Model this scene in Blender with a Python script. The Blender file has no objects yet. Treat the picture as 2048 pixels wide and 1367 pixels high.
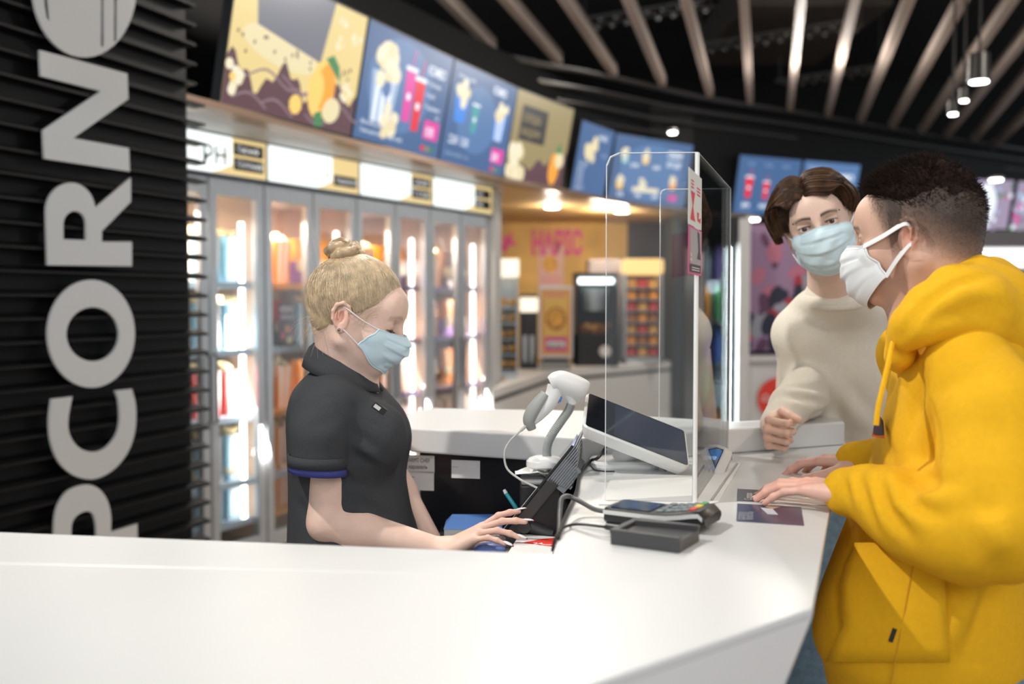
import bpy, math, random
import numpy as np
from mathutils import Vector, Matrix

random.seed(7)
SC = bpy.context.scene
COL = SC.collection
R = math.radians
# ------------------------------------------------------------------ camera
CZ = 1.50                       # height of the lens above the floor
FPX = 1991.0                    # 35 mm lens on a 36 mm sensor, 2048 px wide
PITCH = math.atan(83.5 / FPX)
cam_d = bpy.data.cameras.new('camera')
cam_d.lens = 35.0
cam_d.sensor_width = 36.0
cam_d.clip_start = 0.05
cam_d.clip_end = 100
cam_d.dof.use_dof = True
cam_d.dof.focus_distance = 1.85
cam_d.dof.aperture_fstop = 2.1
cam_d.dof.aperture_blades = 7
cam = bpy.data.objects.new('camera', cam_d)
COL.objects.link(cam)
cam.location = (0, 0, CZ)
cam.rotation_euler = (math.pi / 2 - PITCH, 0, 0)
SC.camera = cam
# ------------------------------------------------------------------ world and exposure
world = bpy.data.worlds.new('world')
SC.world = world
world.use_nodes = True
world.node_tree.nodes['Background'].inputs[0].default_value = (0.88, 0.94, 1.0, 1)
world.node_tree.nodes['Background'].inputs[1].default_value = 0.50
vs = SC.view_settings
vs.view_transform = 'Standard'
vs.look = 'None'
vs.exposure = 0.2
vs.gamma = 1.0
vs.use_curve_mapping = False


def lamp(kind, name, loc, energy, color=(1, 1, 1), target=None, **kw):
    d = bpy.data.lights.new(name, kind)
    d.energy = energy
    d.color = color
    for k, v in kw.items():
        setattr(d, k, v)
    o = bpy.data.objects.new(name, d)
    COL.objects.link(o)
    o.location = loc
    if target is not None:
        o.rotation_euler = (Vector(target) - Vector(loc)).to_track_quat('-Z', 'Y').to_euler()
    return o


WARM = (1.0, 0.93, 0.84)
# ceiling spotlights of the hall (their housings are built further down)
SPOTS = [((-1.75, 1.15, 3.6), (0.60, 2.0, 1.2), 115, 66),
         ((0.25, 0.35, 3.5), (0.5, 2.0, 1.1), 9, 80),
         ((-0.35, 3.0, 3.35), (-0.1, 2.2, 1.2), 46, 80),
         ((1.75, 2.6, 3.45), (0.75, 2.1, 1.2), 20, 80),
         ((-2.0, 1.2, 3.4), (-1.75, 3.6, 1.6), 11, 80),
         ((1.9, 0.1, 3.5), (0.8, 1.6, 1.2), 26, 70)]
for i, (l, t, e, a) in enumerate(SPOTS):
    lamp('SPOT', 'spotlight_light', l, e * 2.2, WARM if i else (1.0, 0.96, 0.9), t,
         spot_size=R(a), spot_blend=0.6, shadow_soft_size=0.05 if i == 0 else 0.12)
for x, y, e in ((0.2, 5.4, 60), (2.6, 8.6, 60), (3.4, 5.0, 50), (0.9, 9.6, 60)):  # last one is strengthened to brighten the bar wall; it has no fitting
    lamp('POINT', 'hall_light', (x, y, 3.3 if y < 9 else 2.35), e * (1 if y < 9 else 0.6),
         WARM if y < 9 else (1.0, 0.86, 0.66), shadow_soft_size=0.15)

lamp('AREA', 'added_fill_light', (0.4, -2.6, 3.0), 42, (0.97, 0.98, 1.0), (0.3, 2.0, 1.0), shape='RECTANGLE', size=2.4, size_y=1.0)  # fill light added behind the camera to brighten faces and counter front


# ------------------------------------------------------------------ pixel helpers (reference frame 2048 x 1367)
CR = cam.rotation_euler.to_matrix()


def ray(u, v):
    return CR @ Vector(((u - 1024) / FPX, -(v - 683.5) / FPX, -1.0))


def W(u, v, Y):
    d = ray(u, v)
    return Vector((0, 0, CZ)) + d * (Y / d.y)


def WZ(u, v, z):
    d = ray(u, v)
    return Vector((0, 0, CZ)) + d * ((z - CZ) / d.z)


def WP(u, v, p, n):
    d = ray(u, v)
    o = Vector((0, 0, CZ))
    return o + d * ((Vector(p) - o).dot(n) / d.dot(n))


# ------------------------------------------------------------------ materials
MATS = {}


def mat(name, color=(0.8, 0.8, 0.8), rough=0.5, metal=0.0, emit=None, es=1.0, bump=0.0, bscale=40.0,
        vary=0.0, vscale=6.0, spec=0.5, coat=0.0, sss=0.0, sheen=0.0, attr=None, stretch=None):
    if name in MATS:
        return MATS[name]
    m = bpy.data.materials.new(name)
    m.use_nodes = True
    nt = m.node_tree
    b = nt.nodes['Principled BSDF']
    b.inputs['Base Color'].default_value = (*color, 1)
    b.inputs['Roughness'].default_value = rough
    b.inputs['Metallic'].default_value = metal
    b.inputs['Specular IOR Level'].default_value = spec
    b.inputs['Coat Weight'].default_value = coat
    if sheen:
        b.inputs['Sheen Weight'].default_value = sheen
        b.inputs['Sheen Roughness'].default_value = 0.5
    if sss:
        b.inputs['Subsurface Weight'].default_value = sss
        b.inputs['Subsurface Radius'].default_value = (0.010, 0.004, 0.002)
        b.inputs['Subsurface Scale'].default_value = 0.6
    if emit:
        b.inputs['Emission Color'].default_value = (*emit, 1)
        b.inputs['Emission Strength'].default_value = es
    tc = nt.nodes.new('ShaderNodeTexCoord')
    src = tc.outputs['Object']
    if stretch:
        mp = nt.nodes.new('ShaderNodeMapping')
        mp.inputs['Scale'].default_value = stretch
        nt.links.new(src, mp.inputs['Vector'])
        src = mp.outputs['Vector']
    base = None
    if attr:
        a = nt.nodes.new('ShaderNodeAttribute')
        a.attribute_name = attr
        base = a.outputs['Color']
        nt.links.new(base, b.inputs['Base Color'])
    if vary:
        n = nt.nodes.new('ShaderNodeTexNoise')
        n.inputs['Scale'].default_value = vscale
        n.inputs['Detail'].default_value = 5
        nt.links.new(src, n.inputs['Vector'])
        mr = nt.nodes.new('ShaderNodeMapRange')
        mr.inputs['From Min'].default_value = 0.3
        mr.inputs['From Max'].default_value = 0.7
        mr.inputs['To Min'].default_value = 1 - vary
        mr.inputs['To Max'].default_value = 1 + vary
        nt.links.new(n.outputs['Fac'], mr.inputs['Value'])
        vm = nt.nodes.new('ShaderNodeVectorMath')
        vm.operation = 'SCALE'
        if base:
            nt.links.new(base, vm.inputs[0])
        else:
            vm.inputs[0].default_value = color
        nt.links.new(mr.outputs[0], vm.inputs['Scale'])
        nt.links.new(vm.outputs[0], b.inputs['Base Color'])
    if bump:
        n = nt.nodes.new('ShaderNodeTexNoise')
        n.inputs['Scale'].default_value = bscale
        n.inputs['Detail'].default_value = 4
        nt.links.new(src, n.inputs['Vector'])
        bp = nt.nodes.new('ShaderNodeBump')
        bp.inputs['Strength'].default_value = bump
        bp.inputs['Distance'].default_value = 0.004
        nt.links.new(n.outputs['Fac'], bp.inputs['Height'])
        nt.links.new(bp.outputs[0], b.inputs['Normal'])
    MATS[name] = m
    return m


def glow(name, color, es=1.0):
    """a luminous surface (screens, light boxes, lamps)"""
    return mat(name, (0.02, 0.02, 0.02), 0.35, emit=color, es=es)


def glass(name, tint=(0.97, 0.98, 0.98), refl=1.0, rough=0.02, base=0.035):
    if name in MATS:
        return MATS[name]
    m = bpy.data.materials.new(name)
    m.use_nodes = True
    nt = m.node_tree
    nt.nodes.clear()
    out = nt.nodes.new('ShaderNodeOutputMaterial')
    tr = nt.nodes.new('ShaderNodeBsdfTransparent')
    tr.inputs[0].default_value = (*tint, 1)
    gl = nt.nodes.new('ShaderNodeBsdfGlossy')
    gl.inputs['Roughness'].default_value = rough
    lw = nt.nodes.new('ShaderNodeLayerWeight')
    lw.inputs['Blend'].default_value = 0.25
    mr = nt.nodes.new('ShaderNodeMapRange')
    mr.inputs['To Min'].default_value = base
    mr.inputs['To Max'].default_value = refl
    nt.links.new(lw.outputs['Fresnel'], mr.inputs['Value'])
    mx = nt.nodes.new('ShaderNodeMixShader')
    nt.links.new(mr.outputs[0], mx.inputs[0])
    nt.links.new(tr.outputs[0], mx.inputs[1])
    nt.links.new(gl.outputs[0], mx.inputs[2])
    nt.links.new(mx.outputs[0], out.inputs[0])
    MATS[name] = m
    return m


# ------------------------------------------------------------------ objects, tags
def tag(o, label=None, cat=None, group=None, kind=None):
    for k, v in (('label', label), ('category', cat), ('group', group), ('kind', kind)):
        if v:
            o[k] = v
    return o


def empty(name, loc=(0, 0, 0), label=None, cat=None, group=None, rz=0.0):
    o = bpy.data.objects.new(name, None)
    COL.objects.link(o)
    o.empty_display_size = 0.05
    o.location = loc
    o.rotation_euler = (0, 0, rz)
    return tag(o, label, cat, group)


def world_of(o):
    m = Matrix.LocRotScale(o.location, o.rotation_euler, o.scale)
    return world_of(o.parent) @ m if o.parent else m


def link_mesh(name, me, parent=None, smooth=True, world_space=True):
    """mesh coordinates are world coordinates unless world_space is False"""
    o = bpy.data.objects.new(name, me)
    COL.objects.link(o)
    if smooth and len(me.polygons):
        me.polygons.foreach_set('use_smooth', np.ones(len(me.polygons), dtype=bool))
    if parent is not None:
        if world_space:
            me.transform(world_of(parent).inverted())
        o.parent = parent
    return o


def copy_tree(o, parent=None):
    c = o.copy()
    COL.objects.link(c)
    c.parent = parent
    for ch in list(o.children):
        copy_tree(ch, c)
    return c


def frame(origin, xd, up):
    x = Vector(xd).normalized()
    z = x.cross(Vector(up)).normalized()
    y = z.cross(x)
    m = Matrix((x, y, z)).transposed().to_4x4()
    m.translation = Vector(origin)
    return m


def font_mesh(s, size, bold=0.0, extrude=0.0, align='LEFT', shear=0.0, res=3, sx=1.0):
    c = bpy.data.curves.new('t', 'FONT')
    c.body = s
    c.size = size
    c.offset = bold * size
    c.extrude = extrude
    c.align_x = align
    c.shear = shear
    c.resolution_u = res
    o = bpy.data.objects.new('t', c)
    COL.objects.link(o)
    bpy.context.view_layer.update()
    me = bpy.data.meshes.new_from_object(o.evaluated_get(bpy.context.evaluated_depsgraph_get()))
    vs_ = [(v.co.x * sx, v.co.y, v.co.z) for v in me.vertices]
    fs = [tuple(p.vertices) for p in me.polygons]
    bpy.data.objects.remove(o)
    bpy.data.curves.remove(c)
    bpy.data.meshes.remove(me)
    return vs_, fs


class MB:
    """collects shapes with their materials and links them as ONE mesh object"""

    def __init__(self, M=None):
        self.v, self.f, self.mi, self.mats, self.M = [], [], [], [], M or Matrix()

    def _m(self, m):
        if m not in self.mats:
            self.mats.append(m)
        return self.mats.index(m)

    def add(self, vs_, fs, m, M=None):
        T = self.M @ M if M is not None else self.M
        o = len(self.v)
        self.v += [tuple(T @ Vector(p)) for p in vs_]
        self.f += [tuple(i + o for i in f) for f in fs]
        self.mi += [self._m(m)] * len(fs)
        return self

    def box(self, a, b, m, bev=0.0, M=None):
        (x0, y0, z0), (x1, y1, z1) = a, b
        x0, x1 = min(x0, x1), max(x0, x1)
        y0, y1 = min(y0, y1), max(y0, y1)
        z0, z1 = min(z0, z1), max(z0, z1)
        if bev <= 0:
            vs_ = [(x, y, z) for z in (z0, z1) for y in (y0, y1) for x in (x0, x1)]
            fs = [(0, 2, 3, 1), (4, 5, 7, 6), (0, 1, 5, 4), (2, 6, 7, 3), (0, 4, 6, 2), (1, 3, 7, 5)]
            return self.add(vs_, fs, m, M)
        # rounded in plan (xy) and chamfered on the z edges
        bev = min(bev, (x1 - x0) * .49, (y1 - y0) * .49, )
        pts = rrect(x0, y0, x1, y1, bev, 4)
        c = min(bev * .5, (z1 - z0) * .3)
        return self.loft([[(x, y, z0) for x, y in rrect(x0 + c, y0 + c, x1 - c, y1 - c, max(bev - c, .0003), 4)],
                          [(x, y, z0 + c) for x, y in pts], [(x, y, z1 - c) for x, y in pts],
                          [(x, y, z1) for x, y in rrect(x0 + c, y0 + c, x1 - c, y1 - c, max(bev - c, .0003), 4)]], m, M)

    def loft(self, rings, m, M=None, caps=True, closed=True):
        n = len(rings[0])
        vs_ = [p for r in rings for p in r]
        fs = []
        for i in range(len(rings) - 1):
            for j in range(n if closed else n - 1):
                k = (j + 1) % n
                fs.append((i * n + j, i * n + k, (i + 1) * n + k, (i + 1) * n + j))
        if caps:
            fs.append(tuple(range(n))[::-1])
            fs.append(tuple((len(rings) - 1) * n + j for j in range(n)))
        return self.add(vs_, fs, m, M)

    def prism(self, pts, z0, z1, m, M=None):
        """polygon in the local xy plane, thick along z"""
        n = len(pts)
        vs_ = [(x, y, z0) for x, y in pts] + [(x, y, z1) for x, y in pts]
        fs = [tuple(range(n))[::-1], tuple(range(n, 2 * n))] + [(j, (j + 1) % n, (j + 1) % n + n, j + n) for j in range(n)]
        return self.add(vs_, fs, m, M)

    def poly(self, pts, m, z=0.0, M=None):
        return self.add([(x, y, z) for x, y in pts], [tuple(range(len(pts)))], m, M)

    def rect(self, x0, y0, x1, y1, m, z=0.0, M=None):
        return self.poly([(x0, y0), (x1, y0), (x1, y1), (x0, y1)], m, z, M)

    def disc(self, cx, cy, rx, ry, m, z=0.0, n=24, M=None, rot=0.0):
        c, s = math.cos(rot), math.sin(rot)
        pts = []
        for i in range(n):
            a = 2 * math.pi * i / n
            x, y = rx * math.cos(a), ry * math.sin(a)
            pts.append((cx + x * c - y * s, cy + x * s + y * c))
        return self.poly(pts, m, z, M)

    def cyl(self, a, b, r0, r1, m, n=20, M=None):
        return self.tube([a, b], [r0, r1], m, n, M)

    def tube(self, pts, r, m, n=10, M=None, flat=1.0):
        pts = [Vector(p) for p in pts]
        if not isinstance(r, (list, tuple)):
            r = [r] * len(pts)
        rings, prev = [], None
        for i, p in enumerate(pts):
            t = (pts[min(i + 1, len(pts) - 1)] - pts[max(i - 1, 0)]).normalized()
            if prev is None:
                prev = t.orthogonal().normalized()
            prev = (prev - t * prev.dot(t)).normalized()
            w = t.cross(prev)
            rings.append([tuple(p + (prev * math.cos(2 * math.pi * k / n) + w * flat * math.sin(2 * math.pi * k / n)) * r[i]) for k in range(n)])
        return self.loft(rings, m, M)

    def sphere(self, c, r, m, M=None, n=14, k=10):
        if not isinstance(r, (list, tuple)):
            r = (r, r, r)
        rings = []
        for i in range(k + 1):
            a = math.pi * (i + (0.001 if i == 0 else (-0.001 if i == k else 0))) / k
            rings.append([(c[0] + r[0] * math.sin(a) * math.cos(2 * math.pi * j / n), c[1] + r[1] * math.sin(a) * math.sin(2 * math.pi * j / n),
                           c[2] - r[2] * math.cos(a)) for j in range(n)])
        return self.loft(rings, m, M)

    def text(self, s, x, y, size, m, z=0.0, M=None, **kw):
        vs_, fs = font_mesh(s, size, **kw)
        T = Matrix.Translation((x, y, z))
        return self.add(vs_, fs, m, M @ T if M is not None else T)

    def build(self, name, parent=None, smooth=False, bevel=0.0, solid=0.0, sub=0):
        me = bpy.data.meshes.new(name)
        me.from_pydata(self.v, [], self.f)
        for m in self.mats:
            me.materials.append(m)
        me.polygons.foreach_set('material_index', np.array(self.mi, dtype=np.int32))
        me.update()
        o = link_mesh(name, me, parent, smooth)
        if smooth:
            try:
                me.set_sharp_from_angle(angle=R(40))
            except Exception:
                pass
        if solid:
            md = o.modifiers.new('s', 'SOLIDIFY')
            md.thickness = solid
            md.offset = 0
        if sub:
            md = o.modifiers.new('ss', 'SUBSURF')
            md.levels = md.render_levels = sub
        if bevel:
            md = o.modifiers.new('b', 'BEVEL')
            md.width = bevel
            md.segments = 3
            md.limit_method = 'ANGLE'
            md.angle_limit = R(40)
        return o


def rrect(x0, y0, x1, y1, r, k=5):
    pts = []
    for cx, cy, a0 in ((x1 - r, y0 + r, -90), (x1 - r, y1 - r, 0), (x0 + r, y1 - r, 90), (x0 + r, y0 + r, 180)):
        for i in range(k + 1):
            a = R(a0 + 90 * i / k)
            pts.append((cx + r * math.cos(a), cy + r * math.sin(a)))
    return pts


def spline(pts, n=8):
    """Catmull-Rom through the points"""
    P = [Vector(p) for p in pts]
    P = [P[0] * 2 - P[1]] + P + [P[-1] * 2 - P[-2]]
    out = []
    for i in range(1, len(P) - 2):
        for k in range(n):
            t = k / n
            a, b, c, d = P[i - 1], P[i], P[i + 1], P[i + 2]
            out.append(0.5 * ((2 * b) + (c - a) * t + (2 * a - 5 * b + 4 * c - d) * t * t + (3 * b - a - 3 * c + d) * t ** 3))
    out.append(P[-2])
    return out


# common materials
white_gloss = mat('white solid surface', (0.70, 0.71, 0.71), 0.30, spec=0.5, vary=0.012, vscale=3)
black_matte = mat('black paint', (0.007, 0.0075, 0.008), 0.6, spec=.25)
black_soft = mat('black plastic', (0.018, 0.018, 0.019), 0.38)
dark_grey = mat('dark grey plastic', (0.05, 0.05, 0.052), 0.42)
light_plastic = mat('white plastic', (0.78, 0.78, 0.77), 0.32)
grey_plastic = mat('grey plastic', (0.33, 0.34, 0.33), 0.5)
alu = mat('brushed aluminium', (0.56, 0.60, 0.63), 0.38, metal=0.55, vary=0.04, vscale=20)
chrome = mat('chrome', (0.8, 0.8, 0.8), 0.15, metal=1.0)
paper = mat('white paper', (0.82, 0.82, 0.80), 0.8)
# ================================================================== THE SETTING
def struct(name, mb, **kw):
    o = mb.build(name, **kw)
    return tag(o, kind='structure')


wood_floor = mat('oak plank floor', (0.50, 0.38, 0.29), 0.45, vary=0.22, vscale=3, stretch=(6, 1, 1), bump=0.05)
struct('floor', MB().box((-6, -3, -0.05), (12, 20, 0), wood_floor))
struct('ceiling', MB().box((-6, -1, 5.2), (14, 20, 5.3), mat('dark roof deck', (0.012, 0.012, 0.013), 0.8)))
struct('wall_far', MB().box((-6, 17.0, 0), (14, 17.1, 5.2), black_matte))

# ---- the black slatted sign wall on the left
SA = W(392, 600, 4.30)
SB = W(0, 600, 3.36)
sd = (SA - SB)
sd.z = 0
sd.normalize()
sn = Vector((sd.y, -sd.x, 0))                    # towards the aisle
SO = Vector((SA.x, SA.y, 0)) - sd * 0.045         # end of the wall face
slat_black = mat('black lacquered slats', (0.005, 0.0053, 0.006), 0.55, vary=0.15, spec=.25)
Mw = frame(SO, -sd, (0, 0, 1))                   # x away from the end towards the left, y up, z ...
if Mw.col[2].to_3d().dot(sn) < 0:
    pass
wl = MB()
p = lambda s, d, z: tuple(SO + sd * s + sn * d + Vector((0, 0, z)))


def wbox(mb, s0, s1, d0, d1, z0, z1, m):
    vs_ = [p(s, d, z) for z in (z0, z1) for d in (d0, d1) for s in (s0, s1)]
    mb.add(vs_, [(0, 2, 3, 1), (4, 5, 7, 6), (0, 1, 5, 4), (2, 6, 7, 3), (0, 4, 6, 2), (1, 3, 7, 5)], m)


wbox(wl, -2.6, 0, -0.30, 0.0, 0, 4.4, slat_black)
for k in range(54):
    z = 0.05 + k * 0.0812
    tip = 0.055 if z < CZ + 0.86 else 0.0
    # fins: thin shelves standing off the wall, a little wedge-shaped
    vs_ = [p(s, d, z + zz) for s in (-2.6, tip) for d, zz in ((0, -0.004), (0.055, 0.0), (0.055, 0.010), (0, 0.026))]
    wl.add(vs_, [(0, 1, 2, 3), (7, 6, 5, 4), (0, 4, 5, 1), (1, 5, 6, 2), (2, 6, 7, 3), (3, 7, 4, 0)], slat_black)
struct('wall_left', wl)

# the letters of the sign, traced as outlines on the wall's face; each has its own thickness
letter_white = mat('white lacquered letter', (0.74, 0.76, 0.76), 0.12, coat=0.3)


def on_wall(u, v, off=0.068):
    q = WP(u, v, SO + sn * off, sn)
    d = q - SO
    return (d.dot(sd), d.z)


def arc(cx, cy, rx, ry, a0, a1, n=20):
    return [(cx + rx * math.cos(R(a0 + (a1 - a0) * i / n)), cy + ry * math.sin(R(a0 + (a1 - a0) * i / n))) for i in range(n + 1)]


def wall_shape(loops, label, name='sign_letter', th=0.010, nudge=0.0):
    """loops: outer outline then holes, in picture measure; extruded into a solid letter on the wall"""
    c = bpy.data.curves.new('l', 'CURVE')
    c.dimensions = '2D'
    c.fill_mode = 'BOTH'
    c.extrude = th / 2
    for lp in loops:
        sp = c.splines.new('POLY')
        sp.points.add(len(lp) - 1)
        sp.use_cyclic_u = True
        for i, (u, v) in enumerate(lp):
            a, b = on_wall(u, v)
            sp.points[i].co = (a, b, 0, 1)
    o = bpy.data.objects.new('l', c)
    COL.objects.link(o)
    bpy.context.view_layer.update()
    me = bpy.data.meshes.new_from_object(o.evaluated_get(bpy.context.evaluated_depsgraph_get()))
    bpy.data.objects.remove(o)
    bpy.data.curves.remove(c)
    M = Matrix((sd, Vector((0, 0, 1)), sn)).transposed().to_4x4()
    M.translation = SO + sn * (0.058 + th / 2)
    me.transform(M)
    me.materials.clear()
    me.materials.append(letter_white)
    ob = link_mesh(name, me, smooth=False)
    return tag(ob, label, 'sign letter', 'white letters and emblem of the sign on the black slatted wall')


wall_shape([[(80, 100), (255, 147), (257, 198), (147, 276), (258, 296), (260, 343), (89, 317), (87, 260), (203, 182), (82, 152)]],
           'white upright letter N turned on its side below the round emblem')
r_out = [(262, 355), (262, 403), (204, 462), (204, 483), (264, 483), (264, 532), (95, 530), (93, 425)] + arc(142, 422, 49, 57, 180, 352, 18)
wall_shape([r_out, [(127, 478), (127, 452)] + arc(150, 448, 23, 26, 180, 360, 12) + [(173, 480)]],
           'white letter R turned on its side between the N and the O')
wall_shape([arc(183, 667, 87, 108, 0, 354, 44), arc(186, 668, 53, 54, 0, 351, 32)], 'white letter O turned on its side between the R and the C')
def smooth2(pts, n=5):
    return [(v.x, v.y) for v in spline([(a, b, 0) for a, b in pts], n)]


c_in = smooth2([(145, 792), (137, 838), (140, 869), (157.6, 894), (184, 903), (210, 896), (232, 871), (240, 841), (238, 802), (231, 781)])
c_out = smooth2([(264, 777), (272, 812), (271, 857), (259, 898), (235.7, 931), (208, 951), (179, 958), (146, 949), (118.6, 923.5), (103, 884.5), (99, 842), (103.7, 797.4)])
wall_shape([c_in + c_out], 'white letter C turned on its side between the O and the P')
p_out = smooth2([(108.8, 1066), (110.8, 1033), (118.6, 1005.5), (138, 980), (171, 968.4), (196.7, 976), (214, 998), (222, 1029), (222, 1063)]) + [(275, 1046.5), (276, 1130), (108, 1130)]
p_in = smooth2([(142.8, 1076), (144, 1048), (153.7, 1031), (172, 1022), (186, 1027), (192.8, 1048.5), (194, 1076)])
wall_shape([p_out, p_in], 'white letter P turned on its side, lowest one, just above the counter')
wall_shape([arc(170, -28, 104, 143, 0, 352, 44),
            [(88, -60), (93, -60), (99, 43), (93, 35), (89, 8)], [(203, -60), (209, -60), (208, 93), (202, 93)],
            [(229, -60), (236, -60), (234, 80), (228, 84)]],
           'round white emblem with dark stripes above the letter N', name='sign_emblem')

# ---- fridge wall line, ledge and soffit on the left
HB = 0.65                                            # underside of the light headers above the lens
F0 = WZ(525, 366, CZ + HB)
fd = Vector((0.4827, 0.8758, 0))
fn = Vector((fd.y, -fd.x, 0))
FW = 0.83
F0 = Vector((F0.x, F0.y, 0))
soffit_m = mat('pale grey soffit panel', (0.55, 0.55, 0.54), 0.5)
ZL = CZ + 0.87
L0 = WZ(300, 186, ZL)
L1 = WZ(1000, 362, ZL)
L2 = WZ(1140, 388, ZL)
L3 = WZ(1250, 409, ZL)
L4 = WZ(1400, 428, ZL)
L5 = WZ(1500, 434, ZL)
FE = F0 + fd * FW * 3
sof = MB()
back = [F0 - fd * 1.6 - fn * 0.7, FE - fn * 0.7]
sof.prism([(q.x, q.y) for q in (L0, L1, Vector((L1.x + 0.02, FE.y + 0.5, 0)), FE + Vector((-0.6, 0.5, 0)), back[0])], ZL, ZL + 0.03, soffit_m)
struct('trim_1', sof)
gold = mat('amber painted soffit', (0.62, 0.40, 0.17), 0.6)
struct('trim_2', MB().prism([(q.x, q.y) for q in (L1, L2, L3, L4, Vector((L4.x, 12.3, 0)), Vector((-1.6, 12.3, 0)), Vector((FE.x - .6, FE.y + .5, 0)), Vector((L1.x + .02, FE.y + .5, 0)))],
                         ZL + 0.002, ZL + 0.03, gold))
# ledge strip: copper coloured lip in front of the soffit
copper = mat('copper lip', (0.30, 0.20, 0.14), 0.35, metal=0.6)
lip = MB()
for a, b in ((L0, L1), (L1, L2), (L2, L3), (L3, L4), (L4, L5)):
    d = (b - a).normalized()
    n = Vector((d.y, -d.x, 0))
    vs_ = [tuple(q + n * dd + Vector((0, 0, zz))) for q in (a, b) for dd, zz in ((-0.10, -0.006), (0.035, -0.006), (0.035, 0.028), (-0.10, 0.028))]
    lip.add(vs_, [(0, 1, 2, 3), (7, 6, 5, 4), (0, 4, 5, 1), (1, 5, 6, 2), (2, 6, 7, 3), (3, 7, 4, 0)], copper)
struct('trim_3', lip)

# ---- black slatted fascia above the screens, up to the ceiling rim
ZR = CZ + 2.05
rim_px = [(560, 5), (720, 45), (883, 86), (1050, 121), (1225, 155), (1410, 196), (1600, 226), (1830, 266), (2048, 300), (2200, 322)]
rim = [WZ(u, v, ZR) for u, v in rim_px]
fas = MB()
low = [WZ(u, v, ZL + 0.03) for u, v in ((250, 165), (437, 203), (700, 272), (870, 318), (1005, 352), (1140, 385), (1215, 402), (1375, 424), (1463, 425), (1720, 441), (1960, 458), (2250, 482))]
low = [Vector((q.x, q.y, 0)) for q in low]
bk = [q + Vector((-0.34, 0.36, 0)) for q in low]
fas.loft([[(q.x, q.y, ZL + 0.02) for q in bk], [(q.x, q.y, ZR) for q in bk]], black_matte, caps=False, closed=False)
fas.loft([[(q.x, q.y, ZL + 0.025) for q in low], [(q.x, q.y, ZL + 0.025) for q in bk]], black_matte, caps=False, closed=False)
struct('wall_fascia', fas)
rail_m = mat('dark slat edge', (0.045, 0.042, 0.042), 0.3, metal=0.3)
for k in range(6):
    r_ = MB()
    t = k / 6.0
    zz = ZR - t * 0.62
    pts = [Vector((q.x - 0.10 * k, q.y + 0.13 * k, zz)) for q in rim]
    r_.tube(spline(pts, 3), 0.022 if k else 0.03, rail_m, 6, flat=0.6)
    tag(r_.build('trim_%d' % (4 + k)), kind='structure')

# ---- ceiling battens, parallel, radiating in perspective
batten_m = mat('warm taupe painted batten', (0.40, 0.33, 0.29), 0.5)
ends = [(790, 20, 836, 0, 1), (883, 0, 986, 103, 0), (1005, 0, 1118, 128, 0), (1125, 0, 1228, 152, 0), (1252, 0, 1325, 172, 0), (1368, 0, 1420, 193, 0), (1487, 0, 1500, 208, 0),
        (1603, 0, 1580, 223, 0), (1712, 0, 1655, 238, 0), (1822, 0, 1720, 250, 0), (1930, 0, 1782, 262, 0), (2030, 0, 1840, 272, 0), (2048, 85, 1893, 277, 0),
        (2048, 165, 1945, 288, 0), (2048, 240, 1988, 298, 0)]
for i, (u0, v0, u1, v1, fl) in enumerate(ends):
    a, b = WZ(u0, v0, ZR), WZ(u1, v1, ZR)
    if fl:
        continue
    d = (b - a).normalized()
    a = b - d * 9.0
    n = Vector((d.y, -d.x, 0)) * 0.032
    m = MB()
    up = Vector((0, 0, 0.10))
    vs_ = [tuple(q) for q in (a - n, a + n, b + n, b - n, a - n + up, a + n + up, b + n + up, b - n + up)]
    m.add(vs_, [(3, 2, 1, 0), (4, 5, 6, 7), (0, 1, 5, 4), (1, 2, 6, 5), (2, 3, 7, 6), (3, 0, 4, 7)], batten_m)
    tag(m.build('ceiling_batten'), 'long taupe batten hung under the dark ceiling, ending at the curved black rim', 'ceiling batten',
        'parallel battens under the black ceiling')
# cable trays and ducts in the dark ceiling void
steel_dark = mat('dull galvanised steel', (0.10, 0.095, 0.09), 0.4, metal=0.7)
for (u0, v0, u1, v1, h) in ((1170, 45, 1420, 5, 2.9), (1400, 95, 1720, 45, 2.9), (1560, 165, 1760, 135, 2.9)):
    a, b = WZ(u0, v0, CZ + h), WZ(u1, v1, CZ + h)
    t = MB()
    d = (b - a)
    n = Vector((d.y, -d.x, 0)).normalized() * 0.13
    for s in (-1, 1):
        t.tube([a + n * s, b + n * s], 0.02, steel_dark, 6)
    nn = int(d.length / 0.16)
    for k in range(nn):
        q = a + d * ((k + .5) / nn)
        t.tube([q - n, q + n], 0.016, steel_dark, 6)
        for s in (-1, 1):
            t.sphere(tuple(q + n * s * 1.05 + Vector((0, 0, -.03))), 0.028, chrome, n=8, k=5)  # chrome knobs added to imitate glints along the tray
    for q in (a, b):
        t.tube([q, Vector((q.x, q.y, 5.2))], .012, steel_dark, 6)
    tag(t.build('cable_tray'), {1170: 'ladder-like cable tray in the ceiling void nearest the camera', 1400: 'longest cable tray in the middle of the ceiling void',
                                1560: 'short cable tray deepest in the ceiling void above the men'}[u0], 'cable tray')
dk = MB()
a, b = WZ(1540, 20, CZ + 3.2), WZ(1650, 60, CZ + 3.2)
dk.box((a.x - .3, a.y, CZ + 3.25), (b.x + .5, b.y + 2.0, CZ + 3.69), mat('brown duct board', (0.07, 0.055, 0.045), 0.7))
tag(dk.build('air_duct', bevel=0.02), 'brown square air duct in the dark ceiling void', 'duct')

# ---- lamps of the ceiling and the soffits
lamp_glow = glow('lamp lens', (1.0, 0.97, 0.92), 14.0)
lamp_ring = mat('lamp ring', (0.5, 0.5, 0.48), 0.3, metal=0.4)


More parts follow.
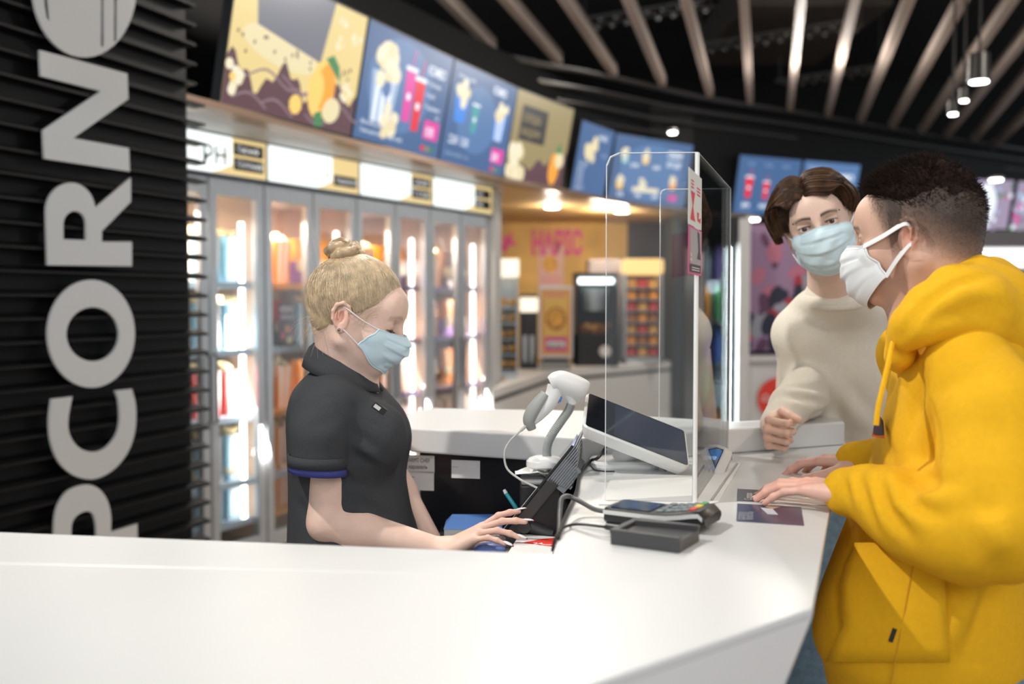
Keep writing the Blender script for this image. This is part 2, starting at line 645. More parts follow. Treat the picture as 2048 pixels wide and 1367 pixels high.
def downlight(pos, r, label, energy=0, col=(1, .9, .75)):
    t = empty('downlight', pos, label, 'ceiling light', 'small round lamps in the soffits')
    m = MB()
    x, y, z = pos
    m.tube([(x, y, z - .008), (x, y, z + .02)], [r * 1.25, r * 1.25], lamp_ring, 20)
    m.build('trim_ring', t, smooth=True)
    MB().tube([(x, y, z - .016), (x, y, z - .0085)], [r, r * 1.02], lamp_glow, 20).build('lens', t, smooth=True)
    if energy:
        lamp('POINT', 'soffit_lamp', (x, y, z - 0.08), energy, col, shadow_soft_size=0.05)


for u, v, zz, lb, e in ((1104, 412, .865, 'round lamp in the amber soffit above the snack bar, nearer the glass cabinets', 9),
                        (1243, 421, .865, 'round lamp in the amber soffit below the second screen group', 9),
                        (1505, 437, .845, 'round lamp below the paired screens, by the white pillar', 0)):
    q = WZ(u, v, CZ + zz)
    downlight((q.x, q.y, q.z), 0.065, lb, e)
q = WZ(1345, 263, CZ + 1.55)
downlight((q.x, q.y, q.z), 0.035, 'tiny lamp set in the black fascia above the middle screens')
q = WZ(1992, 358, CZ + 1.45)
downlight((q.x, q.y, q.z), 0.07, 'round lamp in the black fascia above the speckled screens')
pend_m = mat('brushed lamp housing', (0.04, 0.038, 0.036), 0.35, metal=0.6)


def pendant(u, v, Y, r, label, name='pendant_lamp', tgt=None):
    q = W(u, v, Y)
    t = empty(name, q, label, 'ceiling light')
    m = MB()
    m.tube([q + Vector((0, 0, .0)), q + Vector((0, 0, r * 2.6))], [r, r * .92], pend_m, 20)
    m.build('housing', t, smooth=True)
    MB().tube([q + Vector((0, 0, r * 2.6)), q + Vector((0, 0, 1.3))], 0.008, pend_m, 6).build('rod', t)
    MB().tube([q + Vector((0, 0, -.006)), q + Vector((0, 0, .002))], [r * .8, r * .8], lamp_glow, 20).build('lens', t, smooth=True)


pendant(1958, 163, 6.2, 0.065, 'large cylindrical lamp hanging between the battens, over the hooded man')
pendant(1928, 201, 6.6, 0.03, 'small cylindrical lamp hanging just under the large one')
pendant(1906, 228, 7.0, 0.034, 'small cylindrical lamp, lowest of the hanging three')
for i, (l, t_, e, a) in enumerate(SPOTS):
    L = Vector(l)
    d = (Vector(t_) - L).normalized()
    t = empty('spotlight', L, 'black track spotlight over the counter, outside the picture', 'ceiling light', 'track spotlights over the counter')
    m = MB()
    m.tube([L - d * 0.17, L - d * 0.03], [0.055, 0.06], black_soft, 20)
    m.build('housing', t, smooth=True)
    MB().tube([L - d * 0.12, L - d * 0.12 + Vector((0, 0, 5.2 - L.z + d.z * .12))], 0.012, black_soft, 8).build('rod', t)
# ================================================================== SCREENS
navy = glow('screen navy', (0.045, 0.105, 0.235), 1.15)
navy2 = glow('screen navy light', (0.075, 0.16, 0.33), 1.15)
s_white = glow('screen white', (0.85, 0.9, 1.0), 1.0)
s_pale = glow('screen pale blue', (0.35, 0.48, 0.66), 1.0)
s_red = glow('screen red', (0.75, 0.015, 0.04), 1.0)
s_mag = glow('screen magenta', (0.72, 0.05, 0.34), 1.0)
s_yel = glow('screen maize', (0.80, 0.62, 0.26), 0.95)
s_yel2 = glow('screen cream', (0.86, 0.74, 0.44), 0.9)
s_pop = glow('screen popcorn', (0.86, 0.76, 0.55), 1.0)
s_org = glow('screen orange', (0.90, 0.36, 0.03), 1.0)
s_org2 = glow('screen light orange', (0.95, 0.60, 0.15), 1.0)
s_cho = glow('screen chocolate', (0.085, 0.035, 0.045), 1.2)
s_cho2 = glow('screen chocolate light', (0.25, 0.16, 0.19), 1.0)
s_grn = glow('screen green', (0.05, 0.22, 0.08), 1.0)
s_slate = glow('screen slate', (0.13, 0.135, 0.165), 1.2)
s_blue = glow('screen blue', (0.04, 0.2, 0.6), 1.2)
s_teal = glow('screen teal', (0.05, 0.35, 0.35), 1.0)
s_oliv = glow('screen olive', (0.38, 0.30, 0.13), 0.8)
s_lila = glow('screen lilac', (0.33, 0.27, 0.38), 1.0)
s_blk = glow('screen black', (0.02, 0.02, 0.02), 1.0)

rnd = random.Random(3)


def popcorn(m, cx, cy, r, z=.002, n=7, mt=None):
    for k in range(n):
        a = rnd.uniform(0, 6.28)
        q = r * math.sqrt(rnd.random())
        m.disc(cx + q * math.cos(a), cy + q * math.sin(a), r * .45, r * .42, mt or (s_pop if k % 3 else s_yel2), z + k * .00012, 9)


def bucket(m, cx, cy, w, h, mt, z=.002, stripes=True):
    m.poly([(cx - w * .36, cy), (cx + w * .36, cy), (cx + w * .5, cy + h), (cx - w * .5, cy + h)], mt, z)
    if stripes:
        for s in (-.25, 0.02, .27):
            m.poly([(cx + w * s * .75 - w * .05, cy), (cx + w * s * .75 + w * .05, cy), (cx + w * s + w * .06, cy + h), (cx + w * s - w * .06, cy + h)], s_white, z + .0003)
    popcorn(m, cx, cy + h * 1.03, w * .42, z + .0006, 11)


def drink(m, cx, cy, w, h, mt, z=.002, tilt=0.0):
    m.poly([(cx - w * .34, cy), (cx + w * .34, cy), (cx + w * .5, cy + h * .7), (cx - w * .5, cy + h * .7)], mt, z)
    m.poly(rrect(cx - w * .58, cy + h * .7, cx + w * .58, cy + h * .76, h * .02), s_white, z + .0003)
    m.disc(cx, cy + h * .35, w * .2, w * .2, s_white, z + .0004, 10)
    m.poly([(cx - w * .05, cy + h * .76), (cx + w * .05, cy + h * .76), (cx + w * .2, cy + h), (cx + w * .1, cy + h)], mt, z + .0002)


def pic_mango(m, w, h):
    m.rect(0, 0, w, h, s_yel, .001)
    m.disc(w * .36, h * .50, w * .28, h * .13, s_yel2, .0012, 30, rot=-.1)
    m.poly([(w * .17, h * .62), (w * .66, h * .50), (w * .72, h * 1.0), (w * .12, h * 1.0)], s_slate, .0016)
    wave = [(0, 0)] + [(w * t / 40, h * (.26 + .10 * math.sin(t * .42 + 1) + .05 * math.sin(t * 1.3) + .12 * (t / 40) ** 2)) for t in range(41)] + [(w, 0)]
    m.poly(wave, s_cho, .002)
    for k in range(9):
        cx = w * rnd.uniform(.05, .95)
        pts = [(cx + t * w * .04, h * (.08 + .1 * (k % 3) + .05 * math.sin(t * .7 + k))) for t in range(7)]
        m.poly(pts + [(x, y - h * .018) for x, y in pts[::-1]], s_cho2, .0024)
    for k in range(22):
        m.disc(w * rnd.uniform(.02, .98), h * rnd.uniform(.38, .55), h * .012, h * .016, s_cho, .0021, 10)
    for cx, cy, r in ((.05, .86, .07), (.05, .20, .10), (.80, .88, .045), (.80, .70, .05), (.93, .78, .06), (.90, .33, .08)):
        popcorn(m, w * cx, h * cy, h * r, .0028, 8)
        m.disc(w * cx, h * cy, h * r * .35, h * r * .3, s_org2, .0041, 9)
    m.disc(w * .70, h * .30, w * .105, h * .24, s_org2, .003, 28, rot=-.15)
    m.disc(w * .73, h * .33, w * .075, h * .19, s_org, .0031, 28, rot=-.1)
    m.disc(w * .66, h * .28, w * .055, h * .15, s_org2, .0033, 24, rot=-.1)
    m.poly([(w * .70, h * .55), (w * .76, h * .60), (w * .82, h * .52), (w * .84, h * .40), (w * .78, h * .46)], s_grn, .0036)
    m.poly([(w * .66, h * .10), (w * .72, h * .14), (w * .75, h * .02), (w * .68, h * .0)], s_grn, .0036)
    m.disc(w * .80, h * .16, w * .075, h * .10, s_yel2, .0037, 20, rot=.5)
    m.disc(w * .51, h * .13, w * .05, h * .08, s_org2, .0037, 8, rot=.5)


def pic_combo(m, w, h):
    m.rect(0, 0, w, h, navy, .001)
    m.disc(w * .42, h * .55, w * .36, h * .42, navy2, .0012, 30)
    m.poly([(w * .14, h * .18), (w * .36, h * .18), (w * .40, h * .62), (w * .10, h * .62)], s_pale, .002)
    for s in (.16, .23, .30):
        m.poly([(w * s, h * .18), (w * (s + .03), h * .18), (w * (s + .035), h * .62), (w * (s - .005), h * .62)], s_white, .0022)
    m.disc(w * .27, h * .50, w * .05, h * .09, navy2, .0026, 16)
    popcorn(m, w * .25, h * .68, h * .17, .003, 22)
    popcorn(m, w * .33, h * .22, h * .13, .005, 14)
    drink(m, w * .52, h * .26, w * .12, h * .66, s_mag, .003)
    drink(m, w * .64, h * .20, w * .12, h * .66, s_red, .0036)
    m.text('KOMBO', w * .71, h * .76, h * .13, s_white, .003, bold=.02, sx=.72)
    for k, t_ in enumerate(('+ Попкорн', '+ Напій', '+ Подвійний')):
        m.text(t_, w * .71, h * (.66 - .11 * k), h * .055, s_white, .003)
    m.poly(rrect(w * .76, h * .16, w * .95, h * .34, h * .02), s_mag, .003)
    m.text('10.90', w * .775, h * .19, h * .13, s_white, .004, bold=.02, sx=.6)
    m.text('від', w * .88, h * .37, h * .05, s_white, .004)
    for k, t_ in enumerate(('Ваш вибір для двох', 'Тільки для гарного кіно в барі')):
        m.text(t_, w * .05, h * (.14 - .075 * k), h * .05, s_white, .003, shear=.3)
    for k, c in enumerate((s_red, s_oliv, s_grn)):
        m.disc(w * (.78 + .06 * k), h * .07, w * .024, h * .03, c, .003, 12)


def pic_combo2(m, w, h):
    m.rect(0, 0, w, h, navy, .001)
    m.disc(w * .45, h * .5, w * .3, h * .35, navy2, .0012, 30)
    bucket(m, w * .18, h * .42, w * .2, h * .3, s_blue, .002, False)
    drink(m, w * .40, h * .36, w * .1, h * .4, s_teal, .002)
    bucket(m, w * .80, h * .36, w * .2, h * .3, s_blue, .003, True)
    m.text('KOMBO', w * .62, h * .84, h * .12, s_white, .003, bold=.02, sx=.75)
    m.text('22.00  12.00', w * .08, h * .2, h * .12, s_white, .003, bold=.01, sx=.7)
    m.text('Попкорн  Напій', w * .08, h * .86, h * .05, s_white, .003)
    m.text('Великий сирний + кола', w * .06, h * .08, h * .045, s_pale, .003)
    m.poly(rrect(w * .74, h * .12, w * .95, h * .28, h * .02), s_mag, .003)
    m.text('28.90', w * .755, h * .145, h * .12, s_white, .004, bold=.02, sx=.6)
    for k, c in enumerate((s_red, s_oliv, s_grn)):
        m.disc(w * (.78 + .06 * k), h * .05, w * .022, h * .028, c, .003, 12)


def pic_olive(m, w, h):
    m.rect(0, 0, w, h, s_oliv, .001)
    m.rect(w * .12, h * .46, w * .56, h * .86, s_blk, .0015)
    m.text('СОЛОДКА', w * .15, h * .68, h * .12, s_oliv, .002, bold=.02, sx=.72)
    m.text('МАНДАРИН', w * .15, h * .52, h * .12, s_oliv, .002, bold=.02, sx=.66)
    wave = [(w * .2, 0)] + [(w * (.2 + .8 * t / 20), h * (.12 + .30 * t / 20 + .05 * math.sin(t))) for t in range(21)] + [(w, 0)]
    m.poly(wave, s_cho, .002)
    popcorn(m, w * .15, h * .2, h * .2, .003, 16)
    m.disc(w * .8, h * .22, w * .09, h * .2, s_org, .0034, 20)
    m.disc(w * .88, h * .34, w * .08, h * .1, s_yel2, .0036, 16)
    m.poly([(w * .78, h * .42), (w * .86, h * .56), (w * .9, h * .42)], s_grn, .0038)


def pic_list(m, w, h):
    m.rect(0, 0, w, h, navy, .001)
    popcorn(m, w * .38, h * .68, h * .16, .002, 14, s_yel2)
    for k in range(5):
        m.text(('120  180', '60  90', '45  60', '35  50', 'соус 15')[k], w * .1, h * (.42 - .08 * k), h * .07, s_white, .002)
    m.text('НАЧОС', w * .55, h * .82, h * .1, s_white, .002, bold=.02, sx=.8)
    m.text('сир', w * .72, h * .6, h * .09, s_pale, .002)


def pic_grid(m, w, h):
    m.rect(0, 0, w, h, navy, .001)
    m.disc(w * .5, h * .5, w * .4, h * .42, navy2, .0012, 30)
    for k, (cx, cy, c) in enumerate(((.14, .60, s_teal), (.40, .62, s_org2), (.12, .22, s_org2), (.40, .2, s_pop), (.80, .28, s_org))):
        bucket(m, w * cx, h * cy, w * .10, h * .14, c, .002, k == 0)
    m.rect(w * .28, h * .20, w * .62, h * .27, s_pop, .004)
    for cx, cy, t_ in ((.22, .56, '24.90'), (.50, .56, '18.50'), (.10, .12, '5.90'), (.32, .12, '7.90'), (.54, .12, '6.90')):
        m.text(t_, w * cx, h * cy, h * .08, s_white, .003, bold=.03)
    m.text('СНЕКИ', w * .68, h * .76, h * .14, s_white, .003, bold=.03, sx=.75)
    m.text('ХОТ-ДОГ', w * .68, h * .62, h * .11, s_white, .003, bold=.03, sx=.75)
    m.rect(w * .76, h * .1, w * .88, h * .2, s_mag, .004)


def pic_drinks(m, w, h):
    m.rect(0, 0, w, h, navy, .001)
    for k, sc in enumerate((1.0, .82, .66)):
        drink(m, w * (.20 + .28 * k), h * .28, w * .12 * sc, h * .5 * sc, s_red, .002)
        m.text(('28.90', '24.90', '19.90')[k], w * (.12 + .28 * k), h * .12, h * .1, s_white, .002, bold=.03, sx=.7)
        m.text('Кола', w * (.14 + .28 * k), h * .85, h * .06, s_pale, .002)
    m.text('0,5 / 0,8 / 1 л', w * .1, h * .04, h * .05, s_pale, .002)


def pic_right(m, w, h):
    m.rect(0, 0, w, h, navy2, .001)
    m.text('KOMBO', w * .5, h * .7, h * .16, s_white, .002, bold=.03, sx=.8)
    bucket(m, w * .78, h * .2, w * .2, h * .3, s_org, .002)
    m.text('Попкорн', w * .1, h * .85, h * .07, s_white, .002)
    m.text('30.90', w * .1, h * .2, h * .12, s_white, .002)


def pic_speckle(m, w, h):
    m.rect(0, 0, w, h, s_lila, .001)
    for k in range(60):
        c = (s_lila, s_grn, s_mag, s_white, s_slate, s_pale)[k % 6]
        m.disc(w * rnd.random(), h * rnd.random(), w * .04, h * .05, c, .0014 + k * .00001, 8)
    m.disc(w * .5, h * .5, w * .23, h * .42, s_white, .003, 30)
    m.text('PEPSI', w * .37, h * .55, h * .12, s_slate, .004, bold=.02, sx=.8)
    m.text('MAX', w * .40, h * .40, h * .12, s_slate, .004, bold=.02, sx=.8)


def screen(bl, br, h, tilt, pic, label, group='menu screens in a row under the black fascia', name='menu_screen', gap=0.012):
    bl, br = Vector(bl), Vector(br)
    xd = (br - bl)
    w = xd.length
    xd.normalize()
    n0 = xd.cross(Vector((0, 0, 1))).normalized()     # towards the viewers
    up = (Vector((0, 0, 1)) * math.cos(tilt) + n0 * math.sin(tilt))
    M = frame(bl, xd, up)
    t = empty(name, (bl + br) / 2, label, 'screen', group)
    MB(M).box((gap * .3, -.012, -.055), (w - gap * .3, h + .012, 0), black_soft).build('housing', t, bevel=.004)
    m = MB(M @ Matrix.Translation((gap, 0, 0)))
    pic(m, w - 2 * gap, h)
    m.build('picture', t)
    MB(M).box((w * .45, h * .4, -.22), (w * .55, h * .6, -.055), black_soft).build('bracket', t)


zs = CZ + 0.90
P0 = WZ(437, 203, zs)
P1 = WZ(702, 272, zs)
P2 = WZ(876, 319, zs)
P3 = WZ(1006, 353, zs)
P4 = WZ(1122, 378, zs)
T = R(11)
screen(P0, P1, .635, T, pic_mango, 'big screen with an orange fruit splashing in chocolate, nearest the letter wall')
screen(P1, P2, .635, T, pic_combo, 'screen with a popcorn bucket and two pink-red drinks beside the fruit screen')
screen(P2, P3, .635, T, pic_combo2, 'blue screen with two blue buckets, third along from the letter wall')
screen(P3, P4, .635, T, pic_olive, 'olive screen with a black caption block, last of the first row')
zb = CZ + .90
screen(W(1138, 388, 8.45), W(1206, 402, 9.05), .62, T, pic_list, 'narrow seen blue screen with yellow snacks, just past the dark gap')
screen(W(1212, 405, 9.1), W(1368, 418, 9.9), .62, T, pic_grid, 'wide blue screen with many small snacks behind the clear shield')
screen(W(1463, 425, 10.9), W(1589, 434, 11.1), .62, T, pic_drinks, 'blue screen with red drink cups above the white pillar')
screen(W(1592, 434, 11.1), W(1705, 441, 11.3), .62, T, pic_right, "blue screen half hidden behind the young man's head")
screen(W(1905, 455, 12.4), W(2015, 458, 12.5), .60, T, pic_speckle, 'speckled screen with a white oval beside the hooded man\'s head')
screen(W(2019, 459, 12.5), W(2130, 464, 12.6), .60, T, pic_speckle, 'speckled screen with a white oval cut by the picture\'s edge')

# ================================================================== GLASS POPCORN CABINETS
hdr_white = glow('light box white', (0.93, 1.0, 0.98), 1.25)
hdr_yel = glow('light box maize', (0.80, 0.60, 0.27), 1.0)
hdr_blk = mat('black label', (0.02, 0.022, 0.025), 0.5)
hdr_txt = glow('label lettering', (0.8, 0.8, 0.8), 0.8)
hdr_gry = glow('light box faint lettering', (0.70, 0.78, 0.78), 1.0)
led = glow('light strip', (1.0, 0.97, 0.95), 9.0)
fr_in = mat('warm cabinet lining', (0.36, 0.25, 0.18), 0.35)
fr_glass = glass('cabinet glass', (0.96, 0.97, 0.97), 0.6, 0.03, 0.015)
shelf_m = mat('pale shelf', (0.42, 0.55, 0.66), 0.4)
shelf_p = mat('violet shelf', (0.30, 0.24, 0.42), 0.4)
Z_TOP = CZ + HB
SHZ = [0.28, 0.50, 0.86, 1.23, 1.60]


def FP(s, d, z):
    return F0 + fd * s + fn * d + Vector((0, 0, z))


Mf = Matrix((fd, Vector((0, 0, 1)), fn)).transposed().to_4x4()     # local x along the row, y up, z towards the aisle
Mf.translation = F0
hdr_texts = [('РН', 'Сирний', 'Солоний'), ('Попкорн', '', 'Карамель'), ('Солодкий', 'Сирний', 'Гострий'), ('ПОПКОРН', 'Сіль', 'Сир')]
for c in range(4):
    s0 = (c - 1) * FW
    pl = ['first', 'second', 'third', 'last'][c]
    t = empty('popcorn_cabinet', FP(s0 + FW / 2, 0, 0), 'grey framed glass popcorn cabinet with two doors, %s from the letter wall' % pl, 'cabinet',
              'lit glass cabinets in a row along the wall')
    m = MB(Mf)
    # body: back, sides, base, top, divider
    m.box((s0 + .004, 0, -.62), (s0 + FW - .004, 2.10, -.60), fr_in)
    m.box((s0 + .004, 0, -.60), (s0 + .02, Z_TOP - .06, -.03), fr_in)
    m.box((s0 + FW - .02, 0, -.60), (s0 + FW - .004, Z_TOP - .06, -.03), fr_in)
    m.box((s0 + .004, 0, -.60), (s0 + FW - .004, .16, -.03), black_matte)
    m.box((s0 + .004, Z_TOP - .06, -.62), (s0 + FW - .004, Z_TOP, -.03), alu)
    m.build('body', t)
    for k in range(5):
        MB(Mf).box((s0 + .02, SHZ[k] - .035, -.58), (s0 + FW - .02, SHZ[k], -.07), (shelf_m if c == 0 or (c == 1 and k % 2) else shelf_p) if not (c == 1 and k % 2 == 0) else
                   mat('orange shelf', (0.75, 0.30, 0.05), 0.5)).build('shelf', t)
    for j in range(2):
        a, b = s0 + j * FW / 2 + .006, s0 + (j + 1) * FW / 2 - .006
        y0, y1, fw, ft = .10, Z_TOP - .012, .052, .085
        d = MB(Mf)
        d.box((a, y0, -.028), (a + fw, y1, .012), alu)
        d.box((b - fw, y0, -.028), (b, y1, .012), alu)
        d.box((a + fw, y0, -.028), (b - fw, y0 + ft, .012), alu)
        d.box((a + fw, y1 - ft, -.028), (b - fw, y1, .012), alu)
        do = d.build('door', t, bevel=.003)
        MB(Mf).box((a + fw, y0 + ft, -.012), (b - fw, y1 - ft, -.006), fr_glass).build('pane', do)
        MB(Mf).tube([(b - .02, .85, .012), (b - .02, .87, .035), (b - .02, 1.2, .035), (b - .02, 1.22, .012)] if j == 0 else
                    [(a + .02, .85, .012), (a + .02, .87, .035), (a + .02, 1.2, .035), (a + .02, 1.22, .012)], .005, dark_grey, 8).build('handle', do)
        if j == 1:
            MB(Mf).box((b - fw - .028, .25, -.10), (b - fw - .004, Z_TOP - .22, -.085), led).build('light_strip', t)
            lamp('AREA', 'cabinet_light', FP(b - fw - .05, -.12, 1.3), 17, (1, .93, .86), FP(b - .3, -.4, 1.2), shape='RECTANGLE', size=.05, size_y=1.4)
        else:
            lamp('AREA', 'cabinet_light', FP(a + FW / 4, -.2, 2.0), 20, (1, .85, .7), FP(a + FW / 4, -.4, 1.0), shape='RECTANGLE', size=.25, size_y=.2)  # area light added under the cabinet top; no strip is built here
    # header light box
    h0, h1 = Z_TOP + .008, Z_TOP + .215
    MB(Mf).box((s0 + .005, h0, -.5), (s0 + FW - .005, h1, .035), alu).build('header', t)
    g = MB(Mf)
    g.rect(s0 + .01, h0 + .006, s0 + FW * .68, h1 - .006, hdr_white, .037)
    g.rect(s0 + FW * .68, h0 + .006, s0 + FW - .01, h1 - .006, hdr_yel, .037)
    g.poly([(s0 + FW * .5, h0 + .006), (s0 + FW * .68, h0 + .006), (s0 + FW * .68, h0 + .06), (s0 + FW * .58, h0 + .025)], hdr_yel, .0375)
    g.disc(s0 + FW * .62, h0 + .10, .014, .012, hdr_yel, .0378, 10)
    a, b1, b2 = hdr_texts[c]
    if c == 0:
        g.text('РН', s0 + FW * .42, h0 + .05, .13, hdr_blk, .038, bold=.012)
    else:
        g.text(a, s0 + FW * .10, h0 + .06, .11, hdr_gry, .038, bold=.01)
    for k, tx in enumerate((b1, b2)):
        if tx:
            y = h0 + (.115 if k == 0 else .035)
            g.rect(s0 + FW * .69, y, s0 + FW * .96, y + .065, hdr_blk, .0382)
            g.text(tx, s0 + FW * .72, y + .02, .045, hdr_txt, .039, bold=.01)
    g.build('header_graphic', t)
    # spots of the cabinet ceiling
    for j in range(2):
        MB(Mf).disc(s0 + FW * (.25 + .5 * j), -.30, .04, .04, lamp_glow, 0).v
    # pilaster beside the last one
    if c == 3:
        e = MB(Mf)
        e.box((s0 + FW, 0, -.6), (s0 + FW + .10, Z_TOP + .20, .06), mat('pale pillar', (0.62, 0.62, 0.60), 0.4))
        struct('trim_10', e)

# products on the shelves
pc_blue = mat('light blue card', (0.30, 0.62, 0.78), 0.5)
pc_white = mat('white card', (0.85, 0.82, 0.80), 0.5)
pc_org = mat('orange card', (0.90, 0.33, 0.03), 0.5)
pc_dark = mat('dark plum card', (0.07, 0.02, 0.05), 0.45)
pc_red = mat('red card', (0.65, 0.06, 0.05), 0.5)
pc_vio = mat('violet card', (0.28, 0.10, 0.42), 0.5)
pc_corn = mat('popcorn', (0.90, 0.72, 0.40), 0.7, vary=.2, vscale=40)
pc_choc = mat('brown foil', (0.20, 0.09, 0.05), 0.3)


def tub(ca, cb, corn=True):
    """popcorn tub: a tapered striped square tub and its heap of popcorn"""
    t = empty('popcorn_tub', (0, 0, 0))
    m = MB()
    w0, w1, h = .050, .068, .25
    n = 5
    for side in range(4):
        Mz = Matrix.Rotation(side * math.pi / 2, 4, 'Z')
        for k in range(n):
            a0, a1 = -1 + 2 * k / n, -1 + 2 * (k + 1) / n
            m.add([(a0 * w0, -w0, 0), (a1 * w0, -w0, 0), (a1 * w1, -w1, h), (a0 * w1, -w1, h)], [(0, 1, 2, 3)], cb if k % 2 else ca, Mz)
    m.add([(-w0, -w0, 0), (w0, -w0, 0), (w0, w0, 0), (-w0, w0, 0)], [(3, 2, 1, 0)], cb)
    m.build('tub', t)
    if corn:
        c = MB()
        for k in range(16):
            c.sphere((rnd.uniform(-.05, .05), rnd.uniform(-.05, .05), h + rnd.uniform(-.01, .03)), rnd.uniform(.016, .024), pc_corn, n=7, k=4)
        c.build('popcorn', t, smooth=True)
    return t


def bag(ca, cb):
    """pillow bag: a puffed rectangle with a lighter band"""
    t = empty('snack_bag', (0, 0, 0))
    m = MB()
    H = .27
    rings = []
    for i in range(9):
        z = H * i / 8
        f = math.sin(math.pi * min(max(i / 8, .06), .94)) ** .5
        wx, wy = .062 + .010 * f, .006 + .030 * f
        rings.append([(wx * math.cos(2 * math.pi * k / 12), wy * math.sin(2 * math.pi * k / 12), z) for k in range(12)])
    m.loft(rings[:5], ca, caps=False)
    m.loft(rings[4:], cb, caps=False)
    m.build('pouch', t, smooth=True)
    MB().prism([(.0 + .045 * math.cos(a * .524), .11 + .04 * math.sin(a * .524)) for a in range(12)], .0, .003, pc_corn,
               Matrix.Translation((0, -.035, 0)) @ Matrix.Rotation(math.pi / 2, 4, 'X')).build('label', t)
    return t


protos = {'blue': tub(pc_blue, pc_white), 'orange': tub(pc_org, pc_white), 'red': tub(pc_red, pc_white), 'obag': bag(pc_org, pc_org), 'dbag': bag(pc_dark, pc_red),
          'vbag': bag(pc_vio, pc_org), 'bbag': bag(pc_choc, pc_choc)}
words_ = {'blue': 'light blue striped popcorn tub', 'orange': 'orange striped popcorn tub', 'red': 'red striped popcorn tub', 'obag': 'orange snack bag',
          'dbag': 'dark red snack bag', 'vbag': 'violet and orange snack bag', 'bbag': 'brown snack bag'}
plan = [['blue', 'blue', 'blue', 'red', 'blue'], ['orange', 'orange', 'obag', 'dbag', 'orange'], ['blue', 'vbag', 'orange', 'orange', 'obag'], ['orange', 'obag', 'orange', 'red', 'vbag'],
        ['red', 'orange', 'orange', 'vbag', 'obag'], ['vbag', 'orange', 'bbag', 'obag', 'orange'], ['bbag', 'red', 'orange', 'obag', 'vbag']]
shelf_w = ['bottom', 'second lowest', 'middle', 'second highest', 'top']
used = set()
ang = math.atan2(fd.y, fd.x)
for door in range(7):
    s0 = door * FW / 2
    # door 0 is the second door of the first cabinet
    sa = s0 - FW / 2
    for k in range(5):
        kind = plan[door][(k + door) % 5] if door else 'blue'
        if door == 1:
            kind = ['orange', 'orange', 'orange', 'dbag', 'orange'][k]
        if door == 0 and k == 2:
            kind = 'red'
        for j in range(3):
            key = kind
            o = protos[key] if key not in used else copy_tree(protos[key])
            used.add(key)
            q = FP(sa + .095 + j * .112, -.20 - .02 * (j % 2), SHZ[k] + .0005)
            o.location = q
            o.rotation_euler = (0, 0, ang + rnd.uniform(-.12, .12))
            tag(o, '%s on the %s shelf behind the %s visible glass door' % (words_[key], shelf_w[k], ['first', 'second', 'third', 'fourth', 'fifth', 'sixth', 'last'][door]),
                'snack', '%ss on the %s shelf behind the %s glass door' % (words_[key], shelf_w[k], ['first', 'second', 'third', 'fourth', 'fifth', 'sixth', 'last'][door]))
# upright card in the second door
q = FP(.30, -.095, SHZ[3] + .001)
m = MB(Matrix.Translation(q) @ Matrix.Rotation(ang, 4, 'Z') @ Matrix.Rotation(math.pi / 2, 4, 'X'))
m.box((-.07, 0, -.004), (.07, .26, 0), pc_dark)
m.text('КІНО', -.06, .20, .045, pc_white, .001, bold=.03)
m.text('ПОПКОРН', -.06, .16, .027, pc_white, .001, bold=.03)
for (x, y, r_, c) in ((.0, .10, .022, pc_org), (-.04, .06, .02, pc_red), (.02, .035, .025, pc_corn), (.05, .08, .015, pc_red)):
    m.disc(x, y, r_, r_, c, .0015, 14)
tag(m.build('promo_card'), 'dark plum promotional card with coloured dots behind the second glass door', 'card')

# ================================================================== BACK SNACK BAR
bar_w = mat('cream bar front', (0.86, 0.85, 0.82), 0.4)
zbar = CZ - .62
B0 = WZ(985, 778, zbar)
B1 = WZ(1100, 742, zbar)
B2 = WZ(1342, 722, zbar)
t = empty('snack_bar', (B1.x, B1.y, 0), 'cream snack bar with a dark line under its top, below the yellow wall', 'counter')
o2 = [(B0.x, B0.y), (B1.x, B1.y), (B2.x, B2.y), (B2.x + .1, B2.y + .75), (B1.x - .2, B1.y + .95), (B0.x + .12, B0.y + 1.4)]


def inset(pts, dx, dy):
    return [(x + dx, y + dy) for x, y in pts]


MB().prism(o2, zbar - .07, zbar, bar_w).build('worktop', t, bevel=.004)
MB().prism(inset(o2, 0.005, .03), zbar - .10, zbar - .07, black_matte).build('dark_strip', t)  # black strip set back under the worktop
MB().prism(inset(o2, 0, .01), 0, zbar - .10, bar_w).build('base', t)
MB().box((B2.x + .02, B2.y - .02, 0), (B2.x + .09, B2.y + .75, CZ + .85), mat('graphite post', (0.03, 0.035, 0.04), .4)).build('end_post', t)

yel_wall = mat('ochre mottled mural', (0.80, 0.50, 0.16), 0.6, vary=.22, vscale=2.2)
YW = 11.3
xr = W(1254, 600, YW).x
struct('wall_back', MB().box((-2.2, YW, 0), (xr, YW + .1, CZ + 1.2), yel_wall))
struct('wall_back_dark', MB().box((xr, YW - .02, 0), (xr + 1.0, YW + .1, CZ + 1.2), mat('dark brown wall panel', (0.045, 0.030, 0.028), 0.35)))
pinkm = mat('pink lettering', (0.80, 0.10, 0.32), 0.5)
pk = MB(frame(W(1063, 508, YW - .012), (1, 0, 0), (0, 0, 1)))
pk.text('НАРІС', 0, 0, .36, pinkm, 0, bold=.04, extrude=.01, sx=.50)
tag(pk.build('wall_lettering'), 'pink block lettering on the ochre wall above the snack bar', 'lettering')
pk = MB(frame(W(1000, 497, YW - .012), (1, 0, 0), (0, 0, 1)))
pk.poly([(0, 0), (.05, .1), (0, .16), (.08, .13), (.14, .2), (.13, .1), (.2, .04), (.1, .04), (.07, -.05)], pinkm)
tag(pk.build('wall_star', solid=.01), 'pink starburst at the end of the ochre wall by the pale pillar', 'decoration')

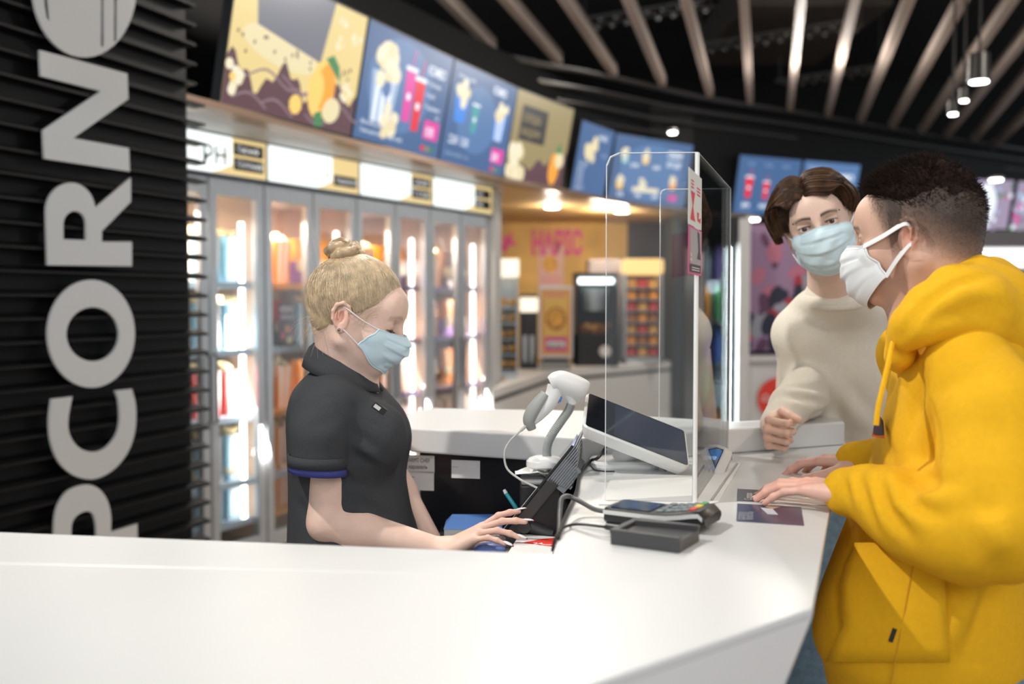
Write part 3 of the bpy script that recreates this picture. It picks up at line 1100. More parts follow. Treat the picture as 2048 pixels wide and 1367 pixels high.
org_glow = glow('amber light box', (1.0, 0.62, 0.22), 1.25)
warm_white = glow('warm white light box', (1.0, 0.86, 0.66), 1.25)
cold_lamp = glow('cool lamp', (0.9, 1.0, 1.0), 4.0)
posterm = mat('orange poster', (0.88, 0.36, 0.08), 0.5)
poster_y = mat('yellow poster', (0.92, 0.60, 0.16), 0.5)
choc = mat('food brown', (0.45, 0.17, 0.04), 0.6, vary=.3, vscale=30)
snack_o = mat('nacho orange', (0.85, 0.45, 0.10), 0.6, vary=.3, vscale=20)


def pxbox(u0, v0, u1, v1, Y, dep=.35):
    a, b = W(u0, v1, Y), W(u1, v0, Y)
    return a.x, b.x, a.z, b.z, Y, Y + dep


# nacho warmer at the far left of the bar
Yn = 7.95
x0, x1, z0, z1, y0, y1 = pxbox(992, 517, 1036, 748, Yn)
z0 = zbar + .001
t = empty('nacho_warmer', ((x0 + x1) / 2, y0, z0), 'tall glazed nacho warmer with a lit cream head beside the pale pillar', 'food display')
MB().box((x0, y0 + .02, z0), (x0 + .012, y1, z1 - .14), alu).box((x1 - .012, y0 + .02, z0), (x1, y1, z1 - .14), alu).box((x0, y1 - .01, z0), (x1, y1, z1), alu).box(
    (x0, y0, z0), (x1, y1, z0 + .04), alu).build('cabinet', t)
MB().box((x0 - .01, y0 - .01, z1 - .14), (x1 + .01, y1, z1), warm_white).build('light_box', t, bevel=.01)
MB().box((x0 + .012, y0 + .02, z0 + .04), (x1 - .012, y0 + .026, z1 - .14), fr_glass).build('pane', t)
for k in range(5):
    zz = z0 + .06 + k * .125
    MB().box((x0 + .012, y0 + .03, zz - .01), (x1 - .012, y1 - .02, zz), alu).build('shelf', t)
    for j in range(2):
        c = MB()
        for _ in range(6):
            c.sphere((x0 + .05 + j * .08 + rnd.uniform(-.02, .02), y0 + .12 + rnd.uniform(-.03, .03), zz + .04 + rnd.uniform(-.01, .02)), (.026, .02, .026), snack_o, n=7, k=4)
        tag(c.build('nacho_portion', smooth=True), 'orange heap of nachos on a shelf of the tall glazed warmer', 'food', 'nacho portions in the glazed warmer')
# small dispenser
x0, x1, z0, z1, y0, y1 = pxbox(1040, 588, 1076, 740, 8.95, .3)
z0 = zbar + .001
t = empty('sauce_dispenser', ((x0 + x1) / 2, y0, z0), 'small black dispenser with a glowing yellow head on the snack bar', 'machine')
MB().box((x0, y0, z0), (x1, y1, z0 + .05), black_soft).box((x0, y0 + .15, z0), (x1, y1, z1), black_soft).build('body', t, bevel=.006)
MB().box((x0, y0 - .005, z1 - .16), (x1, y0 + .16, z1 - .03), warm_white).build('light_box', t, bevel=.01)
for j in (0, 1):
    MB().tube([(x0 + .05 + j * .06, y0 + .08, z0 + .06), (x0 + .05 + j * .06, y0 + .08, z0 + .30)], [.018, .022], chrome, 12).build('cylinder', t, smooth=True)
# poster stand
x0, x1, z0, z1, y0, y1 = pxbox(1078, 572, 1146, 716, 8.9, .05)
t = empty('poster_stand', ((x0 + x1) / 2, y0, zbar), 'white framed upright poster with a round orange snack, standing on the snack bar', 'sign')
MB().box((x0, y0, z0), (x1, y0 + .05, z1), light_plastic).build('frame', t, bevel=.008)
m = MB(frame(((x0), y0 - .002, z0), (1, 0, 0), (0, 0, 1)))
w, h = x1 - x0, z1 - z0
m.rect(.02, .03, w - .02, h - .03, posterm, .0)
m.rect(.04, .05, w - .04, h - .05, poster_y, .001)
m.rect(.05, .06, w - .05, h * .30, pinkm, .0015)
m.disc(w / 2, h * .55, w * .32, w * .36, posterm, .002, 24)
m.disc(w / 2, h * .55, w * .29, w * .33, choc, .0025, 24)
m.disc(w / 2, h * .56, w * .25, w * .28, snack_o, .003, 20)
m.rect(.07, .10, w - .07, h * .24, paper, .002)
m.text('НАЧОС', w * .2, h * .85, .05, pinkm, .002, bold=.03)
m.text('49.90', w * .24, h * .13, .06, grey_plastic, .003, bold=.03)
m.build('poster', t)
MB().box((x0 + .01, y0 + .0, zbar + .001), (x1 - .02, y0 + .22, z0 - .035), grey_plastic).box((x0 + .03, y0 + .05, z0 - .035), (x1 - .04, y0 + .15, z0), black_soft).build('foot', t)
# poster on the wall
m = MB(frame(W(1077, 572, YW - .01), (1, 0, 0), (0, 0, 1)))
m.rect(0, 0, .28, .46, mat('pale pink poster', (0.85, 0.55, 0.50), .5), 0)
m.disc(.13, .25, .09, .10, snack_o, .002, 20)
m.rect(.02, .02, .26, .12, mat('rose poster', (0.85, 0.45, 0.45), .5), .001)
tag(m.build('wall_poster', solid=.004), 'small pink poster with an orange disc on the ochre wall', 'poster')
# popcorn machine
x0, x1, z0, z1, y0, y1 = pxbox(1150, 545, 1237, 728, 9.35, .45)
z0 = zbar + .001
t = empty('popcorn_machine', ((x0 + x1) / 2, y0, z0), 'black cased machine with a bright lamp and steel parts inside, on the snack bar', 'machine')
m = MB()
m.box((x0, y0, z0), (x0 + .03, y1, z1), black_soft).box((x1 - .03, y0, z0), (x1, y1, z1), black_soft).box((x0, y1 - .02, z0), (x1, y1, z1), black_soft)
m.box((x0, y0, z1 - .03), (x1, y1, z1), black_soft).box((x0, y0, z0), (x1, y1, z0 + .30), black_soft)
m.build('case', t, bevel=.004)
MB().box((x0 + .03, y0 + .03, z1 - .10), (x1 - .04, y0 + .16, z1 - .05), cold_lamp).build('lamp', t, bevel=.01)
MB().tube([((x0 + x1) / 2, y0 + .2, z1 - .36), ((x0 + x1) / 2, y0 + .2, z1 - .14)], [.11, .13], alu, 20).build('kettle', t, smooth=True)
c = MB()
for _ in range(50):
    c.sphere((rnd.uniform(x0 + .07, x1 - .07), rnd.uniform(y0 + .08, y1 - .1), z0 + .33 + rnd.uniform(-.02, .05)), .026, choc if _ % 3 else snack_o, n=7, k=4)
c.build('snack_heap', t, smooth=True)
MB().tube([((x0 + x1) / 2 + .08, y0 - .001, z0 + .14), ((x0 + x1) / 2 + .08, y0 - .012, z0 + .14)], .055, pc_white, 20).build('badge', t)
MB().box((x0 + .03, y0 + .01, z0 + .30), (x1 - .03, y0 + .016, z1 - .03), fr_glass).build('pane', t)
# grey panel box behind
x0, x1, z0, z1, y0, y1 = pxbox(1178, 518, 1243, 560, 9.95, .4)
MBo = MB().box((x0, y0, zbar + .001), (x1, y1, z1), mat('mauve grey casing', (0.30, 0.26, 0.27), .5)).build('equipment_box', bevel=.01)
tag(MBo, 'mauve grey equipment box standing behind the black machine', 'box')
# tall display
x0, x1, z0, z1, y0, y1 = pxbox(1248, 517, 1326, 722, 9.75, .42)
z0 = zbar + .001
t = empty('snack_tower', ((x0 + x1) / 2, y0, z0), 'tall steel snack tower with a glowing orange head and packed shelves', 'food display')
MB().box((x0, y0, z0), (x0 + .02, y1, z1 - .14), alu).box((x1 - .02, y0, z0), (x1, y1, z1 - .14), alu).box((x0, y1 - .02, z0), (x1, y1, z1 - .14), pc_dark).box((x0, y0, z0), (x1, y1, z0 + .05), alu).build('frame', t)
MB().box((x0 - .01, y0 - .02, z1 - .15), (x1 + .01, y1, z1), org_glow).build('light_box', t, bevel=.03)
for k in range(7):
    zz = z0 + .07 + k * .112
    MB().box((x0 + .02, y0 + .01, zz - .008), (x1 - .02, y1 - .02, zz), alu).build('shelf', t)
    for j in range(3):
        c = MB()
        cx = x0 + .075 + j * .11
        c.box((cx - .042, y0 + .03, zz + .0005), (cx + .042, y0 + .20, zz + .075), [pc_red, pc_org, snack_o, choc][(k + j * 2) % 4])
        tag(c.build('snack_box', bevel=.008), '%s box on the shelves of the tall snack tower' % ['red', 'orange', 'amber', 'brown'][(k + j * 2) % 4], 'snack', '%s boxes in the snack tower' % ['red', 'orange', 'amber', 'brown'][(k + j * 2) % 4])

# ================================================================== DRINK COOLER, WHITE KIOSK
Yk = 7.0
t = None
x0 = W(1400, 600, Yk).x
x1 = W(1474, 600, Yk).x
zt = W(1474, 432, Yk).z
t = empty('drink_cooler', ((x0 + x1) / 2, Yk, 0), 'tall black drinks cooler with a glowing edge strip, behind the clear shield', 'cooler')
m = MB()
m.box((x0, Yk + .05, 0), (x0 + .03, Yk + .6, zt), black_soft).box((x1 - .03, Yk + .05, 0), (x1, Yk + .6, zt), black_soft).box((x0, Yk + .58, 0), (x1, Yk + .6, zt), mat('cooler lining', (.35, .42, .5), .5))
m.box((x0, Yk, zt - .2), (x1, Yk + .6, zt), black_soft).box((x0, Yk, 0), (x1, Yk + .6, .3), black_soft)
m.build('body', t, bevel=.005)
MB().box((x1 - .080, Yk + .008, .50), (x1 - .048, Yk + .045, zt - .22), glow('cool strip', (.85, .97, 1.0), 16)).build('light_strip', t)
MB().box((x0 + .03, Yk + .01, .3), (x1 - .03, Yk + .016, zt - .2), fr_glass).build('pane', t)
lamp('POINT', 'cooler_light', ((x0 + x1) / 2, Yk + .12, 1.6), 6, (.75, .88, 1), shadow_soft_size=.05)
bt = [mat('blue bottle', (.10, .22, .7), .2), mat('orange bottle', (.9, .35, .05), .25), mat('green bottle', (.1, .4, .15), .2), mat('clear bottle', (.6, .7, .8), .15), mat('violet bottle', (.3, .2, .6), .2)]
for k in range(5):
    zz = .45 + k * .30
    MB().box((x0 + .03, Yk + .06, zz - .012), (x1 - .03, Yk + .56, zz), alu).build('shelf', t)
    for j in range(2):
        c = MB()
        bx = x0 + .075 + j * .085
        bm = bt[(k * 2 + j) % 5]
        rr = [(0.0, .030), (.15, .032), (.19, .022), (.22, .012), (.25, .012)]
        c.tube([(bx, Yk + .14, zz + .0005 + h_) for h_, _ in rr], [r_ for _, r_ in rr], bm, 12)
        nm = ['blue', 'orange', 'green', 'clear', 'violet'][(k * 2 + j) % 5]
        tag(c.build('drink_bottle', smooth=True), '%s drink bottle on the %s shelf of the drinks cooler' % (nm, ['lowest', 'second lowest', 'middle', 'second highest', 'top'][k]), 'bottle', 'bottles in the drinks cooler')

kiosk_w = mat('white kiosk panel', (0.72, 0.71, 0.70), .4)
xk0, xk1 = W(1477, 600, Yk).x, W(1500, 600, Yk).x
zc = W(1500, 722, Yk).z
xe = W(1720, 600, Yk).x
t = empty('kiosk', ((xk0 + xe) / 2, Yk, 0), 'white kiosk with a framed purple mural above a base with a red disc', 'kiosk')
MB().box((xk0, Yk, 0), (xk1, Yk + .5, W(1500, 436, Yk).z), kiosk_w).build('pillar', t, bevel=.004)
MB().box((xk1, Yk + .02, 0), (xe, Yk + .5, zc), kiosk_w).build('base', t)
MB().box((xk1, Yk - .01, zc), (xe, Yk + .5, zc + .035), kiosk_w).box((xk1, Yk - .004, zc - .014), (xe, Yk + .02, zc), grey_plastic).build('ledge', t)
MB().box((xk1, Yk + .3, zc + .035), (xe, Yk + .5, W(1500, 436, Yk).z), black_matte).build('backing', t)
mu = MB(frame((xk1, Yk + .28, zc + .06), (1, 0, 0), (0, 0, 1)))
w, h = xe - xk1, W(1500, 436, Yk).z - zc - .08
pur = [mat('mural plum', (.16, .06, .13), .5), mat('mural lilac', (.42, .26, .42), .5), mat('mural rose', (.65, .22, .32), .5), mat('mural grey', (.42, .42, .48), .5), mat('mural ink', (.03, .03, .06), .5),
       mat('mural red', (.55, .05, .08), .5)]
mu.rect(0, 0, w, h, pur[1], 0)
for k in range(70):
    cx, cy = rnd.uniform(.03, w - .03), rnd.random() * h * .95
    s = rnd.uniform(.03, .12)
    c = pur[[1, 1, 2, 0][k % 4]] if cy > h * .6 else pur[[0, 3, 4, 2, 5, 3, 4][k % 7]]
    a = rnd.uniform(0, 3)
    mu.poly([(min(max(cx + s * (.5 + .5 * (k % 3) / 2) * math.cos(q * .524) * math.cos(a) - s * .5 * math.sin(q * .524) * math.sin(a), 0.002), w), min(max(cy + s * math.cos(q * .524) * math.sin(a) + s * .5 * math.sin(q * .524) * math.cos(a), .002), h)) for q in range(12)], c, .001 + k * .00003)
mu.build('mural', t)
cc = mat('signal red', (.85, .05, .03), .4)
q = W(1557, 797, Yk - .004)
rd = MB(frame(q, (1, 0, 0), (0, 0, 1)))
rr = 42 * Yk / FPX
rd.disc(0, 0, rr, rr, cc, .001, 40)
rd.text('Coca-Cola', -rr * .86, -rr * .12, rr * .48, paper, .003, shear=.35, bold=.015, sx=.82)
rd.build('red_disc', t)
# far right shelving behind the hooded man
Yf = 9.0
xa, xb = W(1880, 600, Yf).x, W(2120, 600, Yf).x
t = empty('wall_shelving', ((xa + xb) / 2, Yf, 0), 'bright shelving with a glowing white header behind the hooded man', 'shelving')
MB().box((xa, Yf + .4, 0), (xb, Yf + .45, 2.05), kiosk_w).box((xa, Yf, 0), (xb, Yf + .4, .75), kiosk_w).build('body', t)
MB().box((xa, Yf - .02, W(2000, 532, Yf).z), (xb, Yf + .3, W(2000, 497, Yf).z), glow('white header', (1.0, .95, .98), 1.6)).build('light_box', t)
MB().box((xa, Yf - .05, W(2000, 494, Yf).z), (xb, Yf + .5, W(2000, 462, Yf).z), mat('grey canopy', (.22, .21, .22), .5)).build('canopy', t)
MB().box((xa, Yf - .0, W(2000, 545, Yf).z), (xb, Yf + .4, W(2000, 534, Yf).z), mat('beige shelf', (.50, .46, .40), .5)).build('shelf', t)
MB().box((xa, Yf - .0, 1.12), (xb, Yf + .4, 1.14), mat('beige shelf', (.50, .46, .40), .5)).build('shelf', t)
for j in range(9):
    c = MB()
    bx = xa + .06 + j * .12
    c.tube([(bx, Yf + .1, 1.1405), (bx, Yf + .1, 1.40), (bx, Yf + .1, 1.45)], [.042, .042, .03], [bt[3], bt[1], pc_white, pc_blue, bt[0]][j % 5], 12)
    nm = ['clear', 'orange', 'white', 'pale blue', 'blue'][j % 5]
    tag(c.build('drink_carton', smooth=True), '%s drink container on the bright shelving behind the hooded man' % nm, 'bottle', '%s containers on the bright shelving' % nm)
# ================================================================== SERVICE COUNTER
ZC = CZ - 0.34                       # counter top
ZS = CZ - 0.285                      # raised slab behind


def cz(u, v, d=0.0):
    return WZ(u, v, ZC + d)


A1, A2, A3, A4 = cz(1690, 890), cz(1655, 1045), cz(1625, 1215), cz(1185, 1367)
ed = (A4 - A3).normalized()
A5 = A4 + ed * 1.3
C1, C2 = cz(0, 1063), cz(1105, 1107)
cd_ = (C1 - C2).normalized()
C0 = C1 + cd_ * 1.5
C3 = cz(1167, 930)
A1b = A1 + (A1 - A2).normalized() * .07
C3b = C3 + (C3 - C2).normalized() * .12
top_poly = [(q.x, q.y) for q in (A5, A4, A3, A2, A1, A1b, C3b, C3, C2, C1, C0)] + [(C0.x - .1, A5.y)]
t = empty('service_counter', (0.3, 1.3, 0), 'white glossy service counter wrapping round the staff side, empty broad front toward the camera', 'counter')
MB().prism(top_poly, ZC - .010, ZC, white_gloss).build('worktop', t, bevel=.002)
MB().tube([cz(-200, 1117, .0), cz(0, 1126, .0), cz(600, 1140, .0), cz(860, 1147, .0)], .0009, light_plastic, 6).build('rim_bead', t)
# flared white body under it: customer sides lean inwards towards the floor
n1 = Vector((-.93, .36, 0))
n2 = Vector((-ed.y, ed.x, 0))
n2 = n2 if n2.y > 0 else -n2


def flare(k, zz):
    k = max(k, .0004)
    o = [A5 + n2 * k, A4 + n2 * k, A3 + n1 * k * .7 + n2 * k * .7, A2 + n1 * k, A1 + n1 * k, A1b + n1 * k]
    i = [C3b, C3, C2, C1, C0]
    i = [q + Vector((.01, 0, 0)) if j < 2 else q + Vector((0, -.01, 0)) for j, q in enumerate(i)]
    return [(q.x, q.y, zz) for q in o + i] + [(C0.x - .08, A5.y + k, zz)]


m = MB()
m.loft([flare(.30, 0.0), flare(.0, ZC - .0105)], mat('lightened counter front', (0.84, 0.86, 0.87), .3))  # same white as the top, colour raised to offset shade on this face
m.build('body', t)
# raised slab at the back, with its black staff-side panel
D = [WZ(811, 855, ZS), WZ(1118, 873, ZS), WZ(1181, 879, ZS)]
fr2 = A1b - C3
D2 = Vector((C3.x, C3.y, 0))
dirc = (Vector((A1.x, A1.y, 0)) - D2).normalized()
right_front = D2 + dirc * 1.02
bk_ = [WZ(1530, 846, ZS) + Vector((.35, .12, 0)), WZ(1460, 842, ZS), WZ(1300, 832, ZS), WZ(1180, 821, ZS), WZ(860, 815, ZS)]
slab = [D[0] + Vector((.012, -.004, 0)), Vector((D[1].x, D[1].y, 0)), D2 + Vector((0.0, 0.004, 0)), A1 + Vector((.0, .004, 0))] + [A1b + Vector((0, .05, 0))] + bk_[1:] + [WZ(815, 826, ZS), WZ(802, 842, ZS)]
sl = empty('back_counter', (0.2, 2.3, 0), 'raised white slab counter behind the till, rounded at its free end', 'counter')
MB().prism([(q.x, q.y) for q in slab], ZC + .0004, ZS, white_gloss).build('worktop', sl, bevel=.005)
pb = [D[0] + Vector((.03, .03, 0)), Vector((D[1].x, D[1].y + .03, 0)), D2 + Vector((-.005, .03, 0)), D2 + Vector((-.005, .30, 0)), WZ(1180, 821, ZS) + Vector((-.02, -.04, 0)), WZ(860, 815, ZS) + Vector((.03, -.04, 0)),
      WZ(812, 840, ZS) + Vector((.03, 0, 0))]
MB().prism([(q.x, q.y) for q in pb], 0, ZC, mat('black staff side panel', (.010, .012, .016), .35)).build('panel', sl)
MB().prism([(q.x, q.y) for q in (D2 + Vector((.02, .3, 0)), A1b + n1 * .2, WZ(1460, 842, ZS) + Vector((0, -.03, 0)), WZ(1180, 821, ZS) + Vector((-.0, -.04, 0)))], 0, ZC, white_gloss).build('rear_panel', sl)
# low till desk on the staff side
ZD = CZ - .495
Cn = C2 + (C3 - C2) * .05
dk = MB()
dp = [(-.155, 1.50), (C2.x + .02 - .02 + .012, 1.50), (C3.x - .012, 2.05), (-.155, 2.17)]
m = MB().prism([(x, y) for x, y in dp], ZD - .03, ZD, mat('dark desk board', (.02, .021, .024), .4))
m.prism([(-.15, 1.52), (C2.x - .02, 1.52), (C3.x - .04, 2.02), (-.15, 2.14)], 0, ZD - .03, black_matte)
tag(m.build('till_desk', bevel=.002), 'low black till desk on the staff side, under the till screen', 'desk')
# notes stuck to the black panel
for (u0, v0, u1, v1, s, lb) in ((815, 909, 869, 944, ('ARMT CHEF', 'карамель'), 'white note with two written lines, upper one stuck on the black panel'),
                                (817, 941, 868, 979, ('~~',), 'white note below the written one on the black panel'),
                                (903, 919, 960, 955, ('......',), 'blank white note on the black panel, by itself')):
    pn = (D[1] - D[0]).cross(Vector((0, 0, 1))).normalized()
    pn = (pb[1] - pb[0]).cross(Vector((0, 0, 1))).normalized()
    pp0 = pb[0] + pn * .0015
    a, b, c, d = [WP(*q, pp0, pn) for q in ((u0, v1), (u1, v1 + 2), (u1, v0 + 2), (u0, v0))]
    m = MB()
    m.add([tuple(q) for q in (a, b, c, d)], [(0, 1, 2, 3)], paper)
    Mn = frame(a + pn * .0006, b - a, (0, 0, 1))
    hh = (d - a).length
    for k, tx in enumerate(s):
        m.text(tx, .004, hh * (.6 - .38 * k), hh * .33, dark_grey, 0, M=Mn, sx=.8)
    tag(m.build('paper_note'), lb, 'note', 'notes on the black panel')


def on(u, v, z, dz=0):
    q = WZ(u, v, z)
    q.z += dz
    return q


# ================================================================== CLEAR SHIELD
acr = glass('clear acrylic', (0.975, 0.985, 0.985), 0.9, 0.01, 0.03)
acr_edge = mat('whitened acrylic edge', (.78, .80, .80), .15, spec=.8)  # edge colour whitened to imitate light caught in the acrylic
ZT = CZ + .243
Sa, Sb, Sc = cz(1211, 1004), cz(1389, 1006), cz(1455, 908)
Sd = cz(1318, 906)
Sb.z = Sc.z = Sa.z = Sd.z = ZC
sh = empty('acrylic_shield', Sb, 'clear acrylic hygiene shield standing in a U on the white counter', 'shield')


def pane(a, b, name, r=.02, cut=None):
    xd = b - a
    w = xd.length
    M = frame(Vector((a.x, a.y, ZC + .003)), xd, (0, 0, 1))
    h = ZT - ZC - .003
    pts = [(0, 0), (w, 0), (w, h)] + ([(r + 0, h), (r * .3, h - r * .3), (0, h - r)] if r else [(0, h)])
    MB(M).prism(pts, -.002, .002, acr).build(name, sh)
    return M, w, h


for nm, a, b, r in (('front_pane', Sa, Sb, .02), ('side_pane', Sb, Sc, 0), ('rear_pane', Sd, Sc, .01)):
    M, w, h = pane(a, b, nm, r)
    e = MB(M)
    e.box((r, h, -.0021), (w, h + .0012, .0021), acr_edge)
    if r:
        e.box((-.0012, 0, -.0021), (0, h - r, .0021), acr_edge)
        e.tube([(0, h - r, 0), (r * .3, h - r * .3, 0), (r, h, 0)], .0016, acr_edge, 6)
    e.build('polished_edge', sh)
MB().tube([(Sb.x, Sb.y, ZC + .003), (Sb.x, Sb.y, ZT)], .0042, mat('corner profile', (.80, .80, .78), .25), 10).build('corner_profile', sh, smooth=True)
MB().tube([(Sc.x, Sc.y, ZC + .003), (Sc.x, Sc.y, ZT)], .0025, acr_edge, 8).build('corner_profile', sh, smooth=True)
foot = [cz(1197, 1010), cz(1432, 1008), cz(1484, 926), cz(1236, 930)]
fx = (foot[1] - foot[0]).normalized()
m = MB().prism([(q.x, q.y) for q in (foot[0], foot[1] - fx * .01, foot[1] + Vector((.006, .012, 0)), foot[2], foot[3])], ZC + .0003, ZC + .003, mat('white base plate', (.80, .80, .79), .5))
m.build('base_plate', sh, bevel=.001)
a, b = cz(1478, 930), cz(1428, 1004)
MB().tube([a + Vector((-.004, 0, .0036)), b + Vector((-.004, 0, .0036))], .0022, grey_plastic, 6).build('slot', sh)
# two notices stuck to the side pane
sdn = (Sc - Sb)
pnS = sdn.cross(Vector((0, 0, 1))).normalized()
p0 = Sb + pnS * .0032
k1 = WP(1374, 600, p0, pnS)
k2 = WP(1401, 600, p0, pnS)
for (v0, v1, w0, w1, cname) in ((333, 447, 362, 455, 'a'), (449, 547, 457, 545, 'b')):
    a = WP(1376, v1, p0, pnS)
    b = WP(1402, w1, p0, pnS)
    h = (WP(1376, v0, p0, pnS) - a).length
    M = frame(Vector((a.x, a.y, a.z)), Vector((b.x - a.x, b.y - a.y, 0)), (0, 0, 1))
    w = Vector((b.x - a.x, b.y - a.y, 0)).length
    m = MB(M)
    if cname == 'a':
        m.box((0, 0, 0), (w, h, .0008), mat('notice card', (.70, .72, .70), .5))
        rd_ = mat('notice red', (.72, .03, .07), .5)
        m.poly([(w * .15, h * .62), (w * .45, h * .62), (w * .32, h * .35), (w * .40, h * .2), (w * .48, h * .1), (w * .12, h * .1), (w * .2, h * .25), (w * .28, h * .38)], rd_, .0012)
        m.poly([(w * .62, h * .30), (w * .78, h * .30), (w * .74, h * .18), (w * .92, h * .22), (w * .90, h * .12), (w * .66, h * .14)], rd_, .0012)
        for k in range(3):
            m.rect(w * .16, h * (.80 - .06 * k), w * .36, h * (.825 - .06 * k), rd_, .0012)
            m.rect(w * .60, h * (.74 - .06 * k), w * .86, h * (.765 - .06 * k), rd_, .0012)
        lb = 'white notice with red bottle drawings, upper one on the clear shield'
    else:
        m.box((0, 0, 0), (w, h, .0008), mat('notice pink', (.62, .10, .28), .5))
        m.poly([(w * .08, h * .2), (w * .92, h * .2), (w * .92, h * .96), (w * .08, h * .96)], mat('notice grey', (.38, .36, .38), .5), .001)
        m.poly([(w * .60, h * .35), (w * .72, h * .55), (w * .62, h * .95), (w * .80, h * .92), (w * .85, h * .5), (w * .9, h * .35)], mat('notice ink', (.04, .04, .05), .5), .0013)
        m.rect(w * .06, h * .05, w * .9, h * .22, mat('notice ink', (.04, .04, .05), .5), .0013)
        for k in range(2):
            m.text(('Тільки', 'вчасно!')[k], w * .08, h * (.38 - .10 * k), h * .10, paper, .0016, bold=.03, sx=.8)
            m.rect(w * .2, h * (.14 - .05 * k), w * .8, h * (.155 - .05 * k), paper, .0016)
        lb = 'pink and black notice, lower one on the clear shield'
    tag(m.build('shield_notice'), lb, 'notice')

# ================================================================== CUSTOMER TABLET INSIDE THE SHIELD
glass_blk = mat('black display glass', (.008, .010, .016), .07, spec=.8)
Ta, Td, Tb = W(1170, 850, 1.90), W(1377, 932, 1.90), W(1222, 806, 2.05)
M = frame(Ta, Td - Ta, Tb - Ta)
w = (Td - Ta).length
h = (Tb - Ta).length
tb = empty('order_display', (Ta + Td) / 2, 'white framed order display with a black screen, tilted on its stand inside the shield', 'display')
m = MB(M)
rb = lambda g: rrect(-g, -g, w + g, h + g, .012 + g, 5)
m.loft([[(x, y, -.034) for x, y in rb(-.030)], [(x, y, -.028) for x, y in rb(-.008)], [(x, y, -.012) for x, y in rb(.002)], [(x, y, -.003) for x, y in rb(.004)], [(x, y, 0.0) for x, y in rb(.002)]], light_plastic)
m.build('shell', tb, smooth=True)
g = MB(M)
g.prism(rrect(.001, .001, w - .001, h - .001, .008), 0, .0008, glass_blk)
sc_dim = glow('sleeping display blue', (.012, .022, .055), 1.0)
g.rect(w * .28, h * .05, w * .98, h * .95, mat('dim blue display', (.015, .025, .06), .12, spec=.8), .001)
g.build('screen', tb)
cc_ = M @ Vector((w * .5, h * .5, -.028))
bb = Vector((cc_.x - .01, cc_.y + .02, ZC + .0035))
MB().tube([cc_, bb + Vector((0, 0, .02))], [.022, .028], light_plastic, 16).build('neck', tb, smooth=True)
MB().box((bb.x - .07, bb.y - .055, ZC + .0032), (bb.x + .07, bb.y + .055, ZC + .02), light_plastic, .03).build('foot', tb, smooth=True)
# cable hanging from it with a black clip
cb = spline([W(1212, 893, 1.98), W(1196, 915, 1.97), W(1180, 922, 1.99), cz(1160, 948, .004), cz(1152, 985, .004), cz(1128, 1040, .003), cz(1116, 1075, .003)], 8)
tag(MB().tube(cb, .0032, black_soft, 8).build('display_cable', smooth=True), 'black cable running from under the order display along the inner counter edge', 'cable')
m = MB()
m.tube([cz(1196, 915, .012), cz(1208, 905, .022), cz(1214, 896, .03)], [.005, .006, .004], dark_grey, 8)
m.tube([cz(1190, 932, .002), cz(1196, 916, .014)], .0035, dark_grey, 8)
m.tube([cz(1206, 934, .002), cz(1204, 912, .014)], .003, dark_grey, 8)
m.tube([cz(1183, 922, .008), cz(1206, 914, .012)], .0045, dark_grey, 8)
tag(m.build('cable_clip', smooth=True), 'dark plug and clip where the cable meets the white counter', 'clip')
# small customer-side screen
Ca, Cb_, Cc = W(1406, 943, 1.985), W(1424, 951, 1.935), W(1431, 893, 1.985)
M = frame(Ca, Cb_ - Ca, Cc - Ca)
w, h = (Cb_ - Ca).length, (Cc - Ca).length
cs = empty('price_display', Ca, 'small white price display with a blue screen turned to the customers', 'display')
m = MB(M)
rb = lambda g: rrect(-g, -g, w + g, h + g, .008 + g, 4)
m.loft([[(x, y, -.028) for x, y in rb(-.012)], [(x, y, -.018) for x, y in rb(.004)], [(x, y, -.001) for x, y in rb(.006)], [(x, y, .0) for x, y in rb(.004)]], light_plastic)
m.build('shell', cs, smooth=True)
g = MB(M)
g.prism(rrect(0, 0, w, h, .004), 0, .0008, glass_blk)
g.rect(w * .05, h * .05, w * .95, h * .95, glow('price screen', (.02, .09, .24), 1.0), .001)
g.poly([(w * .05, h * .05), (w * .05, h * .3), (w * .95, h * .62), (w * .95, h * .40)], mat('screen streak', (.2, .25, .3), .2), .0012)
g.rect(w * .4, h * .55, w * .7, h * .68, s_pale, .0013)
g.build('screen', cs)
q = M @ Vector((w * .5, h * .2, -.024))
MB().tube([q, Vector((q.x - .02, q.y, ZC + .004))], [.014, .02], light_plastic, 12).build('neck', cs, smooth=True)

# ================================================================== PAYMENT TERMINAL
O = Vector((.139, 1.504, ZC + .0004))
lx = Vector((.86, -.51, 0)).normalized()
M = frame(O, lx, (0, 0, 1))
M = Matrix((lx, Vector((-lx.y, lx.x, 0)), Vector((0, 0, 1)))).transposed().to_4x4()
M.translation = O
L_, Wd = .158, .080
pt = empty('payment_terminal', O, 'black and silver card payment terminal with a keypad on the white counter', 'card terminal')
silver = mat('silver band', (.74, .74, .72), .35, metal=.25)


def prof(x):            # top height along the length
    return .024 + .012 * (max(0, (x - .09)) / .068) ** 1.3 if x < L_ * .93 else .036 - .9 * (x - L_ * .93)


def ring(x, wi, z0, z1):
    y0, y1 = Wd / 2 - wi, Wd / 2 + wi
    c = .007
    return [(x, y0 + c, z0), (x, y1 - c, z0), (x, y1, z0 + c * .8), (x, y1, z1 - c * .6), (x, y1 - c * .6, z1), (x, y0 + c * .6, z1), (x, y0, z1 - c * .6), (x, y0, z0 + c * .8)]


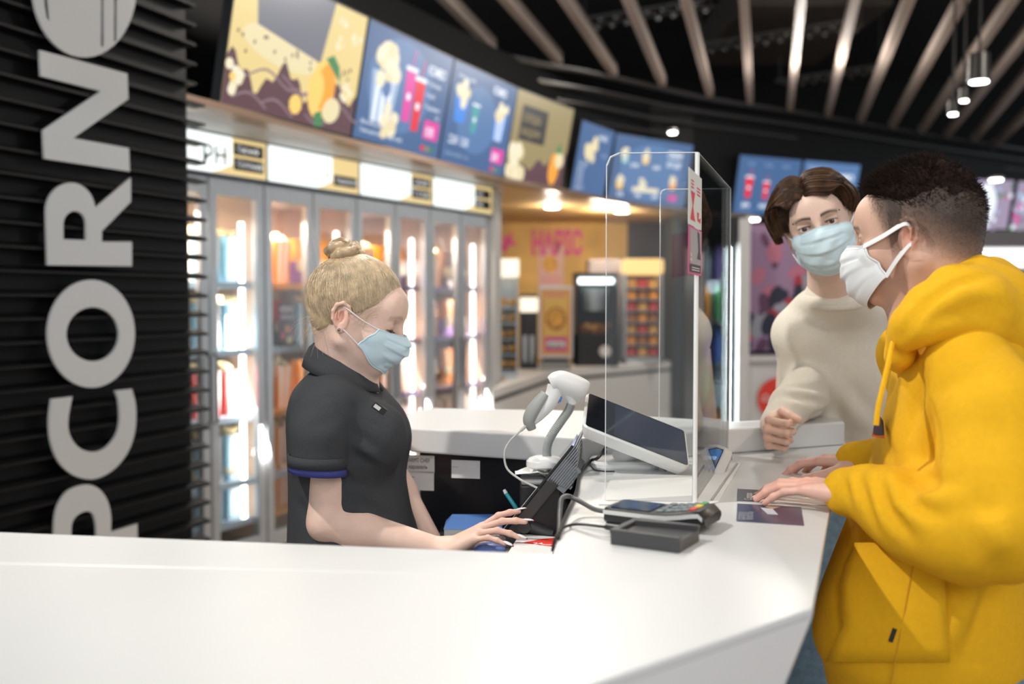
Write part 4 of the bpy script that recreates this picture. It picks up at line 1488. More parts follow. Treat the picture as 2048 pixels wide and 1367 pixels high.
xs = [0, .004, .02, .05, .08, .10, .12, .14, .150, .156, .160]
m = MB(M)
m.loft([ring(x, Wd / 2 * (1 - (.06 if x < .003 else 0) - max(0, (x - .13)) * 3.0), 0.0 if x < .13 else (x - .13) * .35, prof(x)) for x in xs], black_soft)
m.build('body', pt, smooth=True)
for s in (0, 1):
    m = MB(M)
    y = -.0006 if s == 0 else Wd + .0006
    wi = Wd / 2
    for a, b in zip(xs[:-2], xs[1:-1]):
        za, zb = prof(a) - .004, prof(b) - .004
        fa = Wd / 2 * (1 - max(0, (a - .13)) * 3.0) + .0008
        fb = Wd / 2 * (1 - max(0, (b - .13)) * 3.0) + .0008
        sg = -1 if s == 0 else 1
        ya, yb = Wd / 2 + sg * fa, Wd / 2 + sg * fb
        m.add([(a, ya, za - .005), (b, yb, zb - .005), (b, yb, zb + .001), (a, ya, za + .001)], [(0, 1, 2, 3)], silver)
    m.build('side_band', pt, solid=.0012)
g = MB(M)
g.prism(rrect(.008, .008, .072, .072, .004), .0242, .0252, glass_blk)
g.prism(rrect(.016, .016, .060, .064, .002), .0252, .0254, mat('terminal lcd', (.03, .045, .08), .12))
g.build('screen', pt)
key_g = mat('terminal key', (.16, .20, .21), .45)
keyc = {0: mat('red key', (.75, .06, .04), .4), 1: mat('yellow key', (.85, .62, .08), .4), 2: mat('green key', (.10, .40, .16), .4)}
for i in range(5):
    for j in range(3 if i else 4):
        x = .080 + i * .0125
        y = (.016 + j * .024) if i else (.012 + j * .0185)
        if i == 4:
            km = keyc[j]
        else:
            km = key_g
        zt_ = prof(x + .004)
        kk = MB(M)
        kk.prism(rrect(x, y, x + .0095, y + (.019 if i else .0145), .003, 3), zt_ - .002, zt_ + .0022, km)
        ko = kk.build('key', pt, smooth=True)
        if i == 4:
            ko['label'] = ['red cancel key', 'yellow correction key', 'green confirm key'][j]
MB(M).box((.040, -.0008, .008), (.047, .0002, .011), black_matte).build('port', pt)
MB(M).tube([(.066, -.001, .009), (.066, .0005, .009)], .0015, glow('red led', (1, .05, .03), 6), 8).build('indicator', pt)
# black cradle in front
O2 = Vector((.136, 1.375, ZC + .0004))
M2 = M.copy()
M2.translation = O2
m = MB(M2)
pr = rrect(0, 0, .102, .082, .004)
m.prism(pr, 0, .016, dark_grey)
m.prism([(0, 0), (.102, 0), (.102, .010), (0, .010)], .016, .021, dark_grey)
m.prism([(0, .01), (.010, .01), (.010, .082), (0, .082)], .016, .021, dark_grey)
m.prism([(.010, .062), (.102, .074), (.102, .082), (.010, .082)], .016, .023, dark_grey)
m.prism([(.020, .016), (.094, .016), (.094, .056), (.020, .056)], .016, .0165, black_soft)
tag(m.build('terminal_cradle', bevel=.0012), 'black plastic cradle lying in front of the payment terminal', 'cradle')
tag(MB().tube(spline([M @ Vector((.002, .03, .012)), cz(1190, 1018, .012), cz(1160, 1002, .014), cz(1138, 992, .02), cz(1124, 996, .025), cz(1120, 1020, .012), Vector((cz(1116, 1060).x, cz(1116, 1060).y, ZC - .03)),
                     Vector((cz(1108, 1085).x - .01, cz(1108, 1085).y, ZC - .10))], 8), .0040, mat('slate cable', (.10, .10, .10), .4), 10).build('terminal_cable', smooth=True),
    'thick grey cable looping from the payment terminal over the counter edge', 'cable')
tag(MB().tube(spline([M2 @ Vector((.0, .055, .010)), M2 @ Vector((-.02, .06, .008)), cz(1185, 1050, .006), cz(1150, 1048, .005), cz(1125, 1056, .006), cz(1111, 1076, .004), cz(1105, 1100, -.02)], 8),
              [.0042] * 12 + [.0022] * 37, black_soft, 8).build('cradle_cable', smooth=True), 'thin black cable from the cradle running off the counter edge', 'cable')
tag(MB().tube(spline([M2 @ Vector((.0, .03, .004)), cz(1200, 1072, .003), cz(1165, 1062, .0025), cz(1140, 1052, .0025), cz(1160, 1036, .0025), cz(1200, 1034, .0025), M @ Vector((.0, .015, .004))], 8),
              .0012, mat('pale wire', (.55, .53, .5), .4), 6).build('thin_wire', smooth=True), 'thin pale wire lying between the terminal and the counter edge', 'cable')

# ================================================================== CARDS AND FLYERS
navy_c = mat('navy flyer', (.045, .055, .12), .25)
dark_c = mat('charcoal flyer', (.035, .033, .045), .3)
ptx = mat('flyer lettering', (.55, .56, .62), .5)


def flat_card(pts, z, m_, mb=None):
    mb = mb or MB()
    q = [cz(u, v) for u, v in pts]
    mb.prism([(a.x, a.y) for a in q], ZC + z, ZC + z + .0004, m_)
    return mb


m = flat_card([(1474, 1002.5), (1660, 1011), (1655, 986), (1475, 978)], .0004, paper)
flat_card([(1474, 1002.5), (1536, 1005.3), (1533, 981), (1475, 978)], .0008, dark_c, m)
a, b = cz(1504, 1001), cz(1504, 981)
Mt = frame(Vector((a.x, a.y, ZC + .0014)), (b - a), Vector((-1, .1, 0)))
m.text('Compass', 0, 0, .019, paper, 0, M=Mt, bold=.02, sx=.9)
a, b = cz(1520, 1002), cz(1519, 983)
Mt = frame(Vector((a.x, a.y, ZC + .0014)), (b - a), Vector((-1, .1, 0)))
m.text('Бізнес-ланч', 0, 0, .010, paper, 0, M=Mt)
tag(m.build('leaflet'), "half charcoal, half white leaflet under the hooded man's hand", 'leaflet')
m = flat_card([(1473, 1042), (1608, 1051), (1602, 1014), (1474.6, 1007)], .0004, navy_c)
flat_card([(1550, 1047), (1608, 1051), (1602, 1014), (1540, 1010.5)], .0006, mat('plum flyer', (.09, .06, .11), .25), m)
flat_card([(1521, 1016), (1535, 1029), (1556, 1030), (1545, 1018)], .0010, mat('pale shape', (.6, .63, .68), .4), m)
flat_card([(1530, 1014), (1547, 1018), (1562, 1014), (1536, 1010.8)], .0010, mat('tan shape', (.6, .42, .25), .4), m)
for k, u in enumerate((1488, 1497, 1506)):
    a, b = cz(u, 1040), cz(u, 1014)
    Mt = frame(Vector((a.x, a.y, ZC + .0012)), (b - a), Vector((-1, .1, 0)))
    m.text(('ПІДПИСКА', 'ВІД 29 ГРН', 'НА МІСЯЦЬ')[k], 0, 0, .0115, ptx, 0, M=Mt, sx=.9)
tag(m.build('flyer'), 'navy flyer with pale lettering and a tan shape, nearest the front of the counter', 'leaflet')

# ================================================================== TILL SCREEN AND THINGS ROUND IT
mb0, mt0 = W(1004, 1062, 1.925), W(1147, 884, 1.925)
wdir = Vector((.13, .99, 0)).normalized()
M = frame(mb0, wdir, mt0 - mb0)
hh = (mt0 - mb0).length
tm = empty('till_monitor', Vector((mb0.x + .06, mb0.y + .1, ZD)), 'black till touch screen seen edge-on, leaning back towards the counter', 'monitor')
m = MB(M)
m.prism(rrect(0, -.006, .165, hh * .66, .006), .004, .030, mat('charcoal shell', (.045, .043, .042), .4))
m.build('shell', tm, bevel=.004)
gl_ = MB(M)
gl_.prism(rrect(-.001, -.01, .166, hh * .98, .006), 0, .004, glass_blk)
gl_.build('glass', tm)
MB(M).prism([(-.002, -.012), (.004, -.012), (.004, hh * .5), (-.002, hh * .5)], -.0008, .0, silver).build('bezel', tm)
vent = mat('slate vent', (.20, .22, .24), .4)
m = MB(M)
n_ = 11
for k in range(n_):
    zz = .005 + k * .0044
    top = hh * (1.0 - .012 * k - .0018 * k * k)
    m.prism([(.0, hh * .60 + .0015 * k), (.165, hh * .60 + .0015 * k), (.235, top), (.0, top)], zz, zz + (.0032 if k % 1 == 0 else .003), vent)
m.prism([(.002, hh * .60), (.163, hh * .60), (.163, hh * .84), (.002, hh * .84)], .005, .047, vent)
m.build('vented_top', tm, bevel=.0008)
m = MB(M)
m.loft([[(.03, .02, .030), (.15, .02, .030), (.15, hh * .6, .030), (.03, hh * .6, .030)], [(.05, .05, .085), (.135, .05, .085), (.135, hh * .5, .075), (.05, hh * .5, .075)]], black_soft)
m.build('back_housing', tm, bevel=.006)
m = MB()
a = M @ Vector((.0, .035, .028))
m.tube([a + wdir * -.004 + Vector((0, 0, 0)), a + wdir * .16], .0125, dark_grey, 14)
m.tube([a + wdir * .02, a + wdir * .02 + Vector((.05, 0, -.022))], [.014, .016], dark_grey, 14)
m.build('hinge', tm, smooth=True)
q = M @ Vector((.085, .06, .06))
MB().tube([q, Vector((q.x + .03, q.y, q.z - .015)), Vector((C2.x + (C3.x - C2.x) * (q.y - C2.y) / (C3.y - C2.y) - .002, q.y, q.z - .03))], [.018, .018, .016], black_soft, 12).build('stand', tm)
# brown-grey plate, leaflet, mouse, pen, box on the desk
dsk = lambda u, v, z=0.0: WZ(u, v, ZD + z)


def dpoly(pts, z0, z1, m_, name, label, cat, bev=0.0, **k):
    q = [dsk(u, v, z1) for u, v in pts]
    mb = MB().prism([(a.x, a.y) for a in q], ZD + z0, ZD + z1, m_)
    return tag(mb.build(name, bevel=bev), label, cat)


dpoly([(976, 1093), (1018, 1106), (1041, 1068), (996, 1063)], .0005, .014, mat('bronze grey metal', (.17, .15, .135), .4, metal=.5), 'metal_plate', 'bronze grey metal plate on the till desk, beside the fingers', 'plate', .002)
ZL_ = CZ - .457
lsk = lambda u, v: WZ(u, v, ZL_)
ix = lambda y: C2.x + (C3.x - C2.x) * (y - C2.y) / (C3.y - C2.y) - .004
tag(MB().prism([(lsk(1010, 1112).x, 1.76), (ix(1.76), 1.76), (ix(1.932), 1.932), (lsk(1010, 1112).x, 1.932)], ZD + .0005, ZL_, black_soft).build('cash_drawer', bevel=.002),
    'black cash drawer on the till desk, with a leaflet lying on it', 'cash drawer')
lf = MB()
q = [lsk(u, v) for u, v in ((1012, 1112), (1103, 1114), (1113, 1074), (1040, 1068))]
lf.prism([(a.x, a.y) for a in q], ZL_ + .0005, ZL_ + .0009, paper)
q = [lsk(u, v) for u, v in ((1044, 1086), (1108, 1094), (1112, 1076), (1085, 1078))]
lf.prism([(a.x, a.y) for a in q], ZL_ + .001, ZL_ + .0013, cc)
a = lsk(1066, 1089)
lf.text('24', 0, 0, .018, paper, 0, M=frame(Vector((a.x, a.y, ZL_ + .0016)), (1, -.1, 0), (0, 1, .0)), bold=.03)
a = lsk(1083, 1091)
lf.text('ЗНИЖКА', 0, 0, .012, paper, 0, M=frame(Vector((a.x, a.y, ZL_ + .0016)), (1, -.1, 0), (0, 1, .0)), bold=.03, sx=.6)
tag(lf.build('paper_sheet'), 'white sheet with a red wedge, lying on the cash drawer by the counter edge', 'paper')
m = MB()
q = W(985, 1101, 1.90)
m.sphere((q.x, q.y, ZD + .014), (.038, .022, .016), mat('periwinkle plastic', (.22, .32, .75), .35), n=20, k=12)
tag(m.build('computer_mouse', smooth=True), 'small periwinkle blue mouse just behind the counter edge', 'mouse')
bx = W(948, 1075, 2.02)
m = MB()
bx0, bx1 = W(888, 1075, 2.02).x, W(1004, 1075, 2.02).x
zt1, zt0 = W(900, 1058, 2.02).z, ZD - .02
bxm = mat('blue card', (.10, .28, .75), .4)
gb = empty('glove_box', (bx.x, 2.06, zt0), 'blue topped white carton with a small dark emblem, behind her fingers', 'box')
MB().box((bx0, 2.02, ZD + .0005), (bx1, 2.10, zt1), light_plastic).build('carton', gb, bevel=.001)
MB().add([(bx0 - .001, 2.018, zt1 + .0003), (bx1 + .001, 2.018, zt1 + .0003), (bx1 - .01, 2.10, zt1 + .014), (bx0 + .012, 2.10, zt1 + .014), (bx0 - .001, 2.102, zt1 + .0003), (bx1 + .001, 2.102, zt1 + .0003)],
         [(0, 1, 2, 3), (3, 2, 5, 4), (0, 3, 4), (1, 5, 2), (0, 4, 5, 1)], bxm).build('lid', gb)
em = MB(frame((bx0 + .008, 2.0185, zt1 - .032), (1, 0, 0), (0, 0, 1)))
nv = mat('navy print', (.05, .08, .2), .5)
em.poly([(0, .004), (.006, 0), (.012, .004), (.012, .018), (0, .018)], nv, .0)
em.poly([(.003, .006), (.009, .006), (.009, .015), (.003, .015)], light_plastic, .0003)
em.build('emblem', gb)
m = MB()
m.tube([W(1012, 986, 2.0), W(1030, 1012, 1.99), W(1040, 1030, 1.99)], [.004, .0045, .003], mat('teal barrel', (.03, .30, .36), .25), 10)
m.tube([W(1008, 979, 2.0), W(1012, 986, 2.0)], [.003, .004], light_plastic, 10)
tag(m.build('pen', smooth=True), 'teal pen standing by the till screen', 'pen')
# black receipt printer, crumpled paper, scanner on its stand
px0, px1 = W(1040, 960, 2.0).x, W(1118, 960, 2.0).x
ztp = W(1060, 962, 1.94).z
pr_ = empty('receipt_printer', ((px0 + px1) / 2, 1.99, ZD), 'black receipt printer with a grey lid under the scanner stand', 'printer')
MB().box((px0, 1.94, ZD + .0005), (px1, 2.045, ztp - .008), black_soft).build('case', pr_, bevel=.004)
MB().box((px0 + .002, 1.942, ztp - .008), (px1 - .002, 2.043, ztp), grey_plastic).build('lid', pr_, bevel=.003)
MB().tube([((px0 + px1) / 2, 1.938, ZD + .04), ((px0 + px1) / 2, 1.94, ZD + .04)], .008, dark_grey, 12).build('button', pr_)
cr = MB()
rr_ = random.Random(5)
gx = [[Vector((px0 - .01 + (px1 - px0 + .012) * i / 6, 1.955 + .075 * j / 4, ztp + .006 + rr_.uniform(-.004, .010))) for i in range(7)] for j in range(5)]
cr.add([tuple(v) for r_ in gx for v in r_], [(j * 7 + i, j * 7 + i + 1, (j + 1) * 7 + i + 1, (j + 1) * 7 + i) for j in range(4) for i in range(6)], paper)
tag(cr.build('crumpled_paper', solid=.0005), 'crumpled white paper lying on the receipt printer', 'paper')
sb = W(1090, 935, 2.0)
zb0 = ztp + .017
sc = empty('barcode_scanner', (sb.x, 2.0, zb0), 'white barcode scanner perched on a grey gooseneck stand', 'scanner')
m = MB()
m.loft([[(sb.x + r_ * 1.15 * math.cos(k * .2618), 2.0 + r_ * math.sin(k * .2618), zb0 + z_) for k in range(24)] for r_, z_ in ((.028, 0), (.033, .004), (.033, .014), (.028, .020), (.018, .024))], light_plastic)
m.build('stand_base', sc, smooth=True)
gp = spline([W(1094, 918, 2.0), W(1094, 895, 2.0), W(1102, 872, 2.0), W(1122, 842, 2.0), W(1136, 822, 2.0), W(1143, 806, 2.0)], 12)
m = MB()
rad = []
pts2 = []
for i in range(len(gp) - 1):
    for s in (0, .5):
        pts2.append(gp[i].lerp(gp[i + 1], s))
        rad.append(.0098 if s == 0 else .0084)
m.tube(pts2, rad, mat('grey gooseneck', (.42, .44, .43), .4), 14)
m.build('gooseneck', sc, smooth=True)
hd = MB()
Yh = 2.0
hp = [W(1103, 770, Yh), W(1118, 764, Yh), W(1140, 772, Yh), W(1160, 780, Yh), W(1170, 786, Yh)]
hd.tube(spline(hp, 5), [.014 + .0075 * math.sin(math.pi * min(.999, (i + 3) / 24)) + .004 * (i / 20) for i in range(20)] + [.018], light_plastic, 20, flat=1.25)
hd.tube([W(1138, 786, Yh), W(1146, 808, Yh)], [.015, .009], light_plastic, 14)
hd.build('head', sc, smooth=True)
hn = MB()
hn.tube(spline([W(1112, 772, Yh), W(1104, 796, Yh), W(1086, 820, Yh), W(1068, 840, Yh), W(1062, 852, Yh)], 5), [.0165, .0165, .016, .016, .016, .0155, .015, .0145, .014, .0135, .013, .012, .0115, .011, .010, .009, .008, .007, .006, .005, .004],
        light_plastic, 16, flat=1.1)
hn.build('handle', sc, smooth=True)
gr = MB()
gr.tube(spline([W(1091, 786, Yh - .004), W(1076, 806, Yh - .004), W(1063, 826, Yh - .003), W(1058, 842, Yh - .002), W(1064, 858, Yh)], 5), [.008 + .004 * math.sin(math.pi * i / 20) for i in range(21)], grey_plastic, 14, flat=1.35)
gr.build('grip', sc, smooth=True)
MB().tube([W(1121, 792, Yh - .006), W(1118, 800, Yh - .006), W(1113, 805, Yh - .006)], [.004, .005, .003], mat('blue trigger', (.08, .25, .7), .35), 10).build('trigger', sc, smooth=True)
tag(MB().tube(spline([W(1058, 846, 2.0), W(1040, 862, 1.99), W(1018, 884, 1.98), W(1009, 906, 1.97), W(1014, 936, 1.96), W(1040, 958, 1.93), W(1072, 974, 1.92), W(1088, 984, 1.92)], 8), [.0035] * 8 + [.0022] * 49, mat('pale grey cord', (.5, .5, .48), .5), 8).build('scanner_cable', smooth=True),
    'pale grey cord hanging in a loop from the scanner handle', 'cable')
# ================================================================== FIGURES: smooth implicit surfaces turned into meshes
from mathutils.bvhtree import BVHTree
V3 = lambda p_: np.array(p_, dtype=np.float64)


class SDF:
    def __init__(self, h=.004, M=None):
        self.h, self.M, self.P, self.post = h, M or Matrix(), [], None
        self.Mi = self.M.inverted()

    def L(self, p_):                                   # world -> local
        return V3(self.Mi @ Vector(p_))

    def cap(self, a, b, ra, rb=None, k=.01, sub=False, w=False, flat=None):
        """tapered capsule; flat=(axis, factor) squeezes it along an axis"""
        rb = ra if rb is None else rb
        a, b = (self.L(a), self.L(b)) if w else (V3(a), V3(b))
        r = max(ra, rb)
        ab = b - a
        L2 = max(float(ab @ ab), 1e-12)
        if flat is not None:
            ax = V3(flat[0]) / np.linalg.norm(flat[0])
            f = flat[1] - 1

        def fn(X, Y, Z):
            x, y, z = X - a[0], Y - a[1], Z - a[2]
            t = np.clip((x * ab[0] + y * ab[1] + z * ab[2]) / L2, 0, 1)
            dx, dy, dz = x - ab[0] * t, y - ab[1] * t, z - ab[2] * t
            if flat is not None:
                q = (dx * ax[0] + dy * ax[1] + dz * ax[2]) * f
                dx, dy, dz = dx + ax[0] * q, dy + ax[1] * q, dz + ax[2] * q
            return np.sqrt(dx * dx + dy * dy + dz * dz) - (ra + (rb - ra) * t)
        self.P.append((fn, np.minimum(a, b) - r, np.maximum(a, b) + r, k, sub))
        return self

    def chain(self, pts, rs, k=.01, **kw):
        for i in range(len(pts) - 1):
            self.cap(pts[i], pts[i + 1], rs[i], rs[i + 1], k, **kw)
        return self

    def ell(self, c, r, rot=None, k=.01, sub=False, w=False):
        c = self.L(c) if w else V3(c)
        r = V3(r)
        Rm = np.array(rot.to_3x3()) if rot is not None else np.eye(3)     # columns = axes
        if w and rot is not None:
            Rm = np.array(self.Mi.to_3x3()) @ Rm
        ext = np.sqrt(((Rm * r) ** 2).sum(1))

        def fn(X, Y, Z):
            x, y, z = X - c[0], Y - c[1], Z - c[2]
            u = (x * Rm[0, 0] + y * Rm[1, 0] + z * Rm[2, 0]) / r[0]
            v = (x * Rm[0, 1] + y * Rm[1, 1] + z * Rm[2, 1]) / r[1]
            s = (x * Rm[0, 2] + y * Rm[1, 2] + z * Rm[2, 2]) / r[2]
            k0 = np.sqrt(u * u + v * v + s * s)
            k1 = np.sqrt((u / r[0]) ** 2 + (v / r[1]) ** 2 + (s / r[2]) ** 2)
            return k0 * (k0 - 1) / np.maximum(k1, 1e-6)
        self.P.append((fn, c - ext, c + ext, k, sub))
        return self

    def plane(self, p_, n, k=.004):
        """cut away the side the normal points to"""
        p_, n = V3(p_), V3(n) / np.linalg.norm(n)
        self.P.append((lambda X, Y, Z: -((X - p_[0]) * n[0] + (Y - p_[1]) * n[1] + (Z - p_[2]) * n[2]), None, None, k, True))
        return self

    def loft(self, secs, yaw=0.0, k=.02, pw=2.3):
        """secs: (z, cx, cy, hx, hy) in world measure, stacked ovals; yaw turns them"""
        secs = sorted(secs)
        z = V3([s[0] for s in secs])
        zz = np.linspace(z[0], z[-1], 60)
        cols = []
        for j in range(1, 5):
            y = V3([s[j] for s in secs])
            m_ = np.gradient(y, z)
            i = np.clip(np.searchsorted(z, zz) - 1, 0, len(z) - 2)
            hh_ = z[i + 1] - z[i]
            t = (zz - z[i]) / hh_
            cols.append((2 * t ** 3 - 3 * t ** 2 + 1) * y[i] + (t ** 3 - 2 * t ** 2 + t) * hh_ * m_[i] + (-2 * t ** 3 + 3 * t ** 2) * y[i + 1] + (t ** 3 - t ** 2) * hh_ * m_[i + 1])
        cy_, sy_ = math.cos(yaw), math.sin(yaw)
        mx = max(max(s[3], s[4]) for s in secs) * 1.02

        def fn(X, Y, Z):
            Zf = Z.ravel()
            c = [np.interp(Zf, zz, q).reshape(Z.shape) for q in cols]
            dx, dy = X - c[0], Y - c[1]
            u, v = dx * cy_ + dy * sy_, -dx * sy_ + dy * cy_
            k0 = (np.abs(u / c[2]) ** pw + np.abs(v / c[3]) ** pw) ** (1 / pw)
            d = (k0 - 1) * np.minimum(c[2], c[3])
            over = np.maximum(z[0] - Z, Z - z[-1])
            return np.maximum(d, over)
        xs_ = [s[1] for s in secs]
        ys_ = [s[2] for s in secs]
        self.P.append((fn, V3([min(xs_) - mx, min(ys_) - mx, z[0]]), V3([max(xs_) + mx, max(ys_) + mx, z[-1]]), k, False))
        return self

    def arrays(self):
        h = self.h
        lo = np.min([p_[1] for p_ in self.P if p_[1] is not None and not p_[4]], axis=0) - 5 * h
        hi = np.max([p_[2] for p_ in self.P if p_[2] is not None and not p_[4]], axis=0) + 5 * h
        n = np.ceil((hi - lo) / h).astype(int) + 1
        ax = [lo[i] + h * np.arange(n[i]) for i in range(3)]
        F = np.full(tuple(n), .3, dtype=np.float32)
        for fn, a, b, k, sub in self.P:
            if a is None:
                sl = [slice(0, n[i]) for i in range(3)]
            else:
                pad = k + 4 * h
                s0 = np.clip(np.floor((a - pad - lo) / h).astype(int), 0, n)
                s1 = np.clip(np.ceil((b + pad - lo) / h).astype(int) + 1, 0, n)
                sl = [slice(s0[i], s1[i]) for i in range(3)]
                if any(s1[i] <= s0[i] for i in range(3)):
                    continue
            X, Y, Z = ax[0][sl[0]][:, None, None], ax[1][sl[1]][None, :, None], ax[2][sl[2]][None, None, :]
            d = fn(X, Y, Z)
            G = F[sl[0], sl[1], sl[2]]
            if sub:
                d = -d
                q = np.clip(.5 - .5 * (G - d) / k, 0, 1)
                F[sl[0], sl[1], sl[2]] = G * (1 - q) + d * q + k * q * (1 - q)
            else:
                q = np.clip(.5 + .5 * (G - d) / k, 0, 1)
                F[sl[0], sl[1], sl[2]] = G * (1 - q) + d * q - k * q * (1 - q)
        if self.post:
            X, Y, Z = ax[0][:, None, None], ax[1][None, :, None], ax[2][None, None, :]
            F = F + self.post(X, Y, Z).astype(np.float32)
        # surface nets
        S = F < 0
        c = np.zeros(tuple(n - 1), dtype=np.int8)
        for i in (0, 1):
            for j in (0, 1):
                for l in (0, 1):
                    c += S[i:n[0] - 1 + i, j:n[1] - 1 + j, l:n[2] - 1 + l]
        act = np.argwhere((c > 0) & (c < 8))
        I = np.full(c.shape, -1, dtype=np.int32)
        I[act[:, 0], act[:, 1], act[:, 2]] = np.arange(len(act))
        acc = np.zeros((len(act), 3))
        cnt = np.zeros(len(act))
        cor = [(i, j, l) for i in (0, 1) for j in (0, 1) for l in (0, 1)]
        vals = {q: F[act[:, 0] + q[0], act[:, 1] + q[1], act[:, 2] + q[2]].astype(np.float64) for q in cor}
        for q in cor:
            for d in range(3):
                if q[d] == 0:
                    r = tuple(q[e] + (1 if e == d else 0) for e in range(3))
                    f0, f1 = vals[q], vals[r]
                    m_ = (f0 < 0) != (f1 < 0)
                    t = f0[m_] / (f0[m_] - f1[m_])
                    pos = np.tile(V3(q), (m_.sum(), 1))
                    pos[:, d] += t
                    acc[m_] += pos
                    cnt[m_] += 1
        Vt = lo + h * (act + acc / cnt[:, None])
        quads = []
        for d in range(3):
            e1, e2 = (d + 1) % 3, (d + 2) % 3
            sl0 = [slice(None)] * 3
            sl1 = [slice(None)] * 3
            sl0[d], sl1[d] = slice(0, -1), slice(1, None)
            A, B = S[tuple(sl0)], S[tuple(sl1)]
            for flip in (False, True):
                E = np.argwhere((A & ~B) if not flip else (~A & B))
                E = E[(E[:, e1] > 0) & (E[:, e2] > 0) & (E[:, e1] < n[e1] - 1) & (E[:, e2] < n[e2] - 1)]
                o1, o2 = np.zeros(3, int), np.zeros(3, int)
                o1[e1], o2[e2] = 1, 1
                q = [E - o1 - o2, E - o2, E, E - o1]
                qi = np.stack([I[x[:, 0], x[:, 1], x[:, 2]] for x in q], 1)
                quads.append(qi if not flip else qi[:, ::-1])
        Q = np.concatenate(quads)
        Q = Q[(Q >= 0).all(1)]
        Mn = np.array(self.M)
        Vw = Vt @ Mn[:3, :3].T + Mn[:3, 3]
        if np.linalg.det(Mn[:3, :3]) < 0:
            Q = Q[:, ::-1]
        return Vw, Q, Vt


def mesh_np(name, chunks, mats_, parent=None, colors=None, mi=None):
    vs_, fs, off = [], [], 0
    for v, q in chunks:
        vs_.append(v)
        fs.append(q + off)
        off += len(v)
    Vv, Q = np.concatenate(vs_), np.concatenate(fs)
    me = bpy.data.meshes.new(name)
    k = Q.shape[1]
    me.vertices.add(len(Vv))
    me.vertices.foreach_set('co', Vv.astype(np.float32).ravel())
    me.loops.add(Q.size)
    me.loops.foreach_set('vertex_index', Q.astype(np.int32).ravel())
    me.polygons.add(len(Q))
    me.polygons.foreach_set('loop_start', np.arange(0, Q.size, k, dtype=np.int32))
    me.polygons.foreach_set('loop_total', np.full(len(Q), k, dtype=np.int32))
    for m in mats_:
        me.materials.append(m)
    me.update(calc_edges=True)
    me.validate()
    if colors is not None:
        at = me.color_attributes.new('col', 'FLOAT_COLOR', 'POINT')
        c4 = np.concatenate([colors, np.ones((len(colors), 1))], 1).astype(np.float32)
        at.data.foreach_set('color', c4.ravel())
    return link_mesh(name, me, parent)


def sdf_obj(S, name, m, parent=None, colfn=None, smooth_it=0):
    Vw, Q, Vt = S.arrays()
    return mesh_np(name, [(Vw, Q)], [m], parent, colfn(Vw, Vt) if colfn else None)


def strands(name, lines, r0, r1, m, parent=None, M=None, colors=None):
    """hair: every line a thin three sided tapering thread, all in one mesh"""
    Vs, Qs, off = [], [], 0
    Mn = np.array(M) if M is not None else np.eye(4)
    for ln in lines:
        P_ = np.asarray(ln, dtype=float)
        n = len(P_)
        T_ = np.gradient(P_, axis=0)
        T_ /= np.maximum(np.linalg.norm(T_, axis=1, keepdims=True), 1e-9)
        ref = V3([.3, .5, .81])
        a = np.cross(T_, ref)
        a /= np.maximum(np.linalg.norm(a, axis=1, keepdims=True), 1e-9)
        b = np.cross(T_, a)
        s = np.linspace(0, 1, n)[:, None]
        r = r0 * (1 - s) ** .6 + r1 * s
        ring_ = [P_ + (a * math.cos(t) + b * math.sin(t)) * r for t in (0, 2.094, 4.189)]
        Vv = np.stack(ring_, 1).reshape(-1, 3)
        i = np.arange(n - 1)[:, None] * 3
        for k in range(3):
            k2 = (k + 1) % 3
            Qs.append(np.concatenate([i + k, i + k2, i + 3 + k2, i + 3 + k], 1) + off)
        Vs.append(Vv)
        off += len(Vv)
    Vv = np.concatenate(Vs) @ Mn[:3, :3].T + Mn[:3, 3]
    return mesh_np(name, [(Vv, np.concatenate(Qs))], [m], parent)


rs = np.random.RandomState(4)


def nspline(P_, n):
    q = spline([Vector(p_) for p_ in P_], max(2, n // (len(P_) - 1)))
    return [tuple(v) for v in q]


def frame3(x, up):
    """columns: x forward, y left, z up"""
    x = Vector(x).normalized()
    y = Vector(up).cross(x).normalized()
    z = x.cross(y)
    return Matrix((x, y, z)).transposed().to_4x4()


